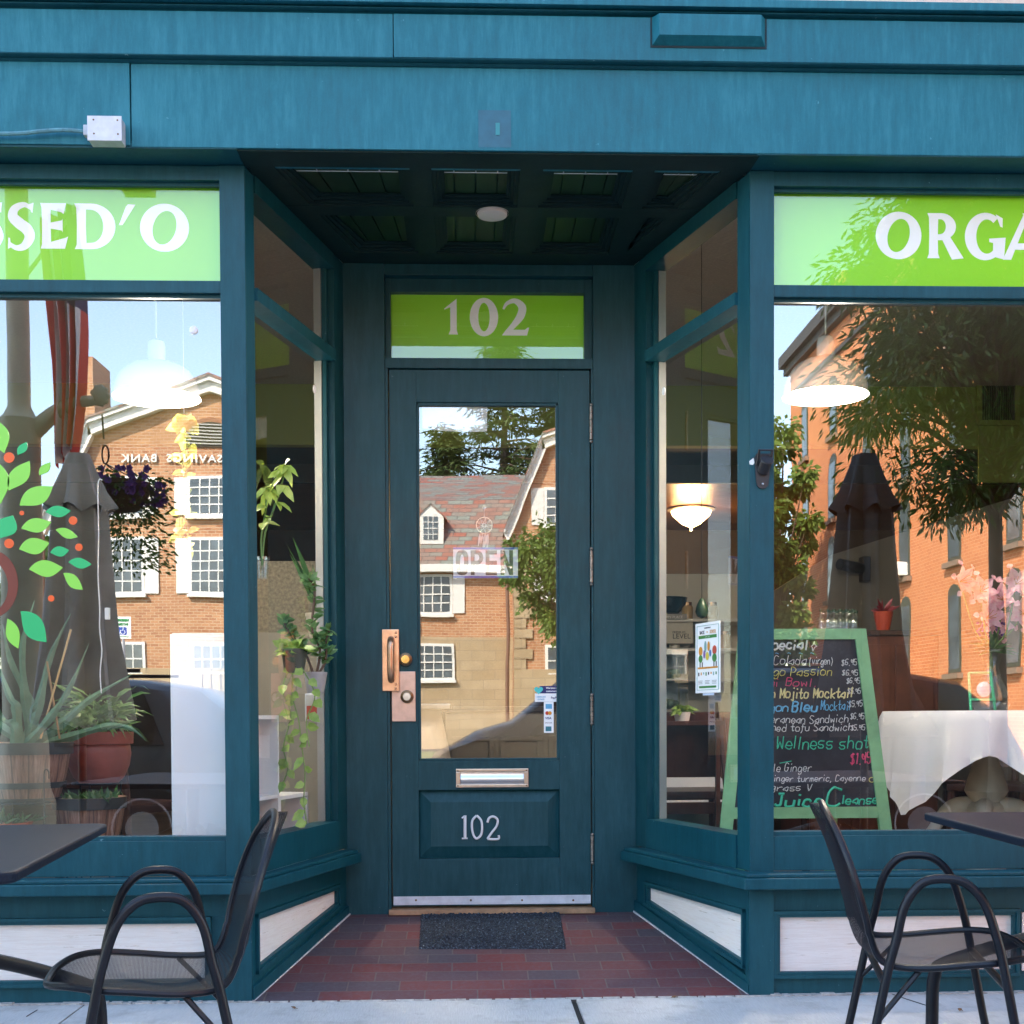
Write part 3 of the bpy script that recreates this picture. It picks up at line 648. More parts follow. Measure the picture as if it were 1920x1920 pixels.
# ------------------------------------------------------------------ lettering (flared display capitals)
def ring(mb, outer, inner, y, th=.0012, closed=True):
    n = len(outer); v = [(p[0], y, p[1]) for p in outer]+[(p[0], y, p[1]) for p in inner]
    m_ = n if closed else n-1
    mb.add(v, [(i, (i+1) % n, (i+1) % n+n, i+n) for i in range(m_)])
def ell(cx, cz, a, b, n=40, rot=0, a0=0, a1=360):
    out = []
    for i in range(n+(0 if a1-a0 == 360 else 1)):
        t = math.radians(a0+(a1-a0)*i/n); x, z = a*math.cos(t), b*math.sin(t); r = math.radians(rot)
        out.append((cx+x*math.cos(r)-z*math.sin(r), cz+x*math.sin(r)+z*math.cos(r)))
    return out
def quad(mb, pts, y): mb.add([(p[0], y, p[1]) for p in pts], [tuple(range(len(pts)))])
def strokeband(mb, path, widths, y):
    P = smooth_path([(p[0], p[1], 0) for p in path], 8); n = len(P); W = [(widths[min(int(i/(n-1)*(len(widths)-1)), len(widths)-2)]) for i in range(n)]
    W = []
    for i in range(n):
        t = i/(n-1)*(len(widths)-1); k = min(int(t), len(widths)-2); W.append(widths[k]*(1-(t-k))+widths[k+1]*(t-k))
    L, Rr = [], []
    for i in range(n):
        a = P[max(0, i-1)]; b = P[min(n-1, i+1)]; d = (b-a).normalized(); nn = Vector((-d.y, d.x, 0))
        L.append((P[i]+nn*W[i]/2)[:2]); Rr.append((P[i]-nn*W[i]/2)[:2])
    ring(mb, L, Rr, y, closed=False)
def glyph(mb, ch, x, z, w, h, y):
    """unit-box glyph mapped to x..x+w, z..z+h; flared strokes"""
    def m_(p): return (x+p[0]*w, z+p[1]*h)
    def Q(pts, k=0): quad(mb, [m_(p) for p in pts], y-.0002*k)
    s = .30
    def stem(x0, x1, k=0): Q([(x0-.03, 0), (x0+.02, .10), (x0+.03, .5), (x0+.02, .9), (x0-.03, 1), (x1+.03, 1), (x1-.02, .9), (x1-.03, .5), (x1-.02, .10), (x1+.03, 0)], k)
    asp = w/h
    if ch in 'O0':
        ro = -14 if ch == 'O' else 0
        ix, iz = (.235, .37) if ch == 'O' else (.20, .385)
        ring(mb, [m_(p) for p in ell(.5, .5, .5, .52, 48)], [m_(p) for p in ell(.5, .5, ix, iz, 48, ro)], y)
    elif ch == 'S':
        pa = [(.90, .86), (.62, .955), (.28, .87), (.20, .70), (.42, .56), (.70, .43), (.80, .26), (.60, .07), (.30, .03), (.03, .13)]
        strokeband(mb, [m_(p) for p in pa], [q*h for q in (.06, .11, .17, .22, .24, .24, .22, .17, .11, .07)], y)
        Q([(.96, 1.0), (.80, .97), (.86, .80), (.92, .78)], 1); Q([(.0, .0), (.12, .04), (.08, .24), (.02, .25)], 1)
    elif ch == 'E':
        stem(.04, .42)
        Q([(.38, 1), (.98, 1), (.88, .76), (.80, .80), (.38, .855)], 1); Q([(.38, .57), (.80, .62), (.84, .66), (.84, .36), (.80, .40), (.38, .44)], 1); Q([(.38, 0), (.92, 0), (1.04, .27), (.94, .24), (.38, .145)], 1)
    elif ch == 'D':
        stem(.02, .30)
        ring(mb, [m_(p) for p in [(.25, 0)]+ell(.40, .5, .60, .50, 24, 0, -90, 90)+[(.25, 1)]], [m_(p) for p in [(.25, .13)]+ell(.40, .5, .30, .36, 24, 0, -90, 90)+[(.25, .87)]], y-.0002, closed=False)
    elif ch == "'":
        Q([(0, 0), (.22, 0), (1.0, .98), (.55, 1.0), (.42, .88)])
    elif ch == 'R':
        stem(.04, .36)
        ring(mb, [m_(p) for p in [(.3, .40)]+ell(.42, .70, .46, .30, 24, 0, -90, 90)+[(.3, 1)]], [m_(p) for p in [(.3, .53)]+ell(.40, .70, .17, .165, 24, 0, -90, 90)+[(.3, .865)]], y-.0002, closed=False)
        Q([(.42, .47), (.68, .50), (1.12, .0), (.76, -.03)], 2)
    elif ch == 'G':
        o_ = ell(.52, .5, .52, .52, 40, 0, 52, 318); i_2 = ell(.56, .5, .27, .375, 40, 0, 52, 318)
        ring(mb, [m_(p) for p in o_], [m_(p) for p in i_2], y, closed=False)
        Q([(.62, .455), (1.04, .48), (1.0, .0), (.72, .06), (.72, .36), (.62, .38)], 1)
        Q([(.78, .99), (.96, .90), (.96, .70), (.90, .72)], 1)
    elif ch == 'A':
        Q([(-.06, 0), (.14, 0), (.50, .86), (.44, 1.02)], 0); Q([(.40, 1.02), (.62, 1.02), (1.06, 0), (.70, 0)], 1); Q([(.22, .22), (.24, .36), (.76, .36), (.80, .22)], 2)
    elif ch == '1':
        Q([(.30, 0), (.95, 0), (.86, .12), (.86, 1.0), (.0, .72), (.02, .69), (.42, .76), (.42, .12)])
    elif ch == '2':
        strokeband(mb, [m_(p) for p in [(.06, .72), (.20, .88), (.50, .95), (.76, .78), (.70, .54), (.46, .30), (.16, .06)]], [q*h for q in (.05, .10, .14, .22, .22, .16, .12)], y)
        Q([(.0, 0), (.94, 0), (1.02, .22), (.96, .22), (.86, .16), (.16, .16)], 1)
def signtext(name, items, Yg, parent, py0, py1, dy=0):
    mb = B()
    for ch, pa, pb, q0, q1 in items:
        a = at(pa, q1, Yg); b = at(pb, q0, Yg); glyph(mb, ch, a.x, a.z, b.x-a.x, b.z-a.z, Yg)
    mb.fixn = False
    return mb.build(name, VWHITE, parent)
for side, x0, x1 in (('l', WX0, -.895), ('r', 1.14, WX1)):
    pane('sign_pane', x0, x1, ZT0-.003, ZT1+.003, GLASSG)
    bnd = B().box(x0+.001, x1-.001, .066, .070, ZT0-.002, ZT1+.001).build('green_sign_band', VGREEN, shop)
    if side == 'l': signtext('lettering', [('S', -44, 6, 379, 468), ('S', 15, 65, 380, 467), ('E', 76, 125, 381, 466), ('D', 141, 216, 382, 467), ("'", 223, 254, 383, 422), ('O', 263, 354, 384, 470)], .0655, bnd, 0, 0)
    else: signtext('lettering', [('O', 1642, 1728, 399, 484), ('R', 1738, 1800, 400, 484), ('G', 1809, 1883, 401, 486), ('A', 1885, 1965, 402, 487)], .0655, bnd, 0, 0)
b = signtext('house_number', [('1', 833, 860, 560, 627), ('0', 881, 934, 560, 629), ('2', 941, 991, 561, 629)], 1.0825, shop, 0, 0)
# metal numerals on the door
dn = B(); Yn = 1.018
def band(path, r): dn.tube([(p.x, p.y, p.z) for p in smooth_path(path, 6)], r, 6)
def pd(px, py): q = at(px, py, Yn); return (q.x, Yn-.002, q.z)
for path, r in (([pd(866, 1534), pd(871, 1530)], .004), ([pd(872, 1529), pd(872, 1571)], .0075), ([pd(866, 1572), pd(877, 1572)], .004),
    ([pd(894, 1529), pd(886, 1538), pd(885, 1552), pd(888, 1566), pd(894, 1572), pd(902, 1565), pd(904, 1551), pd(902, 1538), pd(894, 1529)], .0058),
    ([pd(914, 1542), pd(917, 1534), pd(925, 1531), pd(933, 1537), pd(931, 1549), pd(922, 1561), pd(914, 1573)], .0058), ([pd(914, 1573), pd(934, 1573), pd(935, 1566)], .0055)): band(path, r)
dn.build('house_number', plain('white_metal_numeral', (.78, .79, .8), .35, 0, .05), door)

# ================================================================== small things on the facade
q = at(200, 243, -.17)
jb = thing('junction_box', 'square grey metal junction box screwed to the teal fascia above the left window', 'electrical box', (q.x, -.13, q.z))
b0, b1 = at(166, 270, -.19), at(233, 220, -.19)
B().box(b0.x, b1.x-.01, -.192, -.135, b0.z+.012, b1.z, .004).build('box_body', GALV, jb)
B().box(b0.x-.002, b1.x-.008, -.196, -.192, b0.z+.010, b1.z+.002, .0015).build('cover_plate', plain('pale_cover', (.52, .53, .58), .5, .2, .1, 30), jb)
t = B()
for px, py in ((175, 224), (220, 225), (176, 250), (221, 251)): s_ = at(px, py, -.197); B().lathe([(.0001, -.1975), (.003, -.1972), (.0035, -.196)], (s_.x, 0, s_.z), 8, 'y').build('cover_screw', DBRASS, jb)
cp = [at(px, py, -.165) for px, py in ((-400, 246), (-60, 248), (0, 249), (40, 248), (80, 244), (120, 242), (158, 245))]
B().tube(smooth_path([(p.x, -.158, p.z) for p in cp], 5), .0075, 8).build('conduit', plain('painted_conduit', (.07, .22, .27), .6, 0, .35, 30), jb, smooth=True)
e = at(161, 246, -.16); B().box(e.x-.006, e.x+.014, -.172, -.144, e.z-.018, e.z+.018, .003).build('conduit_connector', GALV, jb)
# flag pole bracket on the right post
q = at(1430, 872, -.02)
fb = thing('flagpole_bracket', 'black metal flagpole bracket bolted on the post beside the right window', 'bracket', (q.x, 0, q.z))
u = at(1432, 910, 0)
pl_ = [(q.x-.028, q.z+.03), (q.x-.02, q.z+.045), (q.x+.03, q.z+.045), (q.x+.034, q.z+.03), (q.x+.026, q.z-.06)]+[(q.x+.003+.023*math.cos(math.radians(a)), q.z-.062+.023*math.sin(math.radians(a))) for a in range(0, -181, -30)]
B().plate(pl_, -.008, -.0015).build('bracket_plate', CHARC, fb)
t = B(); c = Vector((q.x+.004, -.01, q.z-.02)); d = Vector((.12, -.75, .65)).normalized()
t.tube([c, c+d*.055], [.021, .022], 16); t.build('bracket_socket', CHARC, fb, smooth=True)
t = B(); cc = c+d*.05; x_ = d.cross(Vector((0, 0, 1))).normalized(); y_ = x_.cross(d)
t.tube([cc+(x_*math.cos(a)+y_*math.sin(a))*.021 for a in [2*PI*k/20 for k in range(20)]], .0045, 6, True)
t.tube([(q.x-.018, -.012, q.z+.005), (q.x-.018, -.045, q.z+.05), (q.x+.03, -.045, q.z+.05), (q.x+.03, -.012, q.z+.005)], .006, 6); t.build('bracket_ring', CHARC, fb, smooth=True)
B().ball((q.x+.003, -.009, q.z-.068), .005, 8).build('bolt_head', STEEL, fb)
B().plate([(q.x-.046, q.z+.018), (q.x-.03, q.z+.03), (q.x-.026, q.z+.012), (q.x-.032, q.z+.004), (q.x-.044, q.z+.006)], -.002, -.0005).build('chipped_paint', WHITE, fb)
# recess ceiling light disc
q0 = None
d_ = RV*((923-962)/2400)+FV+UV*((1406-405)/2400); t_ = (ZS-.012-CAM.z)/d_.z; qd = CAM+d_*t_
cl = thing('ceiling_cover', 'small round off-white cover plate on the recess ceiling above the door', 'ceiling plate', (qd.x, qd.y, ZS))
B().lathe([(.0001, ZS-.016), (.045, ZS-.016), (.0575, ZS-.012), (.060, ZS-.004), (.060, ZS-.0006)], (qd.x, qd.y, 0), 36).build('cover_disc', plain('aged_white_plastic', (.6, .56, .52), .5, 0, .05), cl, smooth=True)
B().lathe([(.066, ZS-.003), (.066, ZS-.0005)], (qd.x, qd.y, 0), 36).build('rim', OFFW, cl)
# doormat lying on the ramp
def rp(px, py):
    d = RV*((px-962)/2400)+FV+UV*((1406-py)/2400); n = Vector((0, -.160, 1.0)); p0 = Vector((0, 1.04, .172)); return CAM+d*((p0-CAM).dot(n)/d.dot(n))
m1, m2 = rp(789, 1714), rp(1050, 1711); m3_, m4_ = rp(786, 1780), rp(1062, 1780)
mt = thing('doormat', 'dark blue-grey looped doormat lying on the brick ramp before the door', 'doormat', ((m1.x+m2.x)/2, (m1.y+m3_.y)/2, .1))
mbm = B(); nx, ny = 90, 46; vs = []
for j in range(ny+1):
    for i in range(nx+1):
        a = m3_.lerp(m4_, i/nx); b = m1.lerp(m2, i/nx); p = a.lerp(b, j/ny); edge = i in (0, nx) or j in (0, ny)
        vs.append((p.x+random.uniform(-.002, .002), p.y+random.uniform(-.002, .002), p.z+(.001 if edge else .010+random.uniform(-.004, .005))))
mbm.add(vs, [(j*(nx+1)+i, j*(nx+1)+i+1, (j+1)*(nx+1)+i+1, (j+1)*(nx+1)+i) for j in range(ny) for i in range(nx)]); mbm.build('mat_pile', MATM, mt)
# ================================================================== cafe furniture
def make_table(cx, cy, label, hw=.44, hl=.60, rz=0):
    t = thing('cafe_table', label, 'table', (cx, cy, 0), rz, 'black metal tables set before the shop')
    r = .045; pts = []
    for sx, sy, a in ((1, 1, 0), (-1, 1, 90), (-1, -1, 180), (1, -1, 270)):
        pts += [(sx*(hw-r)+r*math.cos(math.radians(a+k*15)), sy*(hl-r)+r*math.sin(math.radians(a+k*15))) for k in range(7)]
    B().prism(pts, .726, .750).build('tabletop', plain('speckled_black_top', (.010, .017, .030), .5, 0, .3, 220, .1, .1), t, local=True, bevel=.006)
    for sx in (-1, 1):
        for sy in (-1, 1):
            B().tube(smooth_path([(sx*.05, sy*.05, .50), (sx*(hw-.22), sy*(hl-.26), .40), (sx*(hw-.06), sy*(hl-.08), .30), (sx*(hw-.03), sy*(hl-.045), .25), (sx*(hw-.025), sy*(hl-.04), .12), (sx*(hw-.025), sy*(hl-.04), .0)], 6), .020, 10).build('leg', IRON, t, smooth=True, local=True)
    B().tube([(0, 0, .12), (0, 0, .726)], .032, 14).build('pedestal', IRON, t, smooth=True, local=True)
    B().box(-.16, .16, -.2, .2, .712, .726).build('top_bracket', IRON, t, local=True)
    return t
make_table(-1.40, -1.68, 'black square-edged metal table at the left edge in front of the aloe window', rz=.12)
make_table(1.80, -1.47, 'black metal table at the right edge before the chalkboard window', rz=-.06)
def make_chair(label, x, y, rz):
    t = thing('cafe_armchair', label, 'chair', (x, y, 0), rz, 'black mesh armchairs in front of the shop')
    # local: +x is forward
    prof = smooth_path([(.245, 0, .425), (.225, 0, .437), (.17, 0, .447), (.05, 0, .438), (-.08, 0, .425), (-.17, 0, .430), (-.205, 0, .475), (-.225, 0, .56), (-.255, 0, .66), (-.29, 0, .75), (-.315, 0, .80), (-.325, 0, .822)], 6)
    n = len(prof); prof = [Vector((p.x*.92, p.y, p.z+(.015 if p.z < .5 else 0))) for p in prof]; s0_ = [0]
    for i in range(1, n): s0_.append(s0_[-1]+(prof[i]-prof[i-1]).length)
    L = s0_[-1]; nw = 22; NR = 90; new = []; s = []
    for t_ in range(NR+1):
        d_ = L*(.5-.5*math.cos(PI*t_/NR)); k = 0
        while k < n-2 and s0_[k+1] < d_: k += 1
        new.append(prof[k].lerp(prof[k+1], (d_-s0_[k])/max(1e-9, s0_[k+1]-s0_[k]))); s.append(d_)
    prof = new; n = NR+1
    def hw(d):
        a = .245; u = d/L
        f = min(1, (max(0, u)/.20)); f = math.sqrt(max(0, 1-(1-f)**2.0))
        g = min(1, (max(0, 1-u)/.30)); g = math.sqrt(max(0, 1-(1-g)**2.2))
        pinch = 1-.10*math.exp(-((u-.52)/.10)**2)
        return max(.0015, a*f*g*pinch)
    vs, uvs = [], []
    for i in range(n):
        w_ = hw(s[i])
        for k in range(nw+1):
            v = -1+2*k/nw; yy = v*w_; sagf = .018*(1-v*v)
            p = prof[i]; back = s[i]/L > .5
            q = (p.x-(sagf*1.9 if back else 0), yy, p.z-(0 if back else sagf)); vs.append(q); uvs.append((s[i], yy))
    mb = B().add(vs, [(i*(nw+1)+k, i*(nw+1)+k+1, (i+1)*(nw+1)+k+1, (i+1)*(nw+1)+k) for i in range(n-1) for k in range(nw)]); mb.uv = uvs
    mb.build('mesh_shell', MESHM, t, smooth=True, local=True)
    rim = [vs[i*(nw+1)+nw] for i in range(n)]+[vs[i*(nw+1)] for i in range(n-1, -1, -1)]
    B().tube(rim, .0088, 8, True).build('rim_tube', IRON, t, smooth=True, local=True)
    for sy in (1, -1):
        Y = sy*.262
        pth = smooth_path([(.195, Y, .0), (.150, Y, .22), (.112, Y, .43), (.092, Y, .52), (.062, Y, .605), (.020, Y, .650), (-.03, Y, .660), (-.080, Y, .648), (-.118, Y, .595), (-.138, Y, .51), (-.158, Y, .43), (-.205, Y, .20), (-.25, Y, .0)], 6)
        B().tube(pth, .0112, 10).build('arm_and_legs', IRON, t, smooth=True, local=True)
    b = B(); b.tube([(.118, -.262, .40), (.118, .262, .40)], .0095, 8); b.tube([(-.165, -.262, .405), (-.165, .262, .405)], .0095, 8); b.build('cross_bar', IRON, t, smooth=True, local=True)
    for sy in (1, -1): B().tube([(-.183, sy*.262, .31), (-.075, sy*.222, .436)], .007, 6).build('brace', IRON, t, local=True)
    return t
c1_ = make_chair('black mesh armchair facing left beside the left pedestal, white tag on its rear leg', -.765, -1.69, PI+.24)
B().box(-.262, -.242, .249, .277, .112, .128, .002).build('maker_tag', WHITE, c1_, local=True) if False else None
tg = B(); tg.box(-.200, -.170, .248, .276, .292, .308, .004); tg.build('leg_tag', WHITE, c1_, local=True)
make_chair('black mesh armchair facing right in front of the cream panel under the chalkboard', 1.215, -1.50, -.22)

# closed parasols standing through the tables (seen mirrored in the windows)
def parasol(x, y, label, mat, top=2.34):
    t = thing('closed_parasol', label, 'parasol', (x, y, 0), 0, 'closed parasols standing through the tables')
    B().tube([(x, y, .03), (x, y, top-.05)], .02, 10).build('pole', IRON, t, smooth=True)
    B().lathe([(.0001, .0), (.23, .0), (.24, .04), (.05, .09), (.03, .16), (.03, .28)], (x, y, 0), 24).build('base', IRON, t, smooth=True)
    def skin(rows, name):
        vs, fs = [], []; n = 48
        for i, (z, r, amp) in enumerate(rows):
            for k in range(n):
                a = 2*PI*k/n; rr = r*(1+amp*math.cos(8*a+.4*math.sin(3*a))+.03*math.sin(5*a+z*7)); vs.append((x+rr*math.cos(a), y+rr*math.sin(a), z+.02*amp*math.cos(8*a)*4))
        for i in range(len(rows)-1):
            for k in range(n): fs.append((i*n+k, i*n+(k+1) % n, (i+1)*n+(k+1) % n, (i+1)*n+k))
        B().add(vs, fs).build(name, mat, t, smooth=True)
    skin([(top-.28, .155, .22), (top-.20, .12, .15), (top-.08, .082, .06), (top-.02, .062, .03), (top, .055, .0), (top+.005, .0001, 0)], 'top_flap')
    skin([(1.02, .205, .30), (1.15, .19, .28), (1.45, .155, .25), (1.8, .135, .20), (2.1, .12, .14), (top-.10, .085, .1)], 'canopy')
umb = at(1620, 840, 4.75+1.45+.1-4.75+.0)
parasol(R2(1622, 840, -1.47).x, -1.47, 'closed charcoal parasol standing through the right-hand table, seen mirrored', plain('charcoal_canvas', (.045, .045, .05), .85, 0, .2, 5, .2))
parasol(R2(156, 840, -1.68).x, -1.60, 'closed taupe parasol standing through the left-hand table, seen mirrored', plain('taupe_canvas', (.56, .53, .49), .85, 0, .2, 5, .2), 2.36)

# ================================================================== things behind the glass
def pt(px, py, Y): q = at(px, py, Y); return (q.x, q.y, q.z)
def pendant(px, Y, label):
    top = at(px, 635 if px < 900 else 628, Y); rim = at(px, 745 if px < 900 else 742, Y)
    t = thing('pendant_lamp', label, 'lamp', (top.x, Y, top.z), 0, 'white dome pendant lamps lit in the windows')
    x = top.x; r = .182; zt = top.z; zr = rim.z
    prof = [(.0001, zt+.0), (.018, zt-.002), (.034, zt-.014), (.038, zt-.035), (.038, zt-.100), (.042, zt-.104)]
    H = (zt-.104)-zr
    for i in range(11): a = PI/2*(i/10); prof.append((.042+(r-.042)*math.sin(a)**.85, zr+H*math.cos(a)))
    prof += [(r+.004, zr-.003), (r-.002, zr-.001)]
    B().lathe(prof, (x, Y, 0), 48).build('lamp_shade', plain('white_lamp_enamel', (.88, .88, .88), .22, 0, .01), t, smooth=True)
    B().lathe([(r-.004, zr), (r-.03, zr+H*.45), (r-.09, zr+H*.8), (.03, zr+H*.95)], (x, Y, 0), 48).build('shade_lining', GLOW, t, smooth=True)
    B().ball((x, Y, zr+.055), .035, 14).build('bulb', GLOW, t, smooth=True)
    B().tube([(x, Y, zt-.005), (x, Y, 4.0)], .004, 6).build('cord', WHITE, t)
    l = bpy.data.lights.new('pendant_bulb_light', 'POINT'); l.energy = 9; l.color = (1, .95, .88); l.shadow_soft_size = .05
    o = bpy.data.objects.new('pendant_bulb_light', l); COL.objects.link(o); o.parent = t; o.location = (0, 0, zr-.06-zt)
pendant(293, .85, 'white dome pendant lamp lit behind the left window under the green sign')
pendant(1548, .85, 'white dome pendant lamp lit behind the right window above the chalkboard')
# ceiling lamp at the back
q = at(1296, 951, 7.2)
cl = thing('flush_ceiling_lamp', 'small warm bowl ceiling lamp glowing at the back seen through the right side pane', 'lamp', (q.x, 7.2, 2.95))
q.z = 2.945; r = .19
B().lathe([(r*1.15, q.z+.055), (r*1.18, q.z+.03), (r, q.z+.02)], (q.x, 7.2, 0), 32).build('lamp_ring', plain('nickel_ring', (.6, .5, .4), .3, .8, 0), cl, smooth=True)
B().lathe([(r, q.z+.02), (r*.92, q.z-.02), (r*.6, q.z-.075), (r*.45, q.z-.10), (r*.16, q.z-.125), (.012, q.z-.13), (.012, q.z-.16), (.0001, q.z-.165)], (q.x, 7.2, 0), 32).build('lamp_bowl', GLOWS, cl, smooth=True)
B().lathe([(.20, q.z+.044), (.19, q.z+.03)], (q.x, 7.2, 0), 24).build('lamp_collar', BRASS, cl)
l = bpy.data.lights.new('ceiling_bulb_light', 'POINT'); l.energy = 11; l.color = (1, .66, .34); l.shadow_soft_size = .1
o = bpy.data.objects.new('ceiling_bulb_light', l); COL.objects.link(o); o.parent = cl; o.location = (0, -.05, -.26)

# --- chalkboard A-frame
YB = .52
ch = thing('chalkboard', 'green framed A-board menu written in coloured chalk behind the right window', 'chalkboard', (1.5, YB, .19))
TL, TR, BRt, BL = at(1386, 1182, YB), at(1622, 1179, YB), at(1682, 1640, YB), at(1342, 1640, YB)
zt = TR.z; zb = .19; lx0, lx1 = TL.x, TR.x
def edgeL(z): t = (zt-z)/(zt-BL.z); return lx0+(BL.x-lx0)*t
def edgeR(z): t = (zt-z)/(zt-BRt.z); return lx1+(BRt.x-lx1)*t
zi1 = at(1500, 1199, YB).z; zi0 = at(1500, 1513, YB).z; zo0 = at(1500, 1534, YB).z; fw = .050
def py_(p0, p1): return B().plate(p0, YB-.012, YB+.012)
B().plate([(edgeL(zt), zt), (edgeR(zt), zt), (edgeR(zi1)-0, zi1), (edgeL(zi1), zi1)], YB-.014, YB+.012).build('top_rail', MINT, ch)
B().plate([(edgeL(zi0)+fw, zi0), (edgeR(zi0)-fw, zi0), (edgeR(zo0)-fw, zo0), (edgeL(zo0)+fw, zo0)], YB-.013, YB+.012).build('bottom_rail', MINT, ch)
for e, s_ in ((edgeL, 1), (edgeR, -1)): B().plate([(e(zi1), zi1), (e(zi1)+s_*fw, zi1), (e(zb)+s_*fw, zb), (e(zb), zb)], YB-.0142, YB+.0122).build('side_rail', MINT, ch)
B().plate([(edgeL(zi1)+.02, zi1+.01), (edgeR(zi1)-.02, zi1+.01), (edgeR(zi0)-.02, zi0-.01), (edgeL(zi0)+.02, zi0-.01)], YB-.004, YB+.004).build('slate', BOARD, ch)
for e, s_ in ((edgeL, 1), (edgeR, -1)):
    x0 = e(zt)+s_*.08; x1 = e(zb)+s_*.17
    B().add([(x0, YB+.02, zt-.02), (x0+s_*.045, YB+.02, zt-.02), (x1+s_*.045, YB+.42, zb), (x1, YB+.42, zb), (x0, YB+.04, zt-.02), (x0+s_*.045, YB+.04, zt-.02), (x1+s_*.045, YB+.445, zb), (x1, YB+.445, zb)], [(0, 1, 2, 3), (4, 7, 6, 5), (0, 3, 7, 4), (1, 5, 6, 2), (0, 4, 5, 1), (3, 2, 6, 7)]).build('rear_leg', MINT, ch)
B().box(edgeL(.32)+.19, edgeR(.32)-.19, YB+.34, YB+.36, .30, .345).build('rear_rail', MINT, ch)
GL = {'a': "463615040323324346 4642", 'b': "0902 05163645 43321203 45444 3"[:24], 'c': "4536160403223243", 'd': "4942 4526160403223243", 'e': "04444536160403223243", 'f': "483928252210 1646", 'g': "453616040322334445 464130201011", 'h': "0902 0416364542", 'i': "1612 1819", 'j': "2621201001 2829", 'k': "0902 4604 1442", 'l': "1912", 'm': "0602 0516252622 25364542", 'n': "0602 0416364542", 'o': "26160403122332434536 3626", 'p': "0600 0516364543321203", 'r': "0602 04152646", 's': "463616051434433212 1203", 't': "29233243 0646", 'u': "060312324346 4642", 'v': "062246", 'w': "0612254246", 'y': "0623 46322010",
 'A': "022942 1545", 'B': "0902 0929483616 1636443222 2202", 'C': "4829190703123243", 'D': "0902 092947443202", 'G': "482919070312324545 4525", 'J': "1949 3933221203", 'L': "090242", 'M': "0209244942", 'O': "291907031232444739 3929", 'P': "0902 092938473505", 'R': "0902 092938473505 2542", 'S': "48291907163543321203", 'T': "0949 2922", 'V': "092249", 'W': "0912264249",
 '$': "48381807163543321203 2921", '1': "182922", '5': "490906364543321203", '6': "482907031232434435 3505", '9': "4736180715354749 4942", '.': "1211", ',': "1200", '(': "39161339"[:4]+"1512 1221", ')': "193634 3421", '~': "04152433", '*': "29365534211405162 9"[:16]+"29", "'": "1917", 'k2': ""}
GL['b'] = "0902 0516364543321203"; GL['('] = "2916132 0"[:6]+"20"; GL['o'] = "261604031223324346 3626"; GL['o'] = "26160503122232434536 3626"; GL['*'] = "293655342114051629"
LW = {'m': 5, 'M': 5, 'W': 5, 'w': 5, 'i': 2.6, 'l': 2.4, 'j': 3, '.': 2.2, ',': 2.4, "'": 2, ' ': 3, '1': 3.4, '*': 7, 't': 4.2, 'f': 4.2}
rnd = random.Random(3)
def chalk(txt, px, py, hpx, mat, wpx=None, thick=.0026, xs=.62, Y=YB-.0065, slope=0, cap=False):
    """handwriting: hpx = cap height in plate pixels, baseline at py; starts at px (or ends at wpx)"""
    p0 = at(px, py, Y); u = (at(px, py-hpx, Y).z-p0.z)/7; W = sum(LW.get(c, 4.7)+.9 for c in txt)
    kx = u*xs*1.15
    if wpx: kx = (at(wpx, py, Y).x-p0.x)/W
    x = p0.x; mb = B()
    for c in txt:
        if c in GL and c != ' ':
            jx, jz = rnd.uniform(-.35, .35), rnd.uniform(-.5, .5)
            for st in GL[c].split():
                pr = [(int(st[i]), int(st[i+1])) for i in range(0, len(st)-1, 2)]
                if len(pr) < 2: continue
                P = [(x+(a+jx+.16*(b_-2)+rnd.uniform(-.2, .2))*kx, Y, p0.z+(b_-2+jz+rnd.uniform(-.12, .12))*u+slope*(x-p0.x)) for a, b_ in pr]
                P = smooth_path(P, 3) if len(P) > 2 else P
                mb.tube(P, thick/2, 4)
        x += (LW.get(c, 4.7)+.9)*kx
    return mb.build('chalk_lettering', mat, ch)
CT = {'w': CH_W, 'y': CH_Y, 'p': CH_P, 'b': CH_B, 't': CH_T, 'c': CH_C}
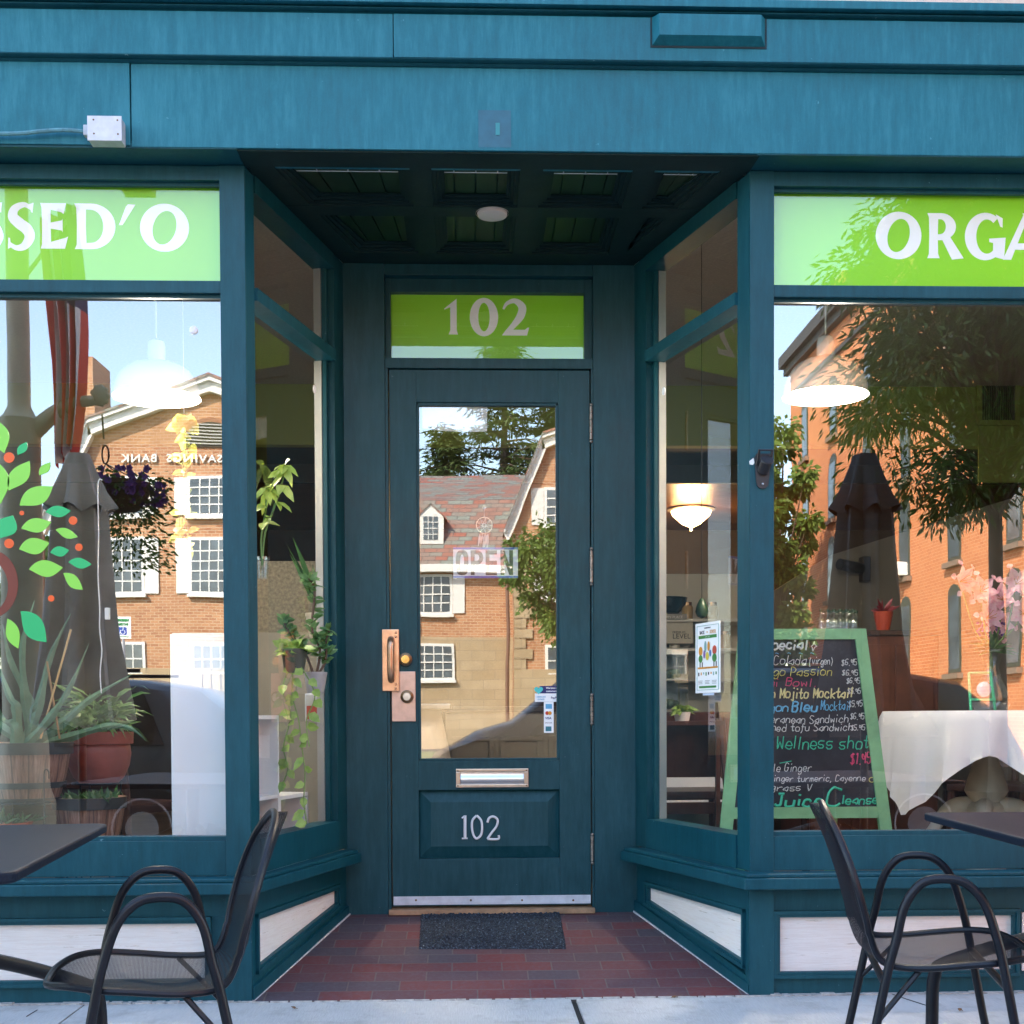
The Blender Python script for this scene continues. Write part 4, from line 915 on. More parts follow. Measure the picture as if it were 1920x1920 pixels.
for tx, a, y, h, m_, b_, th in (
    ('Special', 1434, 1218, 19, 'w', 1516, .0075), ('*', 1520, 1219, 16, 'w', 1537, .003), ('~ ~ ~ ~', 1453, 1227, 7, 'b', 1532, .003),
    ('Pina Colada', 1402, 1246, 17, 'w', 1514, .0028), ('(virgen)', 1517, 1246, 14, 'w', 1563, .003), ('$6.95', 1578, 1247, 11, 'w', 1608, .0028),
    ('Mango Passion', 1412, 1267, 17, 'y', 1563, .0034), ('$6.95', 1579, 1266, 10, 'w', 1610, .0028), ('Acai Bowl.', 1410, 1287, 15, 'p', 1533, .0036), ('$6.95', 1587, 1281, 10, 'w', 1614, .0028),
    ('Virgin Mojito Mocktail', 1400, 1309, 19, 'c', 1600, .0058), ('$5.95', 1589, 1300, 10, 'w', 1615, .0028),
    ('Dragon', 1402, 1334, 17, 'b', 1481, .0055), ('Bleu', 1485, 1335, 19, 'b', 1534, .0075), ('Mocktail', 1539, 1332, 18, 'b', 1596, .0036), ('$5.95', 1591, 1325, 11, 'w', 1618, .0028),
    ('Mediteranean Sandwich', 1400, 1356, 15, 'w', 1592, .003), ('$6.95', 1594, 1348, 11, 'w', 1622, .0028), ('Seasoned tofu Sandwich', 1398, 1371, 14, 'w', 1600, .0032), ('$5.95', 1595, 1369, 10, 'w', 1623, .0028),
    ('Tiny Wellness shot', 1392, 1405, 24, 't', 1632, .0048), ('$1.95', 1594, 1432, 20, 'p', 1634, .005),
    ('Pineapple Ginger', 1388, 1447, 15, 'w', 1524, .003), ('Orange ginger turmeric, Cayenne', 1388, 1466, 12, 'w', 1624, .0028), ('Wheatgrass V', 1386, 1483, 13, 'w', 1524, .003),
    ('Juice', 1452, 1512, 22, 't', 1546, .0105), ('C', 1549, 1511, 34, 't', 1582, .010), ('leanse', 1578, 1508, 17, 't', 1648, .0065)):
    chalk(tx, a, y, h, CT[m_], b_, th)
t = B(); q = at(1634, 1462, YB); t.tube([(q.x+.012*math.cos(a), YB-.0065, q.z+.010*math.sin(a)) for a in [2*PI*k/14 for k in range(14)]], .0018, 4, True); t.build('chalk_lettering', CH_Y, ch)
t = B(); t.tube([pt(1462, 1431, YB-.0065), pt(1484, 1427, YB-.0065)], .002, 4); t.build('chalk_underline', CH_T, ch)

# --- table with white cloth
YT = 1.25
tb = at(1655, 1333, YT-.45); tz = at(1700, 1333, YT-.4).z; cx, cy = at(1850, 1333, YT).x, YT
tbl = thing('pedestal_table', 'ivory carved pedestal table with scroll feet under a white cloth in the right window', 'table', (cx, cy, .19))
B().lathe([(.0001, tz-.03), (.46, tz-.03), (.47, tz-.015), (.46, tz-.006), (.0001, tz-.006)], (cx, cy, 0), 40).build('tabletop', IVORY, tbl, smooth=True)
B().lathe([(.12, tz-.03), (.10, tz-.07), (.05, tz-.12), (.045, tz-.2), (.085, tz-.32), (.10, tz-.38), (.07, tz-.43), (.09, tz-.45), (.09, .30), (.02, .24)], (cx, cy, 0), 28).build('pedestal', IVORY, tbl, smooth=True)
for k in range(4):
    a = math.radians(225+90*k+18); dx, dy = math.cos(a), math.sin(a)
    P = smooth_path([(cx+dx*.05, cy+dy*.05, .62), (cx+dx*.16, cy+dy*.16, .60), (cx+dx*.25, cy+dy*.25, .48), (cx+dx*.32, cy+dy*.32, .33), (cx+dx*.42, cy+dy*.42, .25), (cx+dx*.50, cy+dy*.50, .235)], 5)
    B().tube(P, [.036+.008*math.sin(i*.5) for i in range(len(P))], 10).ball((cx+dx*.51, cy+dy*.51, .236), .034, 12).build('scroll_foot', IVORY, tbl, smooth=True)
vs, fs = [], []; n, rings = 120, 14
def clothr(a):   # square cloth on round top: hang length by angle
    q_ = abs((math.degrees(a)+20) % 90-45)/45; return .20+.28*(1-q_)**1.3+.012*math.sin(a*7)
for i in range(rings+1):
    for k in range(n):
        a = 2*PI*k/n; h = clothr(a)
        if i <= 3: rr = .475*i/3; z = tz+.0005
        else:
            u = (i-3)/(rings-3); fold = .040*u*abs(math.sin(5.5*a+1.2*math.sin(2*a)))-.02*u+.014*u*math.sin(19*a+.7)+.006*math.sin(43*a)*u
            rr = .485+.03*u+fold; z = tz-.006-h*u
        vs.append((cx+rr*math.cos(a), cy+rr*math.sin(a), z))
for i in range(rings):
    for k in range(n): fs.append((i*n+k, i*n+(k+1) % n, (i+1)*n+(k+1) % n, (i+1)*n+k))
tag(B().add(vs, fs).build('tablecloth', CLOTH, None, smooth=True), 'white cloth hanging in points over the ivory pedestal table', 'tablecloth')
# lilies in a glass vase
vx = at(1858, 1300, YT-.2).x; vy = YT-.2
vase = thing('flower_vase', 'curved clear glass vase of pink lilies standing on the white cloth', 'vase', (vx, vy, tz))
B().lathe([(.0001, tz+.004), (.07, tz+.004), (.085, tz+.03), (.078, tz+.08), (.045, tz+.15), (.032, tz+.20), (.05, tz+.26), (.062, tz+.28)], (vx, vy, 0), 28).build('vase_glass', CLEAR, vase, smooth=True)
flw = [(1800, 1090, .2), (1838, 1110, .0), (1880, 1125, -.3), (1905, 1095, .1), (1850, 1160, .3), (1920, 1150, -.2), (1868, 1170, 0)]
stm = B(); pet = B(); pis = B()
for px, py, tw in flw:
    f = at(px, py, vy+random.uniform(-.08, .05)); stm.tube(smooth_path([(vx, vy, tz+.05), (vx, vy, tz+.26), (f.x*.6+vx*.4, f.y, tz+.36), f], 4), .004, 6)
    ax = Vector((tw+random.uniform(-.3, .3), -.8, random.uniform(-.1, .5))).normalized(); u_ = ax.orthogonal().normalized(); v_ = ax.cross(u_)
    for k in range(6):
        a = 2*PI*k/6+tw; d = (u_*math.cos(a)+v_*math.sin(a))*1.0+ax*.55; pet.leaf(f, d, .085, .056, n=ax, droop=.0, fold=.25)
        d2 = d.normalized(); e = f+d2*.078; pet.leaf(e, (u_*math.cos(a)+v_*math.sin(a))*1-ax*.4, .03, .036, n=ax)
    for k in range(5): a = 2*PI*k/5; pis.tube([f, f+ax*.05+(u_*math.cos(a)+v_*math.sin(a))*.02], .0015, 4)
stm.build('stem', STEM, vase, smooth=True); pet.build('lily_flower', PINKP, vase); pis.build('stamen', plain('stamen_orange', (.5, .2, .04), .7), vase)
t = B()
for k in range(26): t.leaf((vx+random.uniform(-.03, .03), vy, tz+.27), (random.uniform(-1, 1), random.uniform(-.6, .4), random.uniform(.1, 1)), random.uniform(.08, .16), .025, droop=.3)
t.build('foliage', LDARK, vase)
t = B()
for k in range(60):
    q = Vector(pt(1862+random.uniform(-30, 22), 1175+random.uniform(-12, 18), vy)); t.ball(q, .006, 6)
t.build('small_purple_flower', PURP, vase)
sx = at(1850, 1330, YT-.38).x
st_ = thing('phone_stand', 'small bright green folding stand in front of the lily vase', 'stand', (sx, YT-.36, tz))
t = B(); z = tz
for dx in (-.055, .055): t.tube([(sx+dx, YT-.34, z+.002), (sx+dx*.9, YT-.30, z+.17)], .0065, 6)
t.tube([(sx-.05, YT-.30, z+.17), (sx+.05, YT-.30, z+.17)], .0065, 6); t.tube([(sx-.055, YT-.34, z+.05), (sx+.055, YT-.34, z+.05)], .0065, 6)
t.build('stand_frame', plain('bright_green_plastic', (.05, .45, .22), .4), st_)
B().ball((sx, YT-.35, z+.095), .034, 12, (1, .4, 1)).build('rosette', plain('pale_rosette', (.45, .52, .68), .5), st_, smooth=True)

# --- bar cabinet behind the chalkboard with bottles and a red flower pot
YC = 2.3
c0, c1 = at(1505, 1182, YC), at(1760, 1182, YC)
cab = thing('bar_cabinet', 'dark wooden bar cabinet behind the chalkboard', 'cabinet', (c0.x, YC, .19))
B().box(c0.x, c1.x, YC, YC+.5, .19, c0.z-.03, .004).build('carcass', BROWN, cab); B().box(c0.x-.02, c1.x+.02, YC-.02, YC+.52, c0.z-.03, c0.z, .004).build('worktop', plain('black_top', (.02, .016, .014), .3), cab)
for i in range(3):
    xa = c0.x+.03+i*(c1.x-c0.x-.03)/3; B().box(xa, xa+(c1.x-c0.x-.12)/3, YC-.014, YC-.001, .3, c0.z-.08, .004).build('cabinet_door', BROWN, cab)
for i in range(6):
    for j in range(2):
        q = at(1540+i*12+j*5, 1180, YC+.08+j*.08); bt = thing('water_bottle', 'small clear water bottle in the cluster standing on the bar cabinet', 'bottle', (q.x, q.y, c0.z), 0, 'clear bottles clustered on the bar cabinet')
        B().lathe([(.0001, c0.z), (.026, c0.z), (.026, c0.z+.07), (.012, c0.z+.095), (.011, c0.z+.11)], (q.x, q.y, 0), 12).build('bottle_body', CLEAR, bt, smooth=True)
        B().lathe([(.012, c0.z+.108), (.012, c0.z+.122), (.0001, c0.z+.122)], (q.x, q.y, 0), 10).build('cap', plain('dark_green_cap', (.02, .07, .04), .4), bt)
q = at(1656, 1182, YC+.1)
fp = thing('flower_pot', 'small red pot with red leaves standing on the bar cabinet', 'pot plant', (q.x, q.y, c0.z))
B().lathe([(.0001, c0.z), (.035, c0.z), (.055, c0.z+.11), (.05, c0.z+.11), (.0001, c0.z+.10)], (q.x, q.y, 0), 18).build('pot', REDP, fp, smooth=True)
t = B()
for k in range(22): t.leaf((q.x, q.y, c0.z+.10), (random.uniform(-1, 1), random.uniform(-.8, .3), random.uniform(.2, 1)), random.uniform(.05, .11), .03)
t.build('leaves', plain('red_leaf', (.25, .03, .04), .5), fp)
q = at(1582, 1066, 4.5)
sp = thing('wall_spotlight', 'black spotlight fixed to the greige stair wall', 'spotlight', (q.x, 4.59, q.z))
B().tube([(q.x+.13, 4.5, q.z), (q.x-.06, 4.40, q.z+.02)], .04, 14).build('lamp_head', CHARC, sp, smooth=True); B().box(q.x+.14, q.x+.20, 4.5, 4.598, q.z-.09, q.z+.09, .01).build('mount', CHARC, sp)

# --- wooden chairs inside
def wood_chair(x, y, rz, label, z0=.19):
    t = thing('wooden_chair', label, 'chair', (x, y, z0), rz, 'brown wooden chairs inside the shop')
    for sx in (-1, 1):
        B().tube([(sx*.20, -.20, 0), (sx*.19, -.19, .44), (sx*.205, -.235, .66), (sx*.215, -.27, .86)], [.02, .022, .022, .02], 8).build('rear_leg', BROWN, t, local=True, smooth=True)
        B().tube([(sx*.20, .20, 0), (sx*.19, .19, .43)], [.017, .021], 8).build('front_leg', BROWN, t, local=True)
    b = B(); rows = []; n = 10
    for j in range(2):
        for i in range(n+1): u = -1+2*i/n; rows.append((u*.225, -.225-.03*j*2.2+.03*(u*u)-.012, .55+.33*j+(-.0)))
    vs = [(v[0], v[1], v[2]) for v in rows]+[(v[0], v[1]-.018, v[2]) for v in rows]; m_ = n+1
    fs = [(i, i+1, m_+i+1, m_+i) for i in range(n)]+[(2*m_+i, 3*m_+i, 3*m_+i+1, 2*m_+i+1) for i in range(n)]+[(i, 2*m_+i, 2*m_+i+1, i+1) for i in range(n)]+[(m_+i, m_+i+1, 3*m_+i+1, 3*m_+i) for i in range(n)]+[(0, m_, 3*m_, 2*m_), (n, 2*m_+n, 3*m_+n, m_+n)]
    b.add(vs, fs); b.build('backrest', BROWN, t, local=True, bevel=.003)
    B().box(-.215, .215, -.20, .22, .43, .475, .014).build('seat', SEATR, t, local=True)
    B().box(-.19, .19, -.21, -.19, .36, .42, .003).build('seat_rail', BROWN, t, local=True)
wood_chair(at(1300, 1400, 1.75).x, 1.95, .08, 'brown wooden chair seen through the right side pane behind the poster')
wood_chair(at(262, 1400, 1.5).x-.02, 1.25, -.45, 'brown wooden chair behind the plant pots in the left window')
wood_chair(at(1900, 1400, 2.1).x, 2.5, PI-.3, 'brown wooden chair on the far side of the white clothed table')
wood_chair(at(1470, 1550, 1.2).x, 1.35, PI, 'brown wooden chair behind the chalkboard legs')

# --- counter behind the door and things on it
YD = 3.2
a0_, a1_ = at(835, 1325, YD), at(1052, 1325, YD)
ct = thing('service_counter', 'greige panelled service counter facing the door', 'counter', (a0_.x, YD, .19))
B().box(a0_.x, a1_.x+.15, YD, YD+.55, .19, a0_.z-.035).build('counter_body', CAB, ct); B().box(a0_.x-.03, a1_.x+.17, YD-.03, YD+.58, a0_.z-.035, a0_.z, .006).build('counter_top', plain('dark_counter_top', (.05, .045, .04), .3), ct)
for i in range(3):
    xa = a0_.x+.04+i*.30
    for (x0, x1, z0, z1) in ((xa, xa+.26, .9, .93), (xa, xa+.26, .27, .30), (xa, xa+.03, .3, .9), (xa+.23, xa+.26, .3, .9)): B().box(x0, x1, YD-.012, YD-.0005, z0, z1, .003).build('panel_trim', CAB, ct)
q = at(812, 1320, 2.6)
br = thing('white_barrel_counter', 'curved white end counter to the left of the greige counter', 'counter', (q.x, 2.7, .19))
B().lathe([(.20, .19), (.19, .5), (.16, .8), (.10, q.z-.03)], (q.x-.06, 2.75, 0), 32).build('curved_body', plain('cream_laminate', (.66, .6, .5), .5, 0, .05), br, smooth=True)
B().box(q.x-.26, q.x+.10, 2.5, 2.95, q.z-.03, q.z, .004).build('steel_top', STEEL, br)
# shelf wall with appliances seen through the right side pane
YE = 4.2
k0, k1 = at(1205, 1160, YE), at(1395, 1160, YE)
sh = thing('back_counter', 'pale back counter with shelves seen through the right side pane', 'counter', (k0.x, YE, .19))
B().box(k0.x-.3, k1.x+.1, YE+.02, YE+.4, .19, at(0, 1340, YE).z).build('counter_body', CAB, sh)
for py in (1160, 1215, 1272): z = at(1300, py, YE).z; B().box(k0.x-.3, k1.x+.1, YE+.0, YE+.4, z-.02, z).build('shelf', plain('pale_shelf', (.5, .47, .42), .5), sh)
B().box(k0.x-.3, k1.x+.1, YE+.4, YE+.42, at(0, 1340, YE).z, at(0, 1065, YE).z).build('splashback', IBEIGE, sh)
def boxthing(nm, px0, px1, py0, py1, Y, d, mat, label, cat, bev=.006, zfix=None):
    a = at(px0, py1, Y); b = at(px1, py0, Y); t = thing(nm, label, cat, (a.x, Y, a.z)); B().box(a.x, b.x, Y, Y+d, a.z+.0005, b.z, bev).build('body', mat, t); return t, a, b
bx, a, b = boxthing('level_box', 1222, 1300, 1162, 1207, YE+.03, .3, plain('cream_carton', (.45, .40, .31), .6), 'cream carton marked LEVEL on the back shelf', 'box')
text('LEVEL', at(1262, 1200, YE).x, at(0, 1200, YE).z, .05, plain('ink', (.03, .03, .03), .6), YE+.027, 'lettering', bx); text('PREMIUM', at(1262, 1190, YE).x, at(0, 1190, YE).z, .022, plain('ink', (.03, .03, .03), .6), YE+.027, 'lettering', bx)
for i in range(7):
    qx = at(1222+i*24, 1160, YE).x; zz = at(1300, 1160 if i % 2 else 1215, YE).z
    jr = thing('storage_jar', 'small glass jar standing on the shelves behind the right side pane', 'jar', (qx, YE+.1, zz), 0, 'jars on the back shelves')
    B().lathe([(.0001, zz), (.04, zz), (.042, zz+.09), (.03, zz+.105)], (qx, YE+.12, 0), 14).build('jar_body', plain('jar_fill_%d' % (i % 3), ((.4, .25, .1), (.2, .3, .1), (.5, .42, .3))[i % 3], .2), jr, smooth=True); B().lathe([(.034, zz+.1), (.034, zz+.125), (.0001, zz+.125)], (qx, YE+.12, 0), 14).build('lid', DBRASS, jr)
bt0 = at(1225, 1400, 2.7)
bt_ = thing('back_table', 'small square table under a white cloth behind the wooden chair in the right side pane', 'table', (bt0.x+.35, 2.9, .19))
B().box(bt0.x, bt0.x+.75, 2.7, 3.35, .50, .93, .01).build('hanging_cloth', CLOTH, bt_)
for dx in (.06, .69):
    for dy in (.06, .59): B().box(bt0.x+dx-.025, bt0.x+dx+.025, 2.7+dy-.025, 2.7+dy+.025, .19, .50).build('leg', BROWN, bt_)
q = at(1252, 1150, YE+.15)
bw = thing('dark_bowl', 'dark metal bowl on the back counter ledge', 'bowl', (q.x, q.y, q.z))
B().lathe([(.0001, q.z-.01), (.08, q.z), (.13, q.z+.06), (.14, q.z+.11), (.13, q.z+.11), (.0001, q.z+.03)], (q.x, q.y, 0), 28).build('bowl_body', plain('gunmetal', (.06, .06, .065), .25, .8, .2), bw, smooth=True)
sg_, a, b = boxthing('wooden_word_sign', 1220, 1288, 1151, 1161, YE-.02, .02, plain('grey_sign_board', (.25, .22, .19), .7), 'narrow grey plank sign reading IS MY HAPPY PLACE', 'sign', .001)
text('IS MY HAPPY PLACE', a.x+.005, a.z+.006, .025, OFFW, YE-.021, 'lettering', sg_)
dc, a, b = boxthing('display_case', 1222, 1290, 1218, 1330, 3.6, .4, CLEAR, 'glass food display case behind the wooden chair', 'display case', 0)
B().box(a.x, b.x, 3.601, 4.0, b.z-.03, b.z+.002).build('case_top', STEEL, dc); B().box(a.x, b.x, 3.61, 3.99, (a.z+b.z)/2-.006, (a.z+b.z)/2+.006).build('glass_shelf', STEEL, dc); B().box(a.x+.01, b.x-.01, 3.95, 3.99, a.z, b.z-.03).build('case_back', plain('case_lining', (.4, .43, .45), .4), dc)
t = B()
for k in range(26): t.ball((random.uniform(a.x+.05, b.x-.05), random.uniform(3.65, 3.9), (a.z if k % 2 else (a.z+b.z)/2)+.04), random.uniform(.02, .04), 8)
t.build('packed_food', plain('wrapped_food', (.25, .30, .2), .3, 0, .6, 12), dc, smooth=True)
q = at(1279, 1352, 1.55)
pp = thing('small_pot_plant', 'little white pot with a light green trailing plant beside the poster', 'pot plant', (q.x, q.y, q.z))
zt_ = q.z
B().lathe([(.0001, zt_), (.034, zt_), (.043, zt_+.045), (.038, zt_+.045), (.0001, zt_+.035)], (q.x, q.y, 0), 20).build('pot', WHITE, pp, smooth=True)
t = B()
for k in range(34): t.leaf((q.x+random.uniform(-.02, .02), q.y, zt_+.045), (random.uniform(-1, 1), random.uniform(-.7, .3), random.uniform(.1, .8)), random.uniform(.05, .10), .035, droop=.5)
t.build('leaves', LPOTH, pp)
st = thing('plant_ledge', 'narrow dark console carrying the little white pot plant', 'console', (q.x, q.y, .19))
B().box(q.x-.16, q.x+.2, q.y-.06, q.y+.10, zt_-.02, zt_).build('console_top', BROWN, st)
for sx in (-.14, .18): B().box(q.x+sx-.01, q.x+sx+.01, q.y, q.y+.03, .19, zt_-.02).build('console_leg', BROWN, st)
# avocado ornament on cord
q = at(1316, 1142, 1.3); av = thing('hanging_green_ornament', 'dark green drop-shaped ornament hanging behind the right side pane', 'ornament', (q.x, q.y, q.z))
B().lathe([(.0001, q.z-.045), (.022, q.z-.035), (.031, q.z-.012), (.026, q.z+.015), (.012, q.z+.045), (.0001, q.z+.055)], (q.x, q.y, 0), 20).build('ornament_body', plain('avocado_green', (.02, .055, .02), .4, 0, .3, 40), av, smooth=True)
B().tube([(q.x, q.y, q.z+.05), (q.x, q.y, 4.0)], .0015, 4).build('cord', CHARC, av)

# --- left window: white stepped shelves
def shelfcol(A, d, n, u0, u1, t0, depth, zt, name='cube_shelf'):
    pass
wb0, wb1 = at(326, 1500, .12), at(424, 1500, .12); zt0 = at(370, 1187, .12).z
cs = thing('white_step_shelf', 'white stepped cube shelf standing behind the left post with its back to the street', 'shelf', (wb0.x, .2, .19))
B().box(wb0.x, -.905, .12, .14, .19, zt0, .002).build('back_board', MELA, cs)
dL = Vector((.26, 1)).normalized(); nL = Vector((dL.y, -dL.x))
steps = [(.16, .36, at(500, 1190, .3).z), (.36, .60, at(520, 1341, .5).z), (.60, .92, at(580, 1488, .8).z)]
for u0, u1, zt in steps:
    b = B(); t1, t0 = -.14, -.40
    b.wall(A_L, B_L, u0, u0+.014, .19, zt, t0, t1); b.wall(A_L, B_L, u1-.014, u1, .19, zt, t0, t1); b.wall(A_L, B_L, u0+.0145, u1-.0145, zt-.016, zt, t0, t1+.001); b.wall(A_L, B_L, u0+.0145, u1-.0145, .19, zt-.017, t0, t0+.01)
    z = zt-.33
    while z > .25: b.wall(A_L, B_L, u0+.0145, u1-.0145, z-.014, z, t0+.011, t1-.001); z -= .33
    b.build('cube_column', MELA, cs)
# a beige frosted partition and dark unit behind
q0, q1 = at(486, 1186, 2.4), at(592, 1052, 2.4)
fpn, a, b = boxthing('frosted_partition', 470, 592, 1052, 1186, 2.4, .03, plain('pebbled_beige_panel', (.22, .19, .13), .35, 0, .5, 60, .8), 'beige pebbled partition panel behind the pothos plants', 'partition', .003)
B().box(a.x-.02, b.x+.02, 2.395, 2.44, .19, a.z).build('lower_panel', CAB, fpn)
mc, a, b = boxthing('espresso_machine', 572, 622, 1300, 1352, 2.0, .3, STEEL, 'steel and red machine on the counter behind the left side pane', 'machine')
B().box(a.x+.01, a.x+.09, 1.99, 2.0, a.z+.01, a.z+.08).build('red_panel', REDP, mc); B().box(a.x-.1, b.x+.2, 1.98, 2.5, .19, a.z-.001).build('stand', CAB, mc)

# --- plants
def vine(P, mb, sm, step=.05, L=.06, W=.045, spread=1.0):
    P = smooth_path(P, 8); sm.tube(P, .0028, 5); acc = 0
    for i in range(1, len(P)):
        acc += (P[i]-P[i-1]).length
        if acc > step:
            acc = 0; mb.leaf(P[i], (random.uniform(-1, 1)*spread, random.uniform(-.8, .2), random.uniform(-.7, .3)), L*random.uniform(.7, 1.25), W*random.uniform(.8, 1.2), n=(random.uniform(-.4, .4), -1, random.uniform(0, .8)), droop=.2)
def potted(nm, label, px, py, Y, r, h, potmat, cat='pot plant'):
    q = at(px, py, Y); t = thing(nm, label, cat, (q.x, Y, q.z))
    B().lathe([(.0001, q.z), (r*.72, q.z), (r*.97, q.z+h*.88), (r, q.z+h*.88), (r, q.z+h), (r*.92, q.z+h), (r*.9, q.z+h*.9), (.0001, q.z+h*.9)], (q.x, Y, 0), 28).build('pot', potmat, t, smooth=True)
    return t, Vector((q.x, Y, q.z+h*.92))
Yp = .50
t, c = potted('trailing_pothos', 'green pothos trailing down the white step shelf beside the door', 552, 1262, .62, .055, .10, plain('dark_nursery_pot', (.04, .05, .04), .5))
lf, sm = B(), B()
for pxs in ([(552, 1230), (548, 1300), (560, 1350), (566, 1400), (572, 1450), (570, 1500), (575, 1545)], [(552, 1235), (530, 1290), (545, 1340), (532, 1400), (540, 1440), (530, 1470)], [(555, 1235), (590, 1300), (575, 1350), (580, 1400)]):
    vine([pt(a, b, .60-.0003*(b-1230)) for a, b in pxs], lf, sm, .045, .055, .045)
for k in range(26): lf.leaf(c+Vector((random.uniform(-.03, .03), 0, 0)), (random.uniform(-1, 1), random.uniform(-.6, .3), random.uniform(.0, 1)), random.uniform(.06, .10), .05, droop=.3)
lf.build('leaves', LPOTH, t); sm.build('stems', STEM, t)
t, c = potted('upright_jade_plant', 'upright bushy plant with oval leaves on the step shelf behind the left side pane', 592, 1300, .72, .05, .09, plain('grey_pot', (.3, .3, .3), .5))
lf, sm = B(), B()
for pxs in ([(592, 1270), (600, 1220), (585, 1180), (590, 1110), (578, 1085)], [(592, 1270), (610, 1240), (612, 1200), (618, 1180)], [(590, 1270), (570, 1220), (545, 1190), (530, 1160)]):
    P = smooth_path([pt(a, b, .72) for a, b in pxs], 6); sm.tube(P, .006, 6)
    for p in P[5:]:
        for _ in range(3): lf.leaf(p, (random.uniform(-1, 1), random.uniform(-.8, .5), random.uniform(-.2, .8)), random.uniform(.035, .06), .032, droop=.1)
lf.build('leaves', leafm('jade_leaf', (.07, .19, .06), (.16, .30, .12)), t); sm.build('stems', BARK, t)
t, c = potted('tall_basil_plant', 'lime green big leaved cutting in a glass jar on top of the white shelf', 492, 1085, .36, .03, .085, CLEAR)
lf, sm = B(), B()
for pxs in ([(492, 1060), (497, 1000), (515, 950), (530, 900), (534, 872)], [(492, 1060), (490, 1010), (498, 960), (500, 915)]):
    P = smooth_path([pt(a, b, .36) for a, b in pxs], 5); sm.tube(P, .004, 6)
    for p in P[8::3]:
        for _ in range(2): lf.leaf(p, (random.uniform(-1, 1), random.uniform(-.9, .1), random.uniform(-.9, .2)), random.uniform(.05, .085), .042, droop=.3)
    for _ in range(6): lf.leaf(P[-1], (random.uniform(-1, 1), random.uniform(-.9, .1), random.uniform(-.8, .3)), random.uniform(.05, .08), .036, droop=.4)
lf.build('leaves', leafm('lime_leaf', (.26, .44, .06), (.50, .60, .16)), t); sm.build('stems', STEM, t)
t, c = potted('spider_agave', 'dark spiky leaved plant in a pale pot behind the left side pane', 603, 1196, 1.6, .08, .12, plain('putty_pot', (.4, .37, .3), .6))
lf = B()
for k in range(28): a = random.uniform(0, 2*PI); lf.leaf(c, (math.cos(a)*.45, math.sin(a)*.45, 1), random.uniform(.25, .46), .035, droop=.1)
lf.build('leaves', LDARK, t)
# hanging vine with pendant light put into its leaf colour
q = at(345, 775, .55)
t = thing('hanging_lamplit_vine', 'yellow-green vine hanging beside the lit pendant lamp in the left window', 'hanging plant', (q.x, .55, q.z))
lf, sm = B(), B()
for _ in range(3): vine([pt(a+random.uniform(-8, 8), b, .55) for a, b in ((345, 772), (350, 830), (345, 880), (352, 930), (342, 980), (355, 1020))], lf, sm, .04, .055, .045, .9)
for _ in range(9): lf.leaf(pt(345+random.uniform(-8, 8), 785+random.uniform(-8, 20), .55), (random.uniform(-1, 1), -.5, random.uniform(-1, .2)), .075, .06, n=(0, -1, .3), droop=.3)
lf.build('leaves', LYEL, t); sm.build('stems', STEM, t); B().tube([(q.x, .55, q.z), (q.x, .55, 4.0)], .0015, 4).build('cord', WHITE, t)

# aloe in barrel pot
def barrelpot(nm, label, px, pytop, pybot, Y, rpx, extra=None):
    a = at(px, pytop, Y); b = at(px, pybot, Y); r = (at(px+rpx, pytop, Y).x-a.x); h = a.z-b.z
    o = thing(nm, label, 'pot plant', (a.x, Y, b.z)); prof = [(r*.70, 0), (r*.86, h*.4), (r*.96, h*.8), (r*.98, h)]
    g_ = B().lathe([(.0001, .001)]+prof+[(r*.9, h), (.0001, h*.93)], (0, 0, 0), 40); g_.build('barrel_pot', BARREL, o, smooth=True, local=True)
    for z0, z1, k in ((.80, 1.0, 1.0), (.22, .32, .84), (.0, .05, .74)): B().lathe([(r*(k-.03), h*z0), (r*(k+.02), h*z0), (r*(k+.035), h*z1), (r*(k-.02), h*z1)], (0, 0, 0), 40).build('hoop', plain('black_hoop', (.018, .02, .022), .45), o, local=True, smooth=True)
    B().lathe([(r*.9, h*.95), (.0001, h*.97)], (0, 0, 0), 24).build('soil', SOIL, o, local=True)
    return o, Vector((a.x, Y, a.z-.02)), r
def blade(mb, base, pts, w0):
    P = smooth_path([base]+pts, 7); n = len(P); vs, fs = [], []
    for i, p in enumerate(P):
        d = (P[min(n-1, i+1)]-P[max(0, i-1)]).normalized(); x = d.cross(Vector((0, -1, 0))); x = x.normalized() if x.length > .01 else Vector((1, 0, 0)); w_ = w0*(1-(i/(n-1))**1.7)*(.85+.15*math.sin(i))+.0008
        y_ = x.cross(d); vs += [p-x*w_/2+y_*(-w_*.12), p+y_*w_*.22, p+x*w_/2+y_*(-w_*.12), p-y_*w_*.28]
    for i in range(n-1):
        for k in range(4): fs.append((i*4+k, i*4+(k+1) % 4, i*4+4+(k+1) % 4, i*4+4+k))
    mb.add(vs, fs)
al, c, r = barrelpot('aloe_plant', 'big aloe with long pointed leaves in a slatted barrel pot at the left edge', 48, 1392, 1500, .42, 84)
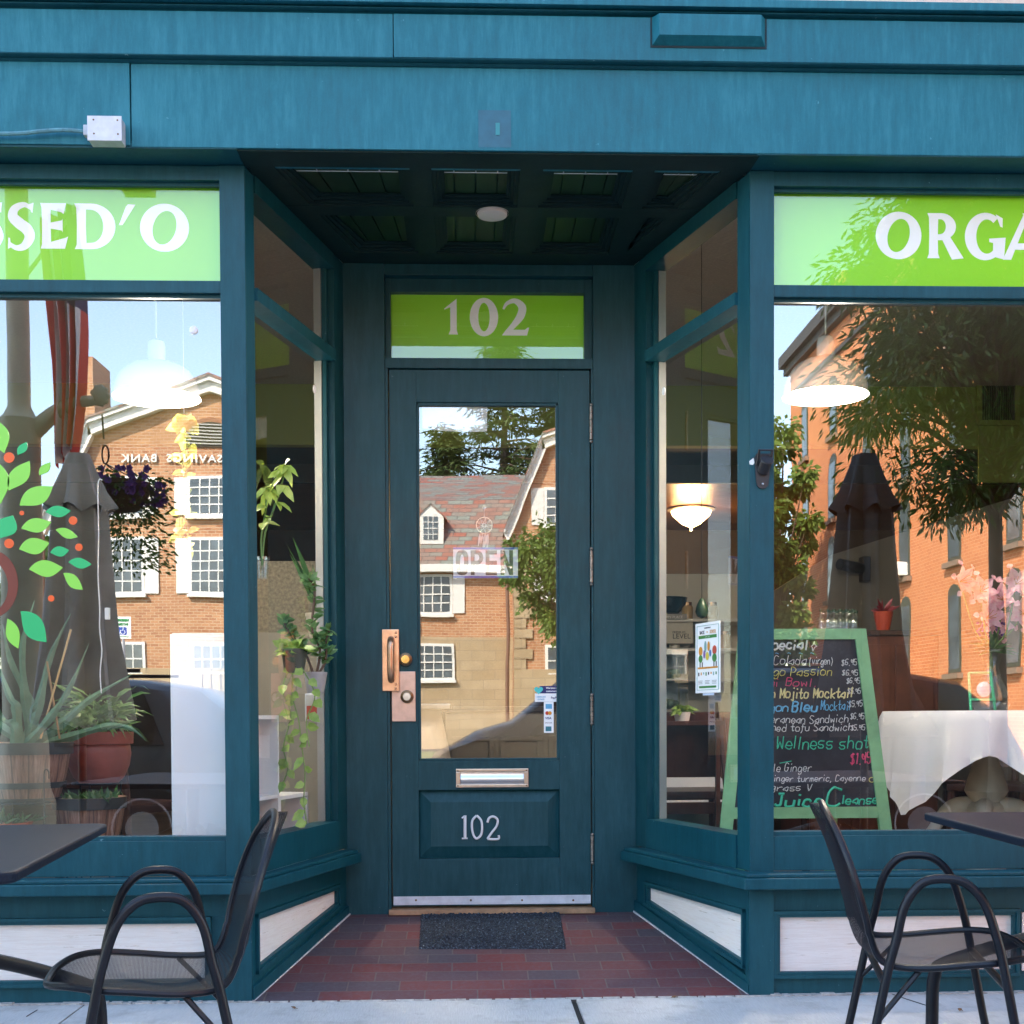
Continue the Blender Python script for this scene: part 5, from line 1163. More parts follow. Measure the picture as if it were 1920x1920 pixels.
for tips in (([(60, 1330), (20, 1240), (5, 1170)]), ([(48, 1320), (42, 1210), (65, 1125)]), ([(70, 1330), (95, 1230), (133, 1150)]), ([(90, 1350), (130, 1290), (167, 1206)]), ([(100, 1370), (170, 1310), (250, 1263)]), ([(120, 1385), (200, 1362), (245, 1366), (275, 1390)]), ([(30, 1330), (15, 1300), (-20, 1200)]), ([(55, 1370), (62, 1330), (70, 1312)]), ([(10, 1370), (-40, 1330), (-90, 1300)]), ([(25, 1360), (5, 1350), (-10, 1300)])):
    b = B(); P = [Vector(pt(a, b_, .42+random.uniform(-.06, .10))) for a, b_ in tips]; blade(b, c+Vector((random.uniform(-.03, .03), random.uniform(-.04, .04), 0)), P, random.uniform(.040, .055)); b.build('aloe_leaf', LALOE, al, smooth=True)
bs, c2, r2 = barrelpot('herb_barrel', 'lower slatted barrel pot with small green herbs left of the white board', 168, 1494, 1600, .50, 66)
lf = B()
for k in range(130): lf.leaf(c2+Vector((random.uniform(-r2, r2)*.8, random.uniform(-r2, r2)*.8, 0)), (random.uniform(-1, 1), random.uniform(-1, 1), random.uniform(.2, 1.3)), random.uniform(.03, .07), .022)
lf.build('herb_leaves', LDARK, bs)
q = at(182, 1466, .75); q = at(186, 1470, .75); tp = thing('terracotta_pot_plant', 'arching leafy plant in a round terracotta pot behind the aloe', 'pot plant', (q.x, .75, q.z)); c3 = Vector((q.x, .75, q.z+.205))
B().lathe([(.0001, q.z), (.075, q.z), (.105, q.z+.03), (.126, q.z+.08), (.134, q.z+.13), (.130, q.z+.165), (.126, q.z+.170), (.142, q.z+.172), (.144, q.z+.222), (.134, q.z+.222), (.125, q.z+.2), (.0001, q.z+.2)], (q.x, .75, 0), 36).build('pot', TERRA, tp, smooth=True)
lf = B()
for k in range(210):
    a = random.uniform(0, 2*PI); el = random.uniform(.1, 1.2); b0 = c3+Vector((random.uniform(-.05, .05), random.uniform(-.05, .05), random.uniform(.0, .10))); d = Vector((math.cos(a), math.sin(a), el))
    lf.leaf(b0+d*random.uniform(0, .08), d, random.uniform(.09, .17), .022, droop=random.uniform(.2, .9))
lf.build('leaves', leafm('arching_leaf', (.03, .11, .02), (.13, .26, .06)), tp)
rd, c4 = potted('red_bowl_plant', 'bright red plant bowl at the bottom left corner under the aloe barrel', 12, 1570, .30, .10, .06, REDP)
lf = B()
for k in range(70): lf.leaf(c4+Vector((random.uniform(-.08, .08), random.uniform(-.05, .05), 0)), (random.uniform(-1, 1), random.uniform(-1, 1), random.uniform(.2, 1)), random.uniform(.04, .08), .014)
lf.build('leaves', LDARK, rd)
# plant stands, canes
st = thing('plant_stand', 'black wire plant stand carrying the barrel pots in the left window', 'plant stand', tuple(at(100, 1500, .40)))
z_ = at(48, 1501, .42).z; ax_ = at(48, 1501, .42).x
for zz, rr, xx, yy in ((z_-.006, .135, ax_, .42), (at(158, 1600, .5).z-.004, .10, at(158, 1600, .5).x, .50), (at(182, 1466, .75).z-.006, .10, at(182, 1466, .75).x, .75)):
    B().tube([(xx+rr*math.cos(2*PI*k/24), yy+rr*math.sin(2*PI*k/24), zz) for k in range(24)], .005, 6, True).build('ring_shelf', IRON, st)
    b = B()
    for k in range(3): a = 2*PI*k/3+.5; b.tube([(xx+rr*math.cos(a), yy+rr*math.sin(a), zz), (xx+rr*math.cos(a), yy+rr*math.sin(a), .19)], .004, 6)
    b.tube([(xx-rr, yy, zz), (xx+rr, yy, zz)], .004, 6); b.tube([(xx, yy-rr, zz), (xx, yy+rr, zz)], .004, 6); b.build('stand_legs', IRON, st)
hk = [pt(a, b, .30) for a, b in ((83, 1620), (83, 1520), (83, 1455), (86, 1443), (91, 1446), (92, 1460))]
B().tube(smooth_path(hk, 5), .003, 6).build('wire_hook', IRON, st, smooth=True)
for (a, b, c_, d, lb) in ((76, 1385, 133, 1180, 'pale bamboo cane leaning right out of the aloe pot'), (112, 1385, 88, 1240, 'brown bamboo cane crossing behind the pale one in the aloe pot')):
    tag(B().tube([pt(a, b, .38), pt((a+c_)/2, (b+d)/2, .385), pt(c_, d, .39)], .0042, 6).build('bamboo_cane', plain('cane_'+str(a), (.52, .33, .13) if a == 76 else (.30, .16, .06), .6), None), lb, 'cane')
# cord with switch
q = at(190, 905, .20)
cd_ = thing('switch_cord', 'thin white cord with an inline switch hanging inside the left window', 'cord', (q.x, .2, q.z))
B().tube(smooth_path([pt(a, b, .2) for a, b in ((192, 900), (184, 908), (185, 1000), (184, 1080), (187, 1140), (187, 1180), (191, 1220), (188, 1260), (190, 1300))], 6), .0022, 6).build('wire', WHITE, cd_, smooth=True)
B().box(at(182.5, 0, .2).x, at(191.5, 0, .2).x, .192, .208, at(0, 1162, .2).z, at(0, 1140, .2).z, .003).build('switch_body', WHITE, cd_)
# stickers on glass
def decal_disc(px, py, r, label, A=None, Y=.0515):
    if A is None: q = at(px, py, Y); o = thing('glass_sensor', label, 'sensor', tuple(q)); B().lathe([(.0001, Y-.004), (r*.8, Y-.004), (r, Y-.0015), (r, Y)], (q.x, 0, q.z), 24, 'y').build('sensor_disc', plain('sensor_white', (.72, .72, .74), .3), o, smooth=True)
decal_disc(363, 619, .0155, 'small round white sensor stuck high on the left window', Y=.048)
for (px, py, A, Bp, lb) in ((610, 728, A_L, B_L, 'small white round sticker high on the left side pane'), (1225.5, 732, A_R, B_R, 'small white round sticker high on the right side pane')):
    u, z = hit(px, py, A, Bp); d = Vector((Bp[0]-A[0], Bp[1]-A[1])).normalized(); n = Vector((d.y, -d.x)); o = Vector(A)+d*u-n*.047
    vs = [(o.x+d.x*.014*math.cos(a), o.y+d.y*.014*math.cos(a), z+.017*math.sin(a)) for a in [2*PI*k/20 for k in range(20)]]; vs += [(v[0]-n.x*.002, v[1]-n.y*.002, v[2]) for v in vs]
    tag(B().add(vs, [tuple(range(20)), tuple(range(20, 40))[::-1]]+[(i, (i+1) % 20, (i+1) % 20+20, i+20) for i in range(20)]).build('round_sticker', VWHITE, None), lb, 'sticker')
# tree decal on the left window
td = thing('tree_decal', 'vinyl tree decal with green leaves and orange dots on the left window', 'window decal', tuple(at(60, 1050, .048)))
G1, G2, G3 = plain('decal_light_green', lin((130, 205, 75)), .4, 0, .02), plain('decal_emerald', (.005, .42, .13), .4, 0, .02), plain('decal_orange', (.75, .10, .01), .4, 0, .02)
def dleaf(px, py, ang, Lp, Wp, mat):
    a = math.radians(ang); pts = []; n = 10
    for i in range(n+1): t_ = i/n; pts.append((t_-.5, .5*math.sin(PI*t_**.85)))
    for i in range(n-1, 0, -1): t_ = i/n; pts.append((t_-.5, -.5*math.sin(PI*t_**1.15)))
    P = [at(px+(u*Lp*math.cos(a)-v*Wp*math.sin(a)), py-(u*Lp*math.sin(a)+v*Wp*math.cos(a)), .0485) for u, v in pts]
    B().plate([(p.x, p.z) for p in P], .0478, .0492).build('leaf', mat, td)
for a in ((42, 841, 55, 30, 16, G2), (36, 892, 55, 68, 34, G1), (84, 879, 50, 32, 16, G1), (68, 930, 30, 72, 36, G1), (3, 820, 100, 60, 30, G1), (109, 959, 3, 48, 22, G2), (-2, 905, 95, 80, 40, G1), (68, 985, 12, 58, 28, G1), (125, 1000, -18, 44, 18, G1), (12, 988, 60, 50, 40, G2), (64, 1024, 12, 58, 32, G1), (112, 1034, 8, 36, 20, G2), (150, 1056, -5, 44, 20, G2), (86, 1066, 3, 64, 32, G1), (137, 1090, -40, 48, 22, G1), (63, 1175, -50, 76, 40, G2), (24, 1188, 290, 60, 26, G1)): dleaf(*a)
for px, py, r in ((17, 858, 10), (41, 962, 4.5), (137, 976, 8), (17, 1019, 9), (148, 1026, 7), (96, 1122, 6)):
    P = [at(px+r*math.cos(2*PI*k/20), py+r*math.sin(2*PI*k/20), .0485) for k in range(20)]; B().plate([(p.x, p.z) for p in P], .0478, .0492).build('dot', G3, td)
o_ = ell(0, 0, 1, 1, 24, 0, -80, 95); P1 = [at(-20+x*54, 1095-z*65, .0485) for x, z in o_]; P2 = [at(-28+x*43, 1100-z*52, .0485) for x, z in o_]
mb = B(); ring(mb, [(p.x, p.z) for p in P1], [(p.x, p.z) for p in P2], .0485, closed=False); mb.build('trunk', plain('decal_brown', (.16, .025, .01), .45), td)

# --- door glass things
op = thing('open_sign', 'white OPEN sign with blue edges hanging inside the door glass', 'sign', tuple(at(910, 1054, 1.06)))
Yo = 1.060; a, b = at(850, 1084, Yo), at(971, 1026, Yo)
BLUE = plain('sign_blue', (.05, .09, .50), .5)
B().box(a.x, b.x, Yo+.002, Yo+.005, a.z, b.z, .001).build('sign_plate', plain('sign_white', (.84, .85, .88), .5), op)
B().box(a.x, b.x, Yo, Yo+.0018, b.z-.010, b.z-.0005).build('blue_stripe', BLUE, op); B().box(a.x, b.x, Yo, Yo+.0018, a.z+.0005, a.z+.010).build('blue_stripe', BLUE, op)
DK = plain('sign_black', (.07, .07, .08), .5)
tt = B()
def blk(pts, k=0): quad(tt, pts, Yo-.0005-k*.0003)
lw = (b.x-a.x-.02)/4.05; zz0, zz1 = a.z+.014, b.z-.014; h = zz1-zz0
for i, c in enumerate('OPEN'):
    X = a.x+.012+i*lw; W = lw*.84; s_ = W*.30
    if c == 'O': ring(tt, [(X+W/2+W/2*math.copysign(abs(math.cos(t))**.6, math.cos(t)), zz0+h/2+h/2*math.copysign(abs(math.sin(t))**.6, math.sin(t))) for t in [2*PI*k/28 for k in range(28)]], [(X+W/2+W*.17*math.cos(t), zz0+h/2+h*.34*math.sin(t)) for t in [2*PI*k/28 for k in range(28)]], Yo-.0005)
    if c == 'P': blk([(X, zz0), (X+s_, zz0), (X+s_, zz1), (X, zz1)]); ring(tt, [(X+s_, zz0+h*.42)]+ell(X+W*.5, zz0+h*.71, W*.5, h*.29, 14, 0, -90, 90)+[(X+s_, zz1)], [(X+s_, zz0+h*.58)]+ell(X+W*.5, zz0+h*.71, W*.18, h*.13, 14, 0, -90, 90)+[(X+s_, zz1-h*.16)], Yo-.0008, closed=False)
    if c == 'E':
        blk([(X, zz0), (X+s_, zz0), (X+s_, zz1), (X, zz1)])
        for k, (q0, q1) in enumerate(((0, .17), (.42, .58), (.83, 1))): blk([(X+s_, zz0+h*q0), (X+W*.9, zz0+h*q0), (X+W*.9, zz0+h*q1), (X+s_, zz0+h*q1)], 1)
    if c == 'N': blk([(X, zz0), (X+s_, zz0), (X+s_, zz1), (X, zz1)]); blk([(X+W-s_, zz0), (X+W, zz0), (X+W, zz1), (X+W-s_, zz1)]); blk([(X, zz1), (X+s_, zz1), (X+W, zz0), (X+W-s_, zz0)], 1)
tt.fixn = False; tt.build('lettering', DK, op)
# dreamcatcher
q = at(908, 985, 1.07); dcx = thing('dreamcatcher', 'small pale ring dreamcatcher with feathers hanging above the OPEN sign', 'ornament', tuple(q))
t = B(); r = .036; t.tube([(q.x+r*math.cos(2*PI*k/28), 1.07, q.z+r*math.sin(2*PI*k/28)) for k in range(28)], .0028, 6, True); t.build('hoop', plain('pale_hoop', (.75, .62, .45), .6), dcx, smooth=True)
t = B()
for k in range(9): a1, a2 = 2*PI*k/9, 2*PI*(k+4)/9; t.tube([(q.x+r*math.cos(a1), 1.07, q.z+r*math.sin(a1)), (q.x+r*math.cos(a2), 1.07, q.z+r*math.sin(a2))], .0007, 4)
t.tube([(q.x, 1.07, q.z+r), (q.x, 1.07, q.z+.075)], .0009, 4); t.build('web', WHITE, dcx)
t = B()
for k in range(12): t.leaf((q.x+random.uniform(-.02, .02), 1.07, q.z-r), (random.uniform(-.25, .25), random.uniform(-.1, .1), -1), random.uniform(.05, .10), .012)
t.build('feather', OFFW, dcx)
B().lathe([(.0001, 1.046), (.009, 1.046), (.010, 1.05), (.0001, 1.052)], (q.x, 0, q.z+.078), 14, 'y').build('suction_cup', CLEAR, dcx)
P = [at(a, b, 1.05) for a, b in ((791, 756), (914, 753), (913, 809), (870, 810), (830, 808), (792, 803))]
tag(B().plate([(p.x, p.z) for p in P], 1.049, 1.0505).build('white_paper', plain('paper_white', (.80, .80, .78), .7, 0, .02), None), 'blank white paper taped inside the top of the door glass', 'paper')
# payment sticker
ps = thing('payment_sticker', 'blue and white card payment sticker low on the door glass', 'sticker', tuple(at(1025, 1310, 1.038)))
Ys = 1.037
def prect(px0, py0, px1, py1, mat, name, k=0, par=ps, Yv=Ys):
    a, b = at(px0, py1, Yv), at(px1, py0, Yv); return B().box(a.x, b.x, Yv-.0006*k-.0006, Yv-.0006*k, a.z, b.z).build(name, mat, par)
NAVY = plain('sticker_navy', (.012, .015, .13), .5); SKY_ = plain('sticker_sky', (.10, .40, .62), .5); TURQ = plain('sticker_turquoise', (.05, .58, .55), .5)
prect(1003, 1300, 1050, 1316, VWHITE, 'white_field'); prect(1020, 1316.2, 1038, 1374, VWHITE, 'white_tail'); prect(1012, 1286, 1050, 1300, NAVY, 'navy_field')
hp = [(math.sin(t)**3, .8125*math.cos(t)-.3125*math.cos(2*t)-.125*math.cos(3*t)-.0625*math.cos(4*t)) for t in [2*PI*k/28 for k in range(28)]]
c = at(1010, 1294, Ys); B().plate([(c.x+x*.020, c.z+z*.019) for x, z in hp], Ys-.003, Ys-.0012).build('heart', TURQ, ps)
def ptext(s, px, py, hpx, mat, par=ps, Yv=Ys-.0015, xs=1.0, bold=0): a = at(px, py, Yv); h = at(px, py-hpx, Yv).z-a.z; return text(s, a.x, a.z, h*1.38, mat, Yv, 'lettering', par, .0002, bold=bold, xs=xs)
ptext('We love our', 1024, 1291.5, 3.4, VWHITE, bold=.0003); ptext('customers', 1024, 1297.3, 3.4, VWHITE, bold=.0003)
ptext('AMERICAN', 1006, 1308, 2.8, SKY_, bold=.0002, xs=.9); ptext('EXPRESS', 1008, 1312.6, 2.8, SKY_, bold=.0002, xs=.9); ptext('PayPal', 1033, 1310, 4, NAVY, bold=.0003)
prect(1023, 1320, 1035, 1329, SKY_, 'card_mark', 1)
for px, m_ in ((1026, plain('mark_red', (.6, .04, .02), .5)), (1031, plain('mark_orange', (.75, .30, .02), .5))):
    c = at(px, 1337, Ys); B().lathe([(.0001, Ys-.0022-.0001*(px-1026)), (.0085, Ys-.0022-.0001*(px-1026)), (.0085, Ys-.0008)], (c.x, 0, c.z), 16, 'y').build('card_mark', m_, ps)
ptext('VISA', 1022.5, 1348.5, 4.2, NAVY, bold=.0004); ptext('DISCOVER', 1022, 1356.5, 2.6, plain('sticker_ink', (.04, .03, .03), .5), xs=.8); prect(1023, 1362, 1034, 1371, plain('mark_teal', (.02, .18, .22), .5), 'card_mark', 1)

# --- poster on the right side pane
d = Vector((B_R[0]-A_R[0], B_R[1]-A_R[1])).normalized(); n = Vector((d.y, -d.x))
u0, zt = hit(1287, 1170, A_R, B_R); u1, zb = hit(1333, 1298, A_R, B_R); u0b, zb0 = hit(1287, 1293, A_R, B_R)
po = Vector(A_R)+d*u0; pst = thing('poster', 'tall narrow BACK TO SCHOOL supply drive poster taped to the right side pane', 'poster', (po.x, po.y, zb))
PW = u1-u0; PH = zt-zb; rzp = math.atan2(d.y, d.x)
pst.location = (po.x-n.x*-.0+(-n.x*.043), po.y-n.y*.043, zb); pst.rotation_euler = (0, 0, rzp)
# local frame: x along pane, -y towards the recess (street side), z up
def pb(x0, x1, z0, z1, mat, name, k): return B().box(x0*PW, x1*PW, -.0006*k-.0012, -.0006*k, z0*PH, z1*PH).build(name, mat, pst, local=True)
PWH = plain('poster_paper', (.80, .82, .84), .6, 0, .02); PBK = plain('poster_black', (.02, .02, .03), .6); POR = plain('poster_orange', (.62, .26, .03), .6); PGR = plain('poster_green', (.04, .22, .05), .6); PTL = plain('poster_edge', (.18, .36, .36), .6)
pb(0, 1, 0, 1, PWH, 'paper', 0)
for a in ((.06, .94, .955, .962), (.06, .94, .04, .047), (.06, .075, .047, .955), (.925, .94, .047, .955)): pb(*a, PTL, 'border', 2)
def pt_text(s, x, z, h, mat, xs=1.0, bold=.0004):
    cu = bpy.data.curves.new('t', 'FONT'); cu.body = s; cu.size = h*PH*1.38; cu.extrude = .0002; cu.offset = bold; cu.align_x = 'CENTER'; cu.resolution_u = 2
    ob = bpy.data.objects.new('t', cu); COL.objects.link(ob); bpy.context.view_layer.update(); me = bpy.data.meshes.new_from_object(ob); bpy.data.objects.remove(ob)
    for v in me.vertices: v.co = Vector((x*PW+v.co.x*xs, -.0022-v.co.z, z*PH+v.co.y))
    me.materials.clear(); me.materials.append(mat); o = bpy.data.objects.new('lettering', me); COL.objects.link(o); o.parent = pst
pt_text('LATIN AMERICAN SOCIETY', .5, .915, .018, PBK, .62, .0001); pt_text('BACK', .28, .84, .05, PBK, .85); pt_text('TO', .485, .85, .025, POR, .8); pt_text('SCHOOL', .715, .84, .05, POR, .68)
pb(.14, .86, .775, .82, PGR, 'ribbon', 2); pt_text('SUPPLY DRIVE', .5, .787, .022, PWH, .8, .0002)
for k, (x, z, w_, h, m_) in enumerate(((.22, .60, .16, .13, POR), (.22, .49, .17, .11, PGR), (.78, .60, .17, .13, plain('poster_red', (.5, .07, .04), .6)), (.78, .49, .18, .12, PGR), (.42, .66, .10, .16, PTL), (.55, .66, .10, .14, POR), (.50, .52, .13, .12, plain('poster_yellow', (.65, .5, .06), .6)), (.62, .56, .08, .10, plain('poster_blue', (.05, .16, .4), .6)), (.38, .55, .08, .12, plain('poster_violet', (.2, .1, .35), .6)))):
    vs = [((x+w_/2*math.cos(a))*PW, -.0022-.0002*k, (z+h/2*math.sin(a))*PH) for a in [2*PI*j/16 for j in range(16)]]; g_ = B().add(vs, [tuple(range(16))]); g_.fixn = False; g_.build('picture_shape', m_, pst, local=True)
for x in (.18, .27, .74, .83): pb(x, x+.03, .37, .44, PBK, 'picture_shape', 2)
pb(.10, .90, .345, .37, POR, 'ribbon', 2); pt_text('BRING SCHOOL SUPPLIES', .5, .35, .014, PBK, .7, .0001)
for i in range(8): pb(.12+i*.10, .16+i*.10, .245+.01*(i % 3), .295, (PBK, POR, PTL, PGR)[i % 4], 'picture_shape', 2)
for i in range(3): pb(.12+i*.28, .30+i*.28, .17, .175, PBK, 'text_line', 2); pb(.12+i*.28, .28+i*.28, .15, .155, PBK, 'text_line', 2); pb(.12+i*.28, .29+i*.28, .13, .135, PBK, 'text_line', 2)
pb(.16, .84, .07, .10, PGR, 'ribbon', 2)
pb(.30, .75, -.035, -.005, plain('tape', (.5, .6, .75), .3), 'tape_strip', 0)

# ================================================================== THE STREET BEHIND THE CAMERA (mirrored in the glass)
YBK = -35.0
bank = thing('bank_building', 'brick savings bank with white trimmed gambrel gables and slate roof across the street', 'building', (0, YBK, 0))
SHUT = plain('white_shutter', (.72, .72, .70), .55, 0, .04)
TRIM = plain('white_rake_trim', (.75, .75, .72), .55, 0, .04)
def gable(cx, wu, we, zp, zb_, ze, name):
    """gambrel front: peak, upper break half width wu at zb_, eave half width we at ze"""
    pts = [(cx-we+.25, .0), (cx+we-.25, .0), (cx+we-.25, ze-.05), (cx+wu-.12, zb_-.1), (cx, zp-.15), (cx-wu+.12, zb_-.1), (cx-we+.25, ze-.05)]
    B().plate(pts, YBK-9, YBK).build('gable_wall', BANKBR, bank)
    for s in (-1, 1):
        for (xa, za, xb, zb2) in ((cx, zp, cx+s*wu, zb_), (cx+s*wu, zb_, cx+s*we, ze)):
            B().plate([(xa, za-.10), (xb, zb2-.10), (xb-(s*.10 if za < zp-.01 else 0), zb2-.42), (xa-(s*.12 if za < zp-.01 else 0), za-.42)], YBK+.0, YBK+.28).build('rake_trim', TRIM, bank)
            B().plate([(xa, za+.02), (xb, zb2+.02), (xb, zb2-.10), (xa, za-.10)], YBK+.0, YBK+.42).build('rake_crown', TRIM, bank)
            B().plate([(xa, za+.10), (xb, zb2+.10), (xb, zb2+.02), (xa, za+.02)], YBK-10, YBK+.46).build('roof_slope', SLATE, bank)
def win(x, z0, z1, w_=1.15, y=YBK, shutters=True, grid=(4, 4)):
    f = B().box(x-w_/2-.09, x+w_/2+.09, y, y+.06, z0-.09, z1+.09).build('window', TRIM, bank)
    B().box(x-w_/2, x+w_/2, y+.062, y+.07, z0, z1).build('pane', FARGL, f)
    g = B(); 
    for i in range(1, grid[0]): g.box(x-w_/2+w_*i/grid[0]-.018, x-w_/2+w_*i/grid[0]+.018, y+.072, y+.09, z0, z1)
    for j in range(1, grid[1]): zz = z0+(z1-z0)*j/grid[1]; g.box(x-w_/2, x+w_/2, y+.0725, y+.10 if j == grid[1]//2 else y+.089, zz-.02, zz+.02)
    g.build('muntins', TRIM, f); B().box(x-w_/2-.14, x+w_/2+.14, y+.0, y+.16, z0-.18, z0-.09).build('sill', TRIM, f)
    if shutters:
        for s in (-1, 1): B().box(x+s*(w_/2+.30)-.2, x+s*(w_/2+.30)+.2, y+.0, y+.05, z0-.06, z1+.06).build('shutter', SHUT, f)
pk = R2(397, 712, YBK); br = R2(169, 795, YBK); lo = R2(144, 835, YBK)
wu = pk.x-br.x; we = wu+1.45; zp, zb_, ze = pk.z, br.z, 7.1
gable(pk.x, wu, we, zp, zb_, ze, 'A')
bd = R2(1016, 862, YBK, 1.04); wuB, weB = 2.9, 4.1; gB = bd.x+wuB; gable(gB, wuB, weB, zb_+1.1, zb_, ze, 'B')
for gx, we_ in ((pk.x, we), (gB, weB)):
    for px in (230, 395, 560):
        x = gx+(R2(px, 1000, YBK).x-pk.x)*(1 if gx == pk.x else .78)
        win(x, R2(0, 962, YBK).z, R2(0, 897, YBK).z); win(x, R2(0, 1110, YBK).z, R2(0, 1012, YBK).z, grid=(4, 5)); win(x, 1.6, 3.3, shutters=False)
    # lunette
    zc = R2(0, 838, YBK).z; pts = [(gx+.85*math.cos(math.radians(a)), zc+.72*math.sin(math.radians(a))) for a in range(0, 181, 15)]
    f = B().plate([(gx+(x-gx)*1.16, zc+(z-zc)*1.18-.0) for x, z in pts], YBK, YBK+.03).build('lunette', plain('lunette_arch', (.30, .14, .08), .8), bank); B().plate(pts, YBK+.031, YBK+.05).build('louvre_back', IDARK, f)
    g = B()
    for k in range(1, 8): zz = zc+.72*k/8; hw_ = .85*math.sqrt(max(0, 1-(k/8)**2)); g.box(gx-hw_, gx+hw_, YBK+.051, YBK+.08, zz-.015, zz+.02)
    g.build('louvre_slats', plain('grey_slat', (.4, .4, .38), .6), f)
    B().box(gx-we_+.25, gx+we_-.25, YBK, YBK+.09, 0, 2.6).build('stone_base', STONE, bank)
    for s in (-1, 1):
        q_ = B()
        for k in range(12): wq = .62 if k % 2 else .40; xq = gx+s*(we_-.25); q_.box(min(xq, xq-s*wq), max(xq, xq-s*wq), YBK+.001, YBK+.07, 2.61+k*.33, 2.92+k*.33)
        q_.build('quoin', STONE, bank)
        B().tube([(gx+s*(we_-.05), YBK+.2, ze-.2), (gx+s*(we_-.05), YBK+.2, .3)], .06, 8).build('downspout', plain('brown_pipe', (.18, .09, .06), .5), bank)
# bank lettering, reads correctly from the street (its right hand is -X)
def facing_text(s, xL, z, size, mat, y, parent, xR=None, name='lettering', depth=.02):
    cu = bpy.data.curves.new('t', 'FONT'); cu.body = s; cu.size = size; cu.extrude = depth; cu.offset = .006; cu.resolution_u = 2; cu.space_character = 1.15; cu.space_word = 2.2
    ob = bpy.data.objects.new('t', cu); COL.objects.link(ob); bpy.context.view_layer.update(); me = bpy.data.meshes.new_from_object(ob); bpy.data.objects.remove(ob)
    W = max(v.co.x for v in me.vertices); k = (xL-xR)/W if xR is not None else 1
    off = parent.location if parent else Vector((0, 0, 0))
    for v in me.vertices: v.co = Vector((xL-v.co.x*k, y+v.co.z, z+v.co.y))-off
    me.materials.clear(); me.materials.append(mat); o = bpy.data.objects.new(name, me); COL.objects.link(o); o.parent = parent; return o
facing_text('SAVINGS BANK', R2(418, 860, YBK).x, R2(0, 866, YBK).z, .32, TRIM, YBK+.06, bank, xR=R2(226, 860, YBK).x)
# connecting wing with slate gambrel roof
W0, W1 = pk.x+we-.3, gB-weB+.3; YW = YBK-1.2
B().box(W0, W1, YW-8, YW, 0, 6.05).build('wing_wall', BANKBR, bank); B().box(W0, W1, YW, YW+.08, 0, R2(0, 1197, YW, 1.04).z).build('stone_base', STONE, bank)
pr = [(YW+.35, 6.1), (YW-1.3, 8.55), (YW-4.4, 9.95), (YW-7.5, 8.55), (YW-9, 6.1)]
B().platex(pr, W0-1.2, W1+1.2).build('wing_roof', SLATE, bank)
B().box(W0, W1, YW+.0, YW+.42, 5.85, 6.10).build('cornice', TRIM, bank)
c_ = B().box(R2(60, 700, YBK, .05).x, R2(96, 700, YBK, .05).x, YBK-6.5, YBK-4.5, 8, 13.4); c_.build('chimney', BANKBR, bank)
for px in (812,): x = R2(px, 1100, YW, 1.04).x; win(x, R2(0, 1150, YW, 1.04).z, R2(0, 1085, YW, 1.04).z, 1.1, YW); win(x, R2(0, 1272, YW, 1.04).z, R2(0, 1215, YW, 1.04).z, 1.2, YW+.09, False)
for px in (806, 620):
    x = R2(px, 980, YW, 1.04).x; dz0, dz1 = R2(0, 1018, YW, 1.04).z, R2(0, 965, YW, 1.04).z; dp = R2(0, 943, YW, 1.04).z; hw_ = .46
    dm = B().plate([(x-hw_, dz0), (x+hw_, dz0), (x+hw_, dz1), (x, dp), (x-hw_, dz1)], YW-1.6, YW-.15).build('dormer', TRIM, bank)
    r_ = B(); r_.plate([(x, dp+.08), (x+hw_+.12, dz1-.08), (x+hw_+.12, dz1-.14), (x, dp)], YW-1.8, YW-.1); r_.plate([(x, dp+.08), (x-hw_-.12, dz1-.08), (x-hw_-.12, dz1-.14), (x, dp)], YW-1.8, YW-.1); r_.build('dormer_roof', SLATE, dm)
    B().box(x-.26, x+.26, YW-.149, YW-.13, dz0+.15, dz1-.02).build('pane', FARGL, dm)
    g = B()
    for i in (1, 2): g.box(x-.26+.52*i/3-.012, x-.26+.52*i/3+.012, YW-.129, YW-.11, dz0+.15, dz1-.02)
    for i in (1, 2, 3): zz = dz0+.15+(dz1-dz0-.17)*i/4; g.box(x-.26, x+.26, YW-.1295, YW-.108, zz-.012, zz+.012)
    g.build('muntins', TRIM, dm)
# small white side porch
q = R2(235, 1130, YBK)

# ---- orange building on the right
ob_ = thing('orange_brick_block', 'tall orange brick block with narrow arched windows and dark cornice', 'building', (16, -35, 0))
XO = R2(1482, 1000, -46).x
HT = R2(1482, 690, -46).z
B().box(XO, XO+14, -46, -14, 0, HT).build('wall', ORBR, ob_)
co = B(); DKC = plain('dark_cornice', (.05, .045, .035), .6)
co.box(XO-.45, XO+14, -46.3, -13.8, HT, HT+.45); co.box(XO-.25, XO, -46.2, -13.9, HT-.3, HT); co.build('cornice', DKC, ob_)
co = B(); co.box(XO-.10, XO, -46.1, -13.9, HT-1.25, HT-1.1); co.build('cornice_band', DKC, ob_)
q = R2(1555, 590, -38); B().box(XO+1, XO+2.2, -43.5, -42.3, HT, HT+2.6).build('chimney', ORBR, ob_)
def dist_y(px): # depth at which plane X=XO shows at px
    lo_, hi = -60., -8.
    for _ in range(40):
        m_ = (lo_+hi)/2
        # project mirrored
        v = Vector((XO, .1-m_, 1.05))-CAM; p = 962+2400*v.dot(RV)/v.dot(FV)
        if p > px: hi = m_
        else: lo_ = m_
    return (lo_+hi)/2
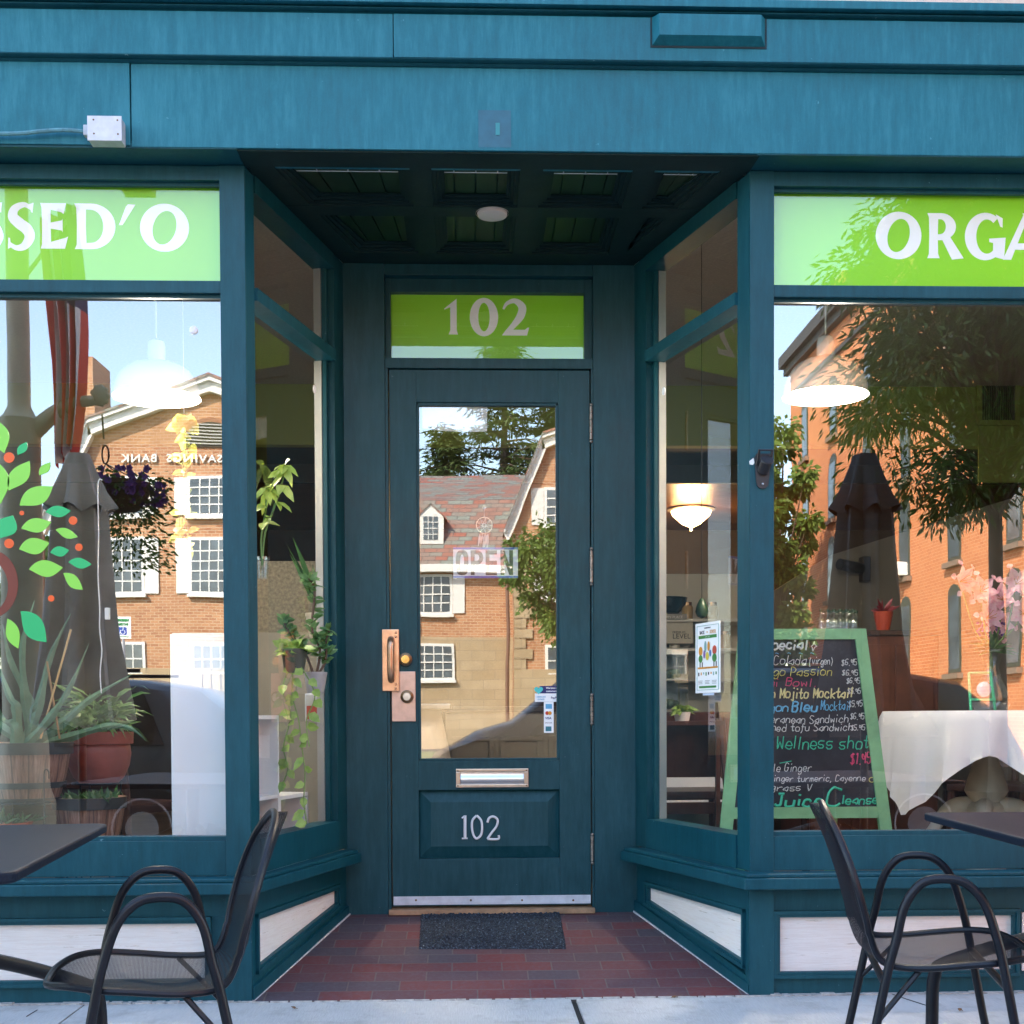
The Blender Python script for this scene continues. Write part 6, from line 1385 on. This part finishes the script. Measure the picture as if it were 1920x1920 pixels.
for px in (1508, 1560, 1625, 1697, 1790, 1900):
    y = dist_y(px)
    for z0, z1 in ((2.2, 4.2), (5.1, 7.1), (8.0, 10.0), (10.9, 12.7)):
        f = B(); f.platex([(y-.42, z0), (y+.42, z0), (y+.42, z1)]+[(y+.42*math.cos(a), z1+.3*math.sin(a)) for a in [PI*k/6 for k in range(7)]]+[(y-.42, z1)], XO-.03, XO-.005); f = f.build('window', plain('dark_olive_frame', (.06, .07, .05), .5), ob_)
        B().box(XO-.038, XO-.031, y-.33, y+.33, z0+.1, z1).build('pane', FARGL, f); B().box(XO-.16, XO-.006, y-.55, y+.55, z0-.16, z0-.02).build('sill', plain('brown_stone', (.25, .17, .12), .8), f)
t = thing('window_air_conditioner', 'white air conditioner sticking out of an orange block window', 'air conditioner', (XO-.3, dist_y(1697), 5.2))
B().box(XO-.5, XO-.04, dist_y(1697)-.3, dist_y(1697)+.3, 5.12, 5.5, .02).build('cooler_body', WHITE, t); B().box(XO-.51, XO-.501, dist_y(1697)-.25, dist_y(1697)+.25, 5.16, 5.46).build('grille', GALV, t)

# ---- trees
def tree(nm, label, x, y, z0, h, cr, crz, mat, nleaf, L, W, trunk=.16, group=None, clumps=40, base=0.0, seed=1, lean=0):
    R = random.Random(seed); t = thing(nm, label, 'tree', (x, y, base), 0, group)
    tk = B(); top = Vector((x+lean, y, z0+(h-z0)*.6)); tk.tube(smooth_path([(x, y, base), (x+lean*.2, y+.03, base+(z0-base)*.5), (x+lean*.5, y-.03, z0), top], 5), [trunk*(1-.04*i) for i in range(16)], 10)
    cz = (z0+h)/2; cen = []
    for k in range(clumps):
        while True:
            v = Vector((R.uniform(-1, 1), R.uniform(-1, 1), R.uniform(-1, 1)))
            if .25 < v.length < 1: break
        c = Vector((x+lean+v.x*cr, y+v.y*cr, cz+v.z*crz)); cen.append((c, R.uniform(.16, .36)*cr))
        s_ = Vector((x+lean*.5, y, z0+(c.z-z0)*.35)); tk.tube(smooth_path([s_, s_.lerp(c, .5)+Vector((0, 0, .15*cr)), c], 3), [trunk*.28, trunk*.24, trunk*.2, trunk*.16, trunk*.12, trunk*.08, trunk*.04], 5)
    tk.build('trunk', BARK, t, smooth=True)
    vs, fs = [], []
    for i in range(nleaf):
        c, r = cen[i % len(cen)]; v = Vector((R.gauss(0, 1), R.gauss(0, 1), R.gauss(0, .75))).normalized()*r*R.uniform(.2, 1.15)
        b = c+v; d = (v.normalized()+Vector((R.uniform(-.5, .5), R.uniform(-.5, .5), -.75+R.uniform(-.3, .3)))).normalized(); x_ = d.cross(Vector((R.uniform(-1, 1), R.uniform(-1, 1), R.uniform(-1, 1))))
        if x_.length < .05: continue
        x_.normalize(); l = L*R.uniform(.7, 1.2); w_ = W*R.uniform(.7, 1.2); o = len(vs)
        vs += [b, b+d*l*.45-x_*w_/2, b+d*l, b+d*l*.45+x_*w_/2]; fs.append((o, o+1, o+2, o+3))
    g = B(); g.v = [tuple(v) for v in vs]; g.f = fs; g.fixn = False; g.build('crown', mat, t)
    return t
q = R2(1790, 800, -3.9)
tree('street_tree', 'leafy kerbside tree with long narrow leaves, mirrored across the right window', q.x+.30, -3.9, 2.3, 5.3, 1.10, 1.4, LTREE, 38000, .085, .022, .075, None, 150, 0, 5, 0)
tree('small_lawn_tree', 'round green tree before the right bank gable, mirrored in the door glass', R2(1062, 1080, -29, 1.04).x, -29, 3.2, 6.9, 1.7, 1.75, LFAR, 9000, .17, .09, .10, None, 45, 0, 9)
tree('tall_lawn_tree', 'tall green tree between the bank and the orange block', R2(1466, 900, -38).x-.2, -38, 2.0, 11.3, 1.5, 4.6, LFAR, 12000, .26, .15, .2, None, 60, 0, 12)
def conifer(x, y, h, r, seed, label):
    R = random.Random(seed); t = thing('conifer_tree', label, 'tree', (x, y, 0), 0, 'conifers behind the bank roof')
    B().tube([(x, y, 0), (x, y, h*.6), (x, y, h)], [.42, .22, .03], 8).build('trunk', BARK, t, smooth=True)
    lim, vs, fs = B(), [], []
    nb = 150
    for k in range(nb):
        z = h*(.32+.67*(k/nb)); a = R.uniform(0, 2*PI); ln = r*(1-(z/h-.30)/.72)**.8*R.uniform(.55, 1.2)+.2; d = Vector((math.cos(a), math.sin(a), R.uniform(-.1, .22)))
        P = [Vector((x, y, z)), Vector((x, y, z))+d*ln*.5, Vector((x, y, z))+d*ln+Vector((0, 0, -.12*ln))]; lim.tube(P, [.07, .04, .01], 4, cap=False)
        for j in range(60):
            u = R.uniform(.15, 1); b = P[0].lerp(P[2], u)+Vector((R.gauss(0, .14), R.gauss(0, .14), R.gauss(0, .06)))*(1.3-u*.4)*1.5; dd = (d*.6+Vector((R.uniform(-1, 1), R.uniform(-1, 1), -.35+R.uniform(-.3, .2)))).normalized(); x_ = dd.cross(Vector((R.uniform(-1, 1), R.uniform(-1, 1), 1))).normalized()
            l = R.uniform(.3, .65); o = len(vs); vs += [b, b+dd*l*.5-x_*.05, b+dd*l, b+dd*l*.5+x_*.05]; fs.append((o, o+1, o+2, o+3))
    lim.build('branches', BARK, t); g = B(); g.v = [tuple(v) for v in vs]; g.f = fs; g.fixn = False; g.build('needles', LCON, t)
for px, y, h, r, s_, lb in ((945, -58, 20.8, 4.2, 1, 'tallest conifer above the ridge of the bank wing'), (835, -56, 15.3, 3.6, 2, 'lower spreading conifer left of the tallest one'), (1040, -60, 18.4, 4.0, 3, 'conifer right of the tallest one near the bank gable')):
    conifer(R2(px, 900, y, 1.04).x, y, h, r, s_, lb)
for i, (x, y, h, cr) in enumerate(((-30, -60, 12, 5), (-22, -64, 10, 5), (24, -70, 13, 6), (-16, -70, 9, 5))):
    tree('background_tree', ('broad tree far left behind the bank', 'lower tree behind the left bank chimney', 'tree beyond the orange block', 'small tree behind the left gable')[i], x, y, 3, h, cr, h*.36, LFAR, 3500, .7, .5, .3, 'trees beyond the bank', 30, 0, 20+i)

# ---- lamp post with basket and flag, at the kerb
YL = -3.75
lx = R2(40, 1000, YL).x
SAGE = plain('sage_painted_iron', (.50, .48, .34), .5, 0, .12, 6)
lp = thing('lamp_post', 'sage iron lamp post at the kerb with a curved arm', 'lamp post', (lx, YL, 0))
zs = R2(0, 780, YL).z
B().lathe([(.20, 0), (.20, .5), (.165, .6), (.155, .9), (.135, 1.0), (.13, zs-.25), (.13, zs-.03), (.10, zs), (.072, zs+.06), (.072, 5.0)], (lx, YL, 0), 20).build('post_shaft', SAGE, lp, smooth=True)
B().lathe([(.10, 5.0), (.20, 5.1), (.22, 5.5), (.12, 5.75), (.0001, 5.95)], (lx, YL, 0), 16).build('lantern', OFFW, lp, smooth=True)
ar = [R2(a, b, YL) for a, b in ((60, 812), (100, 778), (140, 757), (178, 752))]
B().tube(smooth_path(ar, 6), [.062-.0016*i for i in range(20)], 12).build('curved_arm', SAGE, lp, smooth=True)
e = R2(188, 742, YL); t = B()
for k in range(9): a = 2*PI*k/9; t.ball((e.x+.045*math.cos(a), YL, e.z+.055*math.sin(a)), .022, 8)
t.ball(e, .058, 12, (1, .6, 1.25)); t.build('leaf_finial', SAGE, lp, smooth=True)
bk = R2(196, 950, YL)
hb = thing('hanging_basket', 'hanging basket of dark purple petunias on the lamp post arm', 'hanging basket', (bk.x+.15, YL, bk.z))
hx = R2(232, 905, YL); t = B(); top = R2(191, 778, YL)
t.tube([(top.x, YL, top.z), (top.x+.01, YL, top.z-.16)], .006, 6); lk = [(top.x+.02+.022*math.cos(2*PI*k/16), YL, top.z-.26+.06*math.sin(2*PI*k/16)) for k in range(16)]; t.tube(lk, .006, 6, True)
bx0, bz0 = hx.x-.03, hx.z
for k in range(4): a = 2*PI*k/4+.4; t.tube([(top.x+.02, YL, top.z-.32), (bx0+.19*math.cos(a), YL+.19*math.sin(a), bz0-.02)], .004, 5)
t.build('basket_chain', IRON, hb)
B().lathe([(.0001, bz0-.20), (.12, bz0-.18), (.19, bz0-.08), (.20, bz0), (.0001, bz0-.01)], (bx0, YL, 0), 20).build('basket_bowl', plain('coir', (.10, .06, .03), .9, 0, .3, 30), hb, smooth=True)
lf, pf = B(), B()
for k in range(1500):
    a = random.uniform(0, 2*PI); dr = random.random()**1.5; r = random.uniform(.05, .27)+dr*.05; z = bz0+.08*random.random()-dr*.62; lf.leaf((bx0+.06+r*math.cos(a), YL+r*math.sin(a), z), (math.cos(a), math.sin(a), random.uniform(-1.2, .4)), random.uniform(.03, .055), .02)
for k in range(120):
    a = random.uniform(0, 2*PI); r = random.uniform(.10, .28); c = Vector((bx0+.05+r*math.cos(a), YL+r*math.sin(a), bz0+.08-random.random()*.24))
    for j in range(5): b = 2*PI*j/5; pf.leaf(c, (math.cos(b), .5, math.sin(b)), .028, .026, n=(0, 1, 0))
lf.build('leaves', LTREE, hb); pf.build('petals', PURP, hb)
# flag
f0, f1 = R2(66, 525, YL), R2(142, 392, YL)
fg = thing('hanging_flag', 'limp red and white striped flag hanging from the lamp post', 'flag', tuple(f0))
B().tube([(lx, YL, f0.z-.05), (f1.x, YL, f1.z)], .014, 8).ball((f1.x, YL, f1.z), .03, 10).build('flag_pole', plain('white_pole', (.6, .6, .58), .4), fg, smooth=True)
FM = NG('flag_cloth'); c = FM.n('ShaderNodeUVMap').outputs[0]; s = FM.n('ShaderNodeSeparateXYZ'); FM.l(c, s.inputs[0])
st_ = FM.math('GREATER_THAN', FM.math('FRACT', FM.math('MULTIPLY', s.outputs[0], 6.5)), .5); col = FM.mix(st_, (.80, .09, .07), (.95, .93, .90))
cn = FM.math('MULTIPLY', FM.math('GREATER_THAN', s.outputs[0], .46), FM.math('GREATER_THAN', s.outputs[1], .60)); FM.set(FM.mix(cn, col, (.02, .03, .12)), .8)
zt_, zb_f = f1.z-.02, R2(0, 835, YL).z; vs, uvs, fs = [], [], []; n, m_ = 40, 30
xa, xb = R2(86, 560, YL).x, R2(151, 560, YL).x
for j in range(m_+1):
    v = j/m_; z = zb_f+(zt_-zb_f)*v; cxx = (xa+xb)/2+.03*math.sin(v*4)+.02*(1-v); hw_ = (xb-xa)/2*(.55+.5*v**.7 if v < .9 else .95)
    for i in range(n+1):
        u = i/n; vs.append((cxx+(u-.5)*2*hw_*(1+.12*math.sin(u*19+v*3)), YL+.09*math.sin(u*22+v*2.2)*(.6+.4*(1-v)), z+(.10*(u-.5) if j == m_ else 0)-.25*(1-v)*abs(u-.62))); uvs.append((u, v))
fs = [(j*(n+1)+i, j*(n+1)+i+1, (j+1)*(n+1)+i+1, (j+1)*(n+1)+i) for j in range(m_) for i in range(n)]
g = B().add(vs, fs); g.uv = uvs; g.build('flag_cloth', FM.m, fg, smooth=True)
# accessible parking sign across the street
YS = -21.0; q0, q1 = R2(216, 1199, YS), R2(246, 1157, YS)
sgn = thing('parking_sign', 'small white reserved parking sign with blue wheelchair symbol across the street', 'sign', ((q0.x+q1.x)/2, YS, 0))
cx = (q0.x+q1.x)/2; W = q1.x-q0.x; H = q1.z-q0.z
B().tube([(cx, YS-.03, 0), (cx, YS-.03, q1.z)], .03, 6).build('sign_post', GALV, sgn); B().box(q0.x, q1.x, YS, YS+.01, q0.z, q1.z, .004).build('sign_plate', VWHITE, sgn)
GRN = plain('sign_green', (.02, .25, .08), .5); PB = plain('sign_parking_blue', (.01, .08, .45), .5)
facing_text('RESERVED', q1.x-W*.12, q1.z-H*.22, H*.15, GRN, YS+.014, sgn, xR=q0.x+W*.12, depth=.002); facing_text('PARKING', q1.x-W*.16, q1.z-H*.40, H*.13, GRN, YS+.014, sgn, xR=q0.x+W*.16, depth=.002)
B().box(cx-W*.24, cx+W*.24, YS+.011, YS+.013, q0.z+H*.18, q0.z+H*.52).build('symbol_field', PB, sgn)
t = B(); zc = q0.z+H*.31; t.tube([(cx+.045*math.cos(math.radians(a)), YS+.015, zc+.045*math.sin(math.radians(a))) for a in range(-200, 60, 20)], .007, 5); t.tube([(cx+.01, YS+.015, zc+.10), (cx+.005, YS+.015, zc+.03), (cx-.04, YS+.015, zc+.03), (cx-.06, YS+.015, zc-.04)], .009, 5); t.ball((cx+.012, YS+.015, zc+.125), .014, 8); t.build('wheelchair_symbol', VWHITE, sgn)
t = B(); t.tube([(cx-W*.36, YS+.013, q0.z+H*.09), (cx+W*.36, YS+.013, q0.z+H*.09)], .008, 5); t.build('arrow', GRN, sgn)

# ---- parked cars
def car(label, cx, cy, L, Hh, Wd, bodymat, nm='parked_suv', boxy=1.0, grp='cars parked along the kerb'):
    t = thing(nm, label, 'car', (cx, cy, -.14), 0, grp)
    # stations along x: (x, belt z, roof z, hood flag)
    hl = L/2
    xs = [-hl, -hl+.06, -hl+.25, -hl*.80, -hl*.66, -hl*.46, 0, hl*.35, hl*.60, hl*.80, hl-.10, hl]
    top = [.62*Hh, .70*Hh, .72*Hh, .70*Hh*1.0, .66*Hh+.06, .97*Hh, 1.0*Hh, .995*Hh, .98*Hh, .93*Hh, .74*Hh, .58*Hh]
    top[3] = .66*Hh; top[4] = .72*Hh; top[1] = .52*Hh; top[2] = .58*Hh; top[0] = .45*Hh
    hw = [Wd*.40, Wd*.45, Wd*.48, Wd*.5, Wd*.5, Wd*.5, Wd*.5, Wd*.5, Wd*.5, Wd*.495, Wd*.48, Wd*.44]
    belt = .62*Hh; vs = []; m_ = 0
    for x, tz_, w_ in zip(xs, top, hw):
        b = min(belt, tz_-.02); cab = tz_ > belt+.12; rw = w_*(.78 if cab else .90)
        row = [(-w_*.96, .26), (-w_, .45), (-w_*1.0, b*.85), (-w_*.97, b), (-rw*1.02, tz_-.05), (-rw*.9, tz_-.005), (0, tz_+.02)]
        row += [(-y, z) for y, z in row[-2::-1]]; m_ = len(row); vs += [(x, y, z) for y, z in row]
    fs = [(i*m_+k, i*m_+k+1, (i+1)*m_+k+1, (i+1)*m_+k) for i in range(len(xs)-1) for k in range(m_-1)]+[tuple(range(m_)), tuple(range((len(xs)-1)*m_, len(xs)*m_))[::-1]]+[((i+1)*m_, (i+1)*m_+m_-1, i*m_+m_-1, i*m_) for i in range(len(xs)-1)]
    o = B().add(vs, fs).build('body', bodymat, t, smooth=True, local=True)
    # side windows
    for s in (-1, 1):
        wy = lambda z: s*(Wd*.5*(.97-(.97-.80)*(z-belt)/(Hh-.05-belt))+.012)
        z0, z1 = belt+.04, Hh-.12
        for (xa, xb, xc, xd) in ((-hl*.60, -hl*.10, -hl*.42, -hl*.10), (-hl*.06, hl*.30, -hl*.06, hl*.30), (hl*.34, hl*.70, hl*.34, hl*.62)):
            B().add([(xa, wy(z0), z0), (xb, wy(z0), z0), (xd, wy(z1), z1), (xc, wy(z1), z1), (xa, wy(z0)-s*.02, z0), (xb, wy(z0)-s*.02, z0), (xd, wy(z1)-s*.02, z1), (xc, wy(z1)-s*.02, z1)], [(0, 1, 2, 3), (4, 7, 6, 5), (0, 4, 5, 1), (1, 5, 6, 2), (2, 6, 7, 3), (3, 7, 4, 0)]).build('side_window', CARGL, t, local=True)
        B().box(-hl*.32, hl*.6, s*Wd*.36-.02, s*Wd*.36+.02, Hh+.03, Hh+.06, .008).build('roof_rail', IRON, t, local=True)
        for xw in (-hl+.85, hl-.85):
            ty = B(); ty.lathe([(.10, -.11), (.30, -.11), (.345, -.08), (.35, 0), (.345, .08), (.30, .11), (.10, .11)], (0, 0, 0), 28, 'y'); ty.v = [(v[0]+xw, v[1]+s*(Wd*.5-.09), v[2]+.35) for v in ty.v]; w_ = ty.build('wheel', RUBBER, t, local=True, smooth=True)
            rm = B(); rm.lathe([(.0001, s*.118), (.06, s*.122), (.19, s*.10), (.235, s*.115), (.235, s*.09)], (0, 0, 0), 24, 'y'); rm.v = [(v[0]+xw, v[1]+s*(Wd*.5-.09), v[2]+.35) for v in rm.v]; rm.build('rim', STEEL, w_, local=True, smooth=True)
        B().box(-hl-.012, -hl+.10, s*Wd*.36-.17, s*Wd*.36+.17, .36*Hh, .42*Hh, .01).build('headlight', plain('lamp_clear', (.7, .7, .72), .1), t, local=True); B().box(hl-.08, hl+.012, s*Wd*.38-.10, s*Wd*.38+.10, .42*Hh, .54*Hh, .01).build('tail_light', plain('lamp_red', (.4, .01, .01), .2), t, local=True)
        B().box(-hl*.42, -hl*.36, s*(Wd*.5+.02)-.06, s*(Wd*.5+.02)+.06, belt, belt+.13, .02).build('wing_mirror', bodymat, t, local=True)
        B().box(-hl*.02, hl*.04, s*(Wd*.5+.008)-.012, s*(Wd*.5+.008)+.012, belt-.12, belt-.09, .004).build('door_handle', STEEL, t, local=True)
    return t
BLK = plain('black_car_paint', (.010, .011, .013), .25, 0, 0, 1, 0, .22); SIL = plain('silver_car_paint', (.13, .135, .14), .25, .5, 0, 1)
car('black estate car parked at the kerb behind the right table, mirrored in the windows', 2.0, -5.95, 4.8, 1.58, 1.85, BLK)
car('silver car parked at the kerb behind the left table, mirrored in the left window', -3.95, -5.95, 4.6, 1.52, 1.82, SIL)
car('white van-like car parked on the far side of the street', -9, -20.6, 4.7, 1.75, 1.9, plain('white_car_paint', (.7, .7, .7), .2, 0, 0))
car('dark blue car parked on the far side before the orange block', 7.5, -20.6, 4.5, 1.5, 1.85, plain('blue_car_paint', (.02, .04, .09), .2, .2, 0))

# ---- small litter and dried caulk along the foot of the shopfront
for i, (px, py, a, lb) in enumerate(((1264, 1872, .3, 'small curled brown leaf lying on the front row of bricks'), (1806, 1897, 1.2, 'small brown leaf lying on the pavement by the right table leg'), (560, 1893, 2.2, 'tiny brown leaf on the pavement in front of the left brick corner'))):
    d_ = RV*((px-962)/2400)+FV+UV*((1406-py)/2400); q = CAM+d_*((.004-CAM.z)/d_.z); g = B()
    g.leaf((q.x-.012, q.y, .006), (math.cos(a), math.sin(a), .15), .032, .018, n=(0, 0, 1), fold=.5); g.leaf((q.x, q.y, .006), (math.cos(a+1), math.sin(a+1), .3), .02, .012, n=(0, 0, 1))
    tag(g.build('fallen_leaf', plain('dead_leaf', (.16, .075, .03), .8, 0, .3, 60), None), lb, 'leaf')
rr = random.Random(11)
for x0, x1 in ((-3.2, -.81), (1.055, 3.4)):
    x = x0; ca = B().box(x0, x1, -.012, .0125, -.004, .0025)
    while x < x1:
        l_ = rr.uniform(.01, .07); h_ = rr.uniform(.001, .007); dpt = rr.uniform(.004, .016); ca.box(x, x+l_, -.006-dpt, .0125, -.001, h_); x += l_+rr.uniform(-.002, .02)
    ca.build('dried_caulk', plain('grey_caulk', (.42, .41, .39), .9, 0, .35, 40), shop)
cb = B(); x = -.80
while x < 1.04:
    l_ = rr.uniform(.02, .09); cb.box(x, x+l_, -.026-rr.uniform(.0, .006), -.019, -.002, .004+rr.uniform(0, .002)); x += l_+rr.uniform(0, .012)
cb.build('mortar_edge', plain('grey_caulk', (.42, .41, .39), .9, 0, .35, 40), shop)
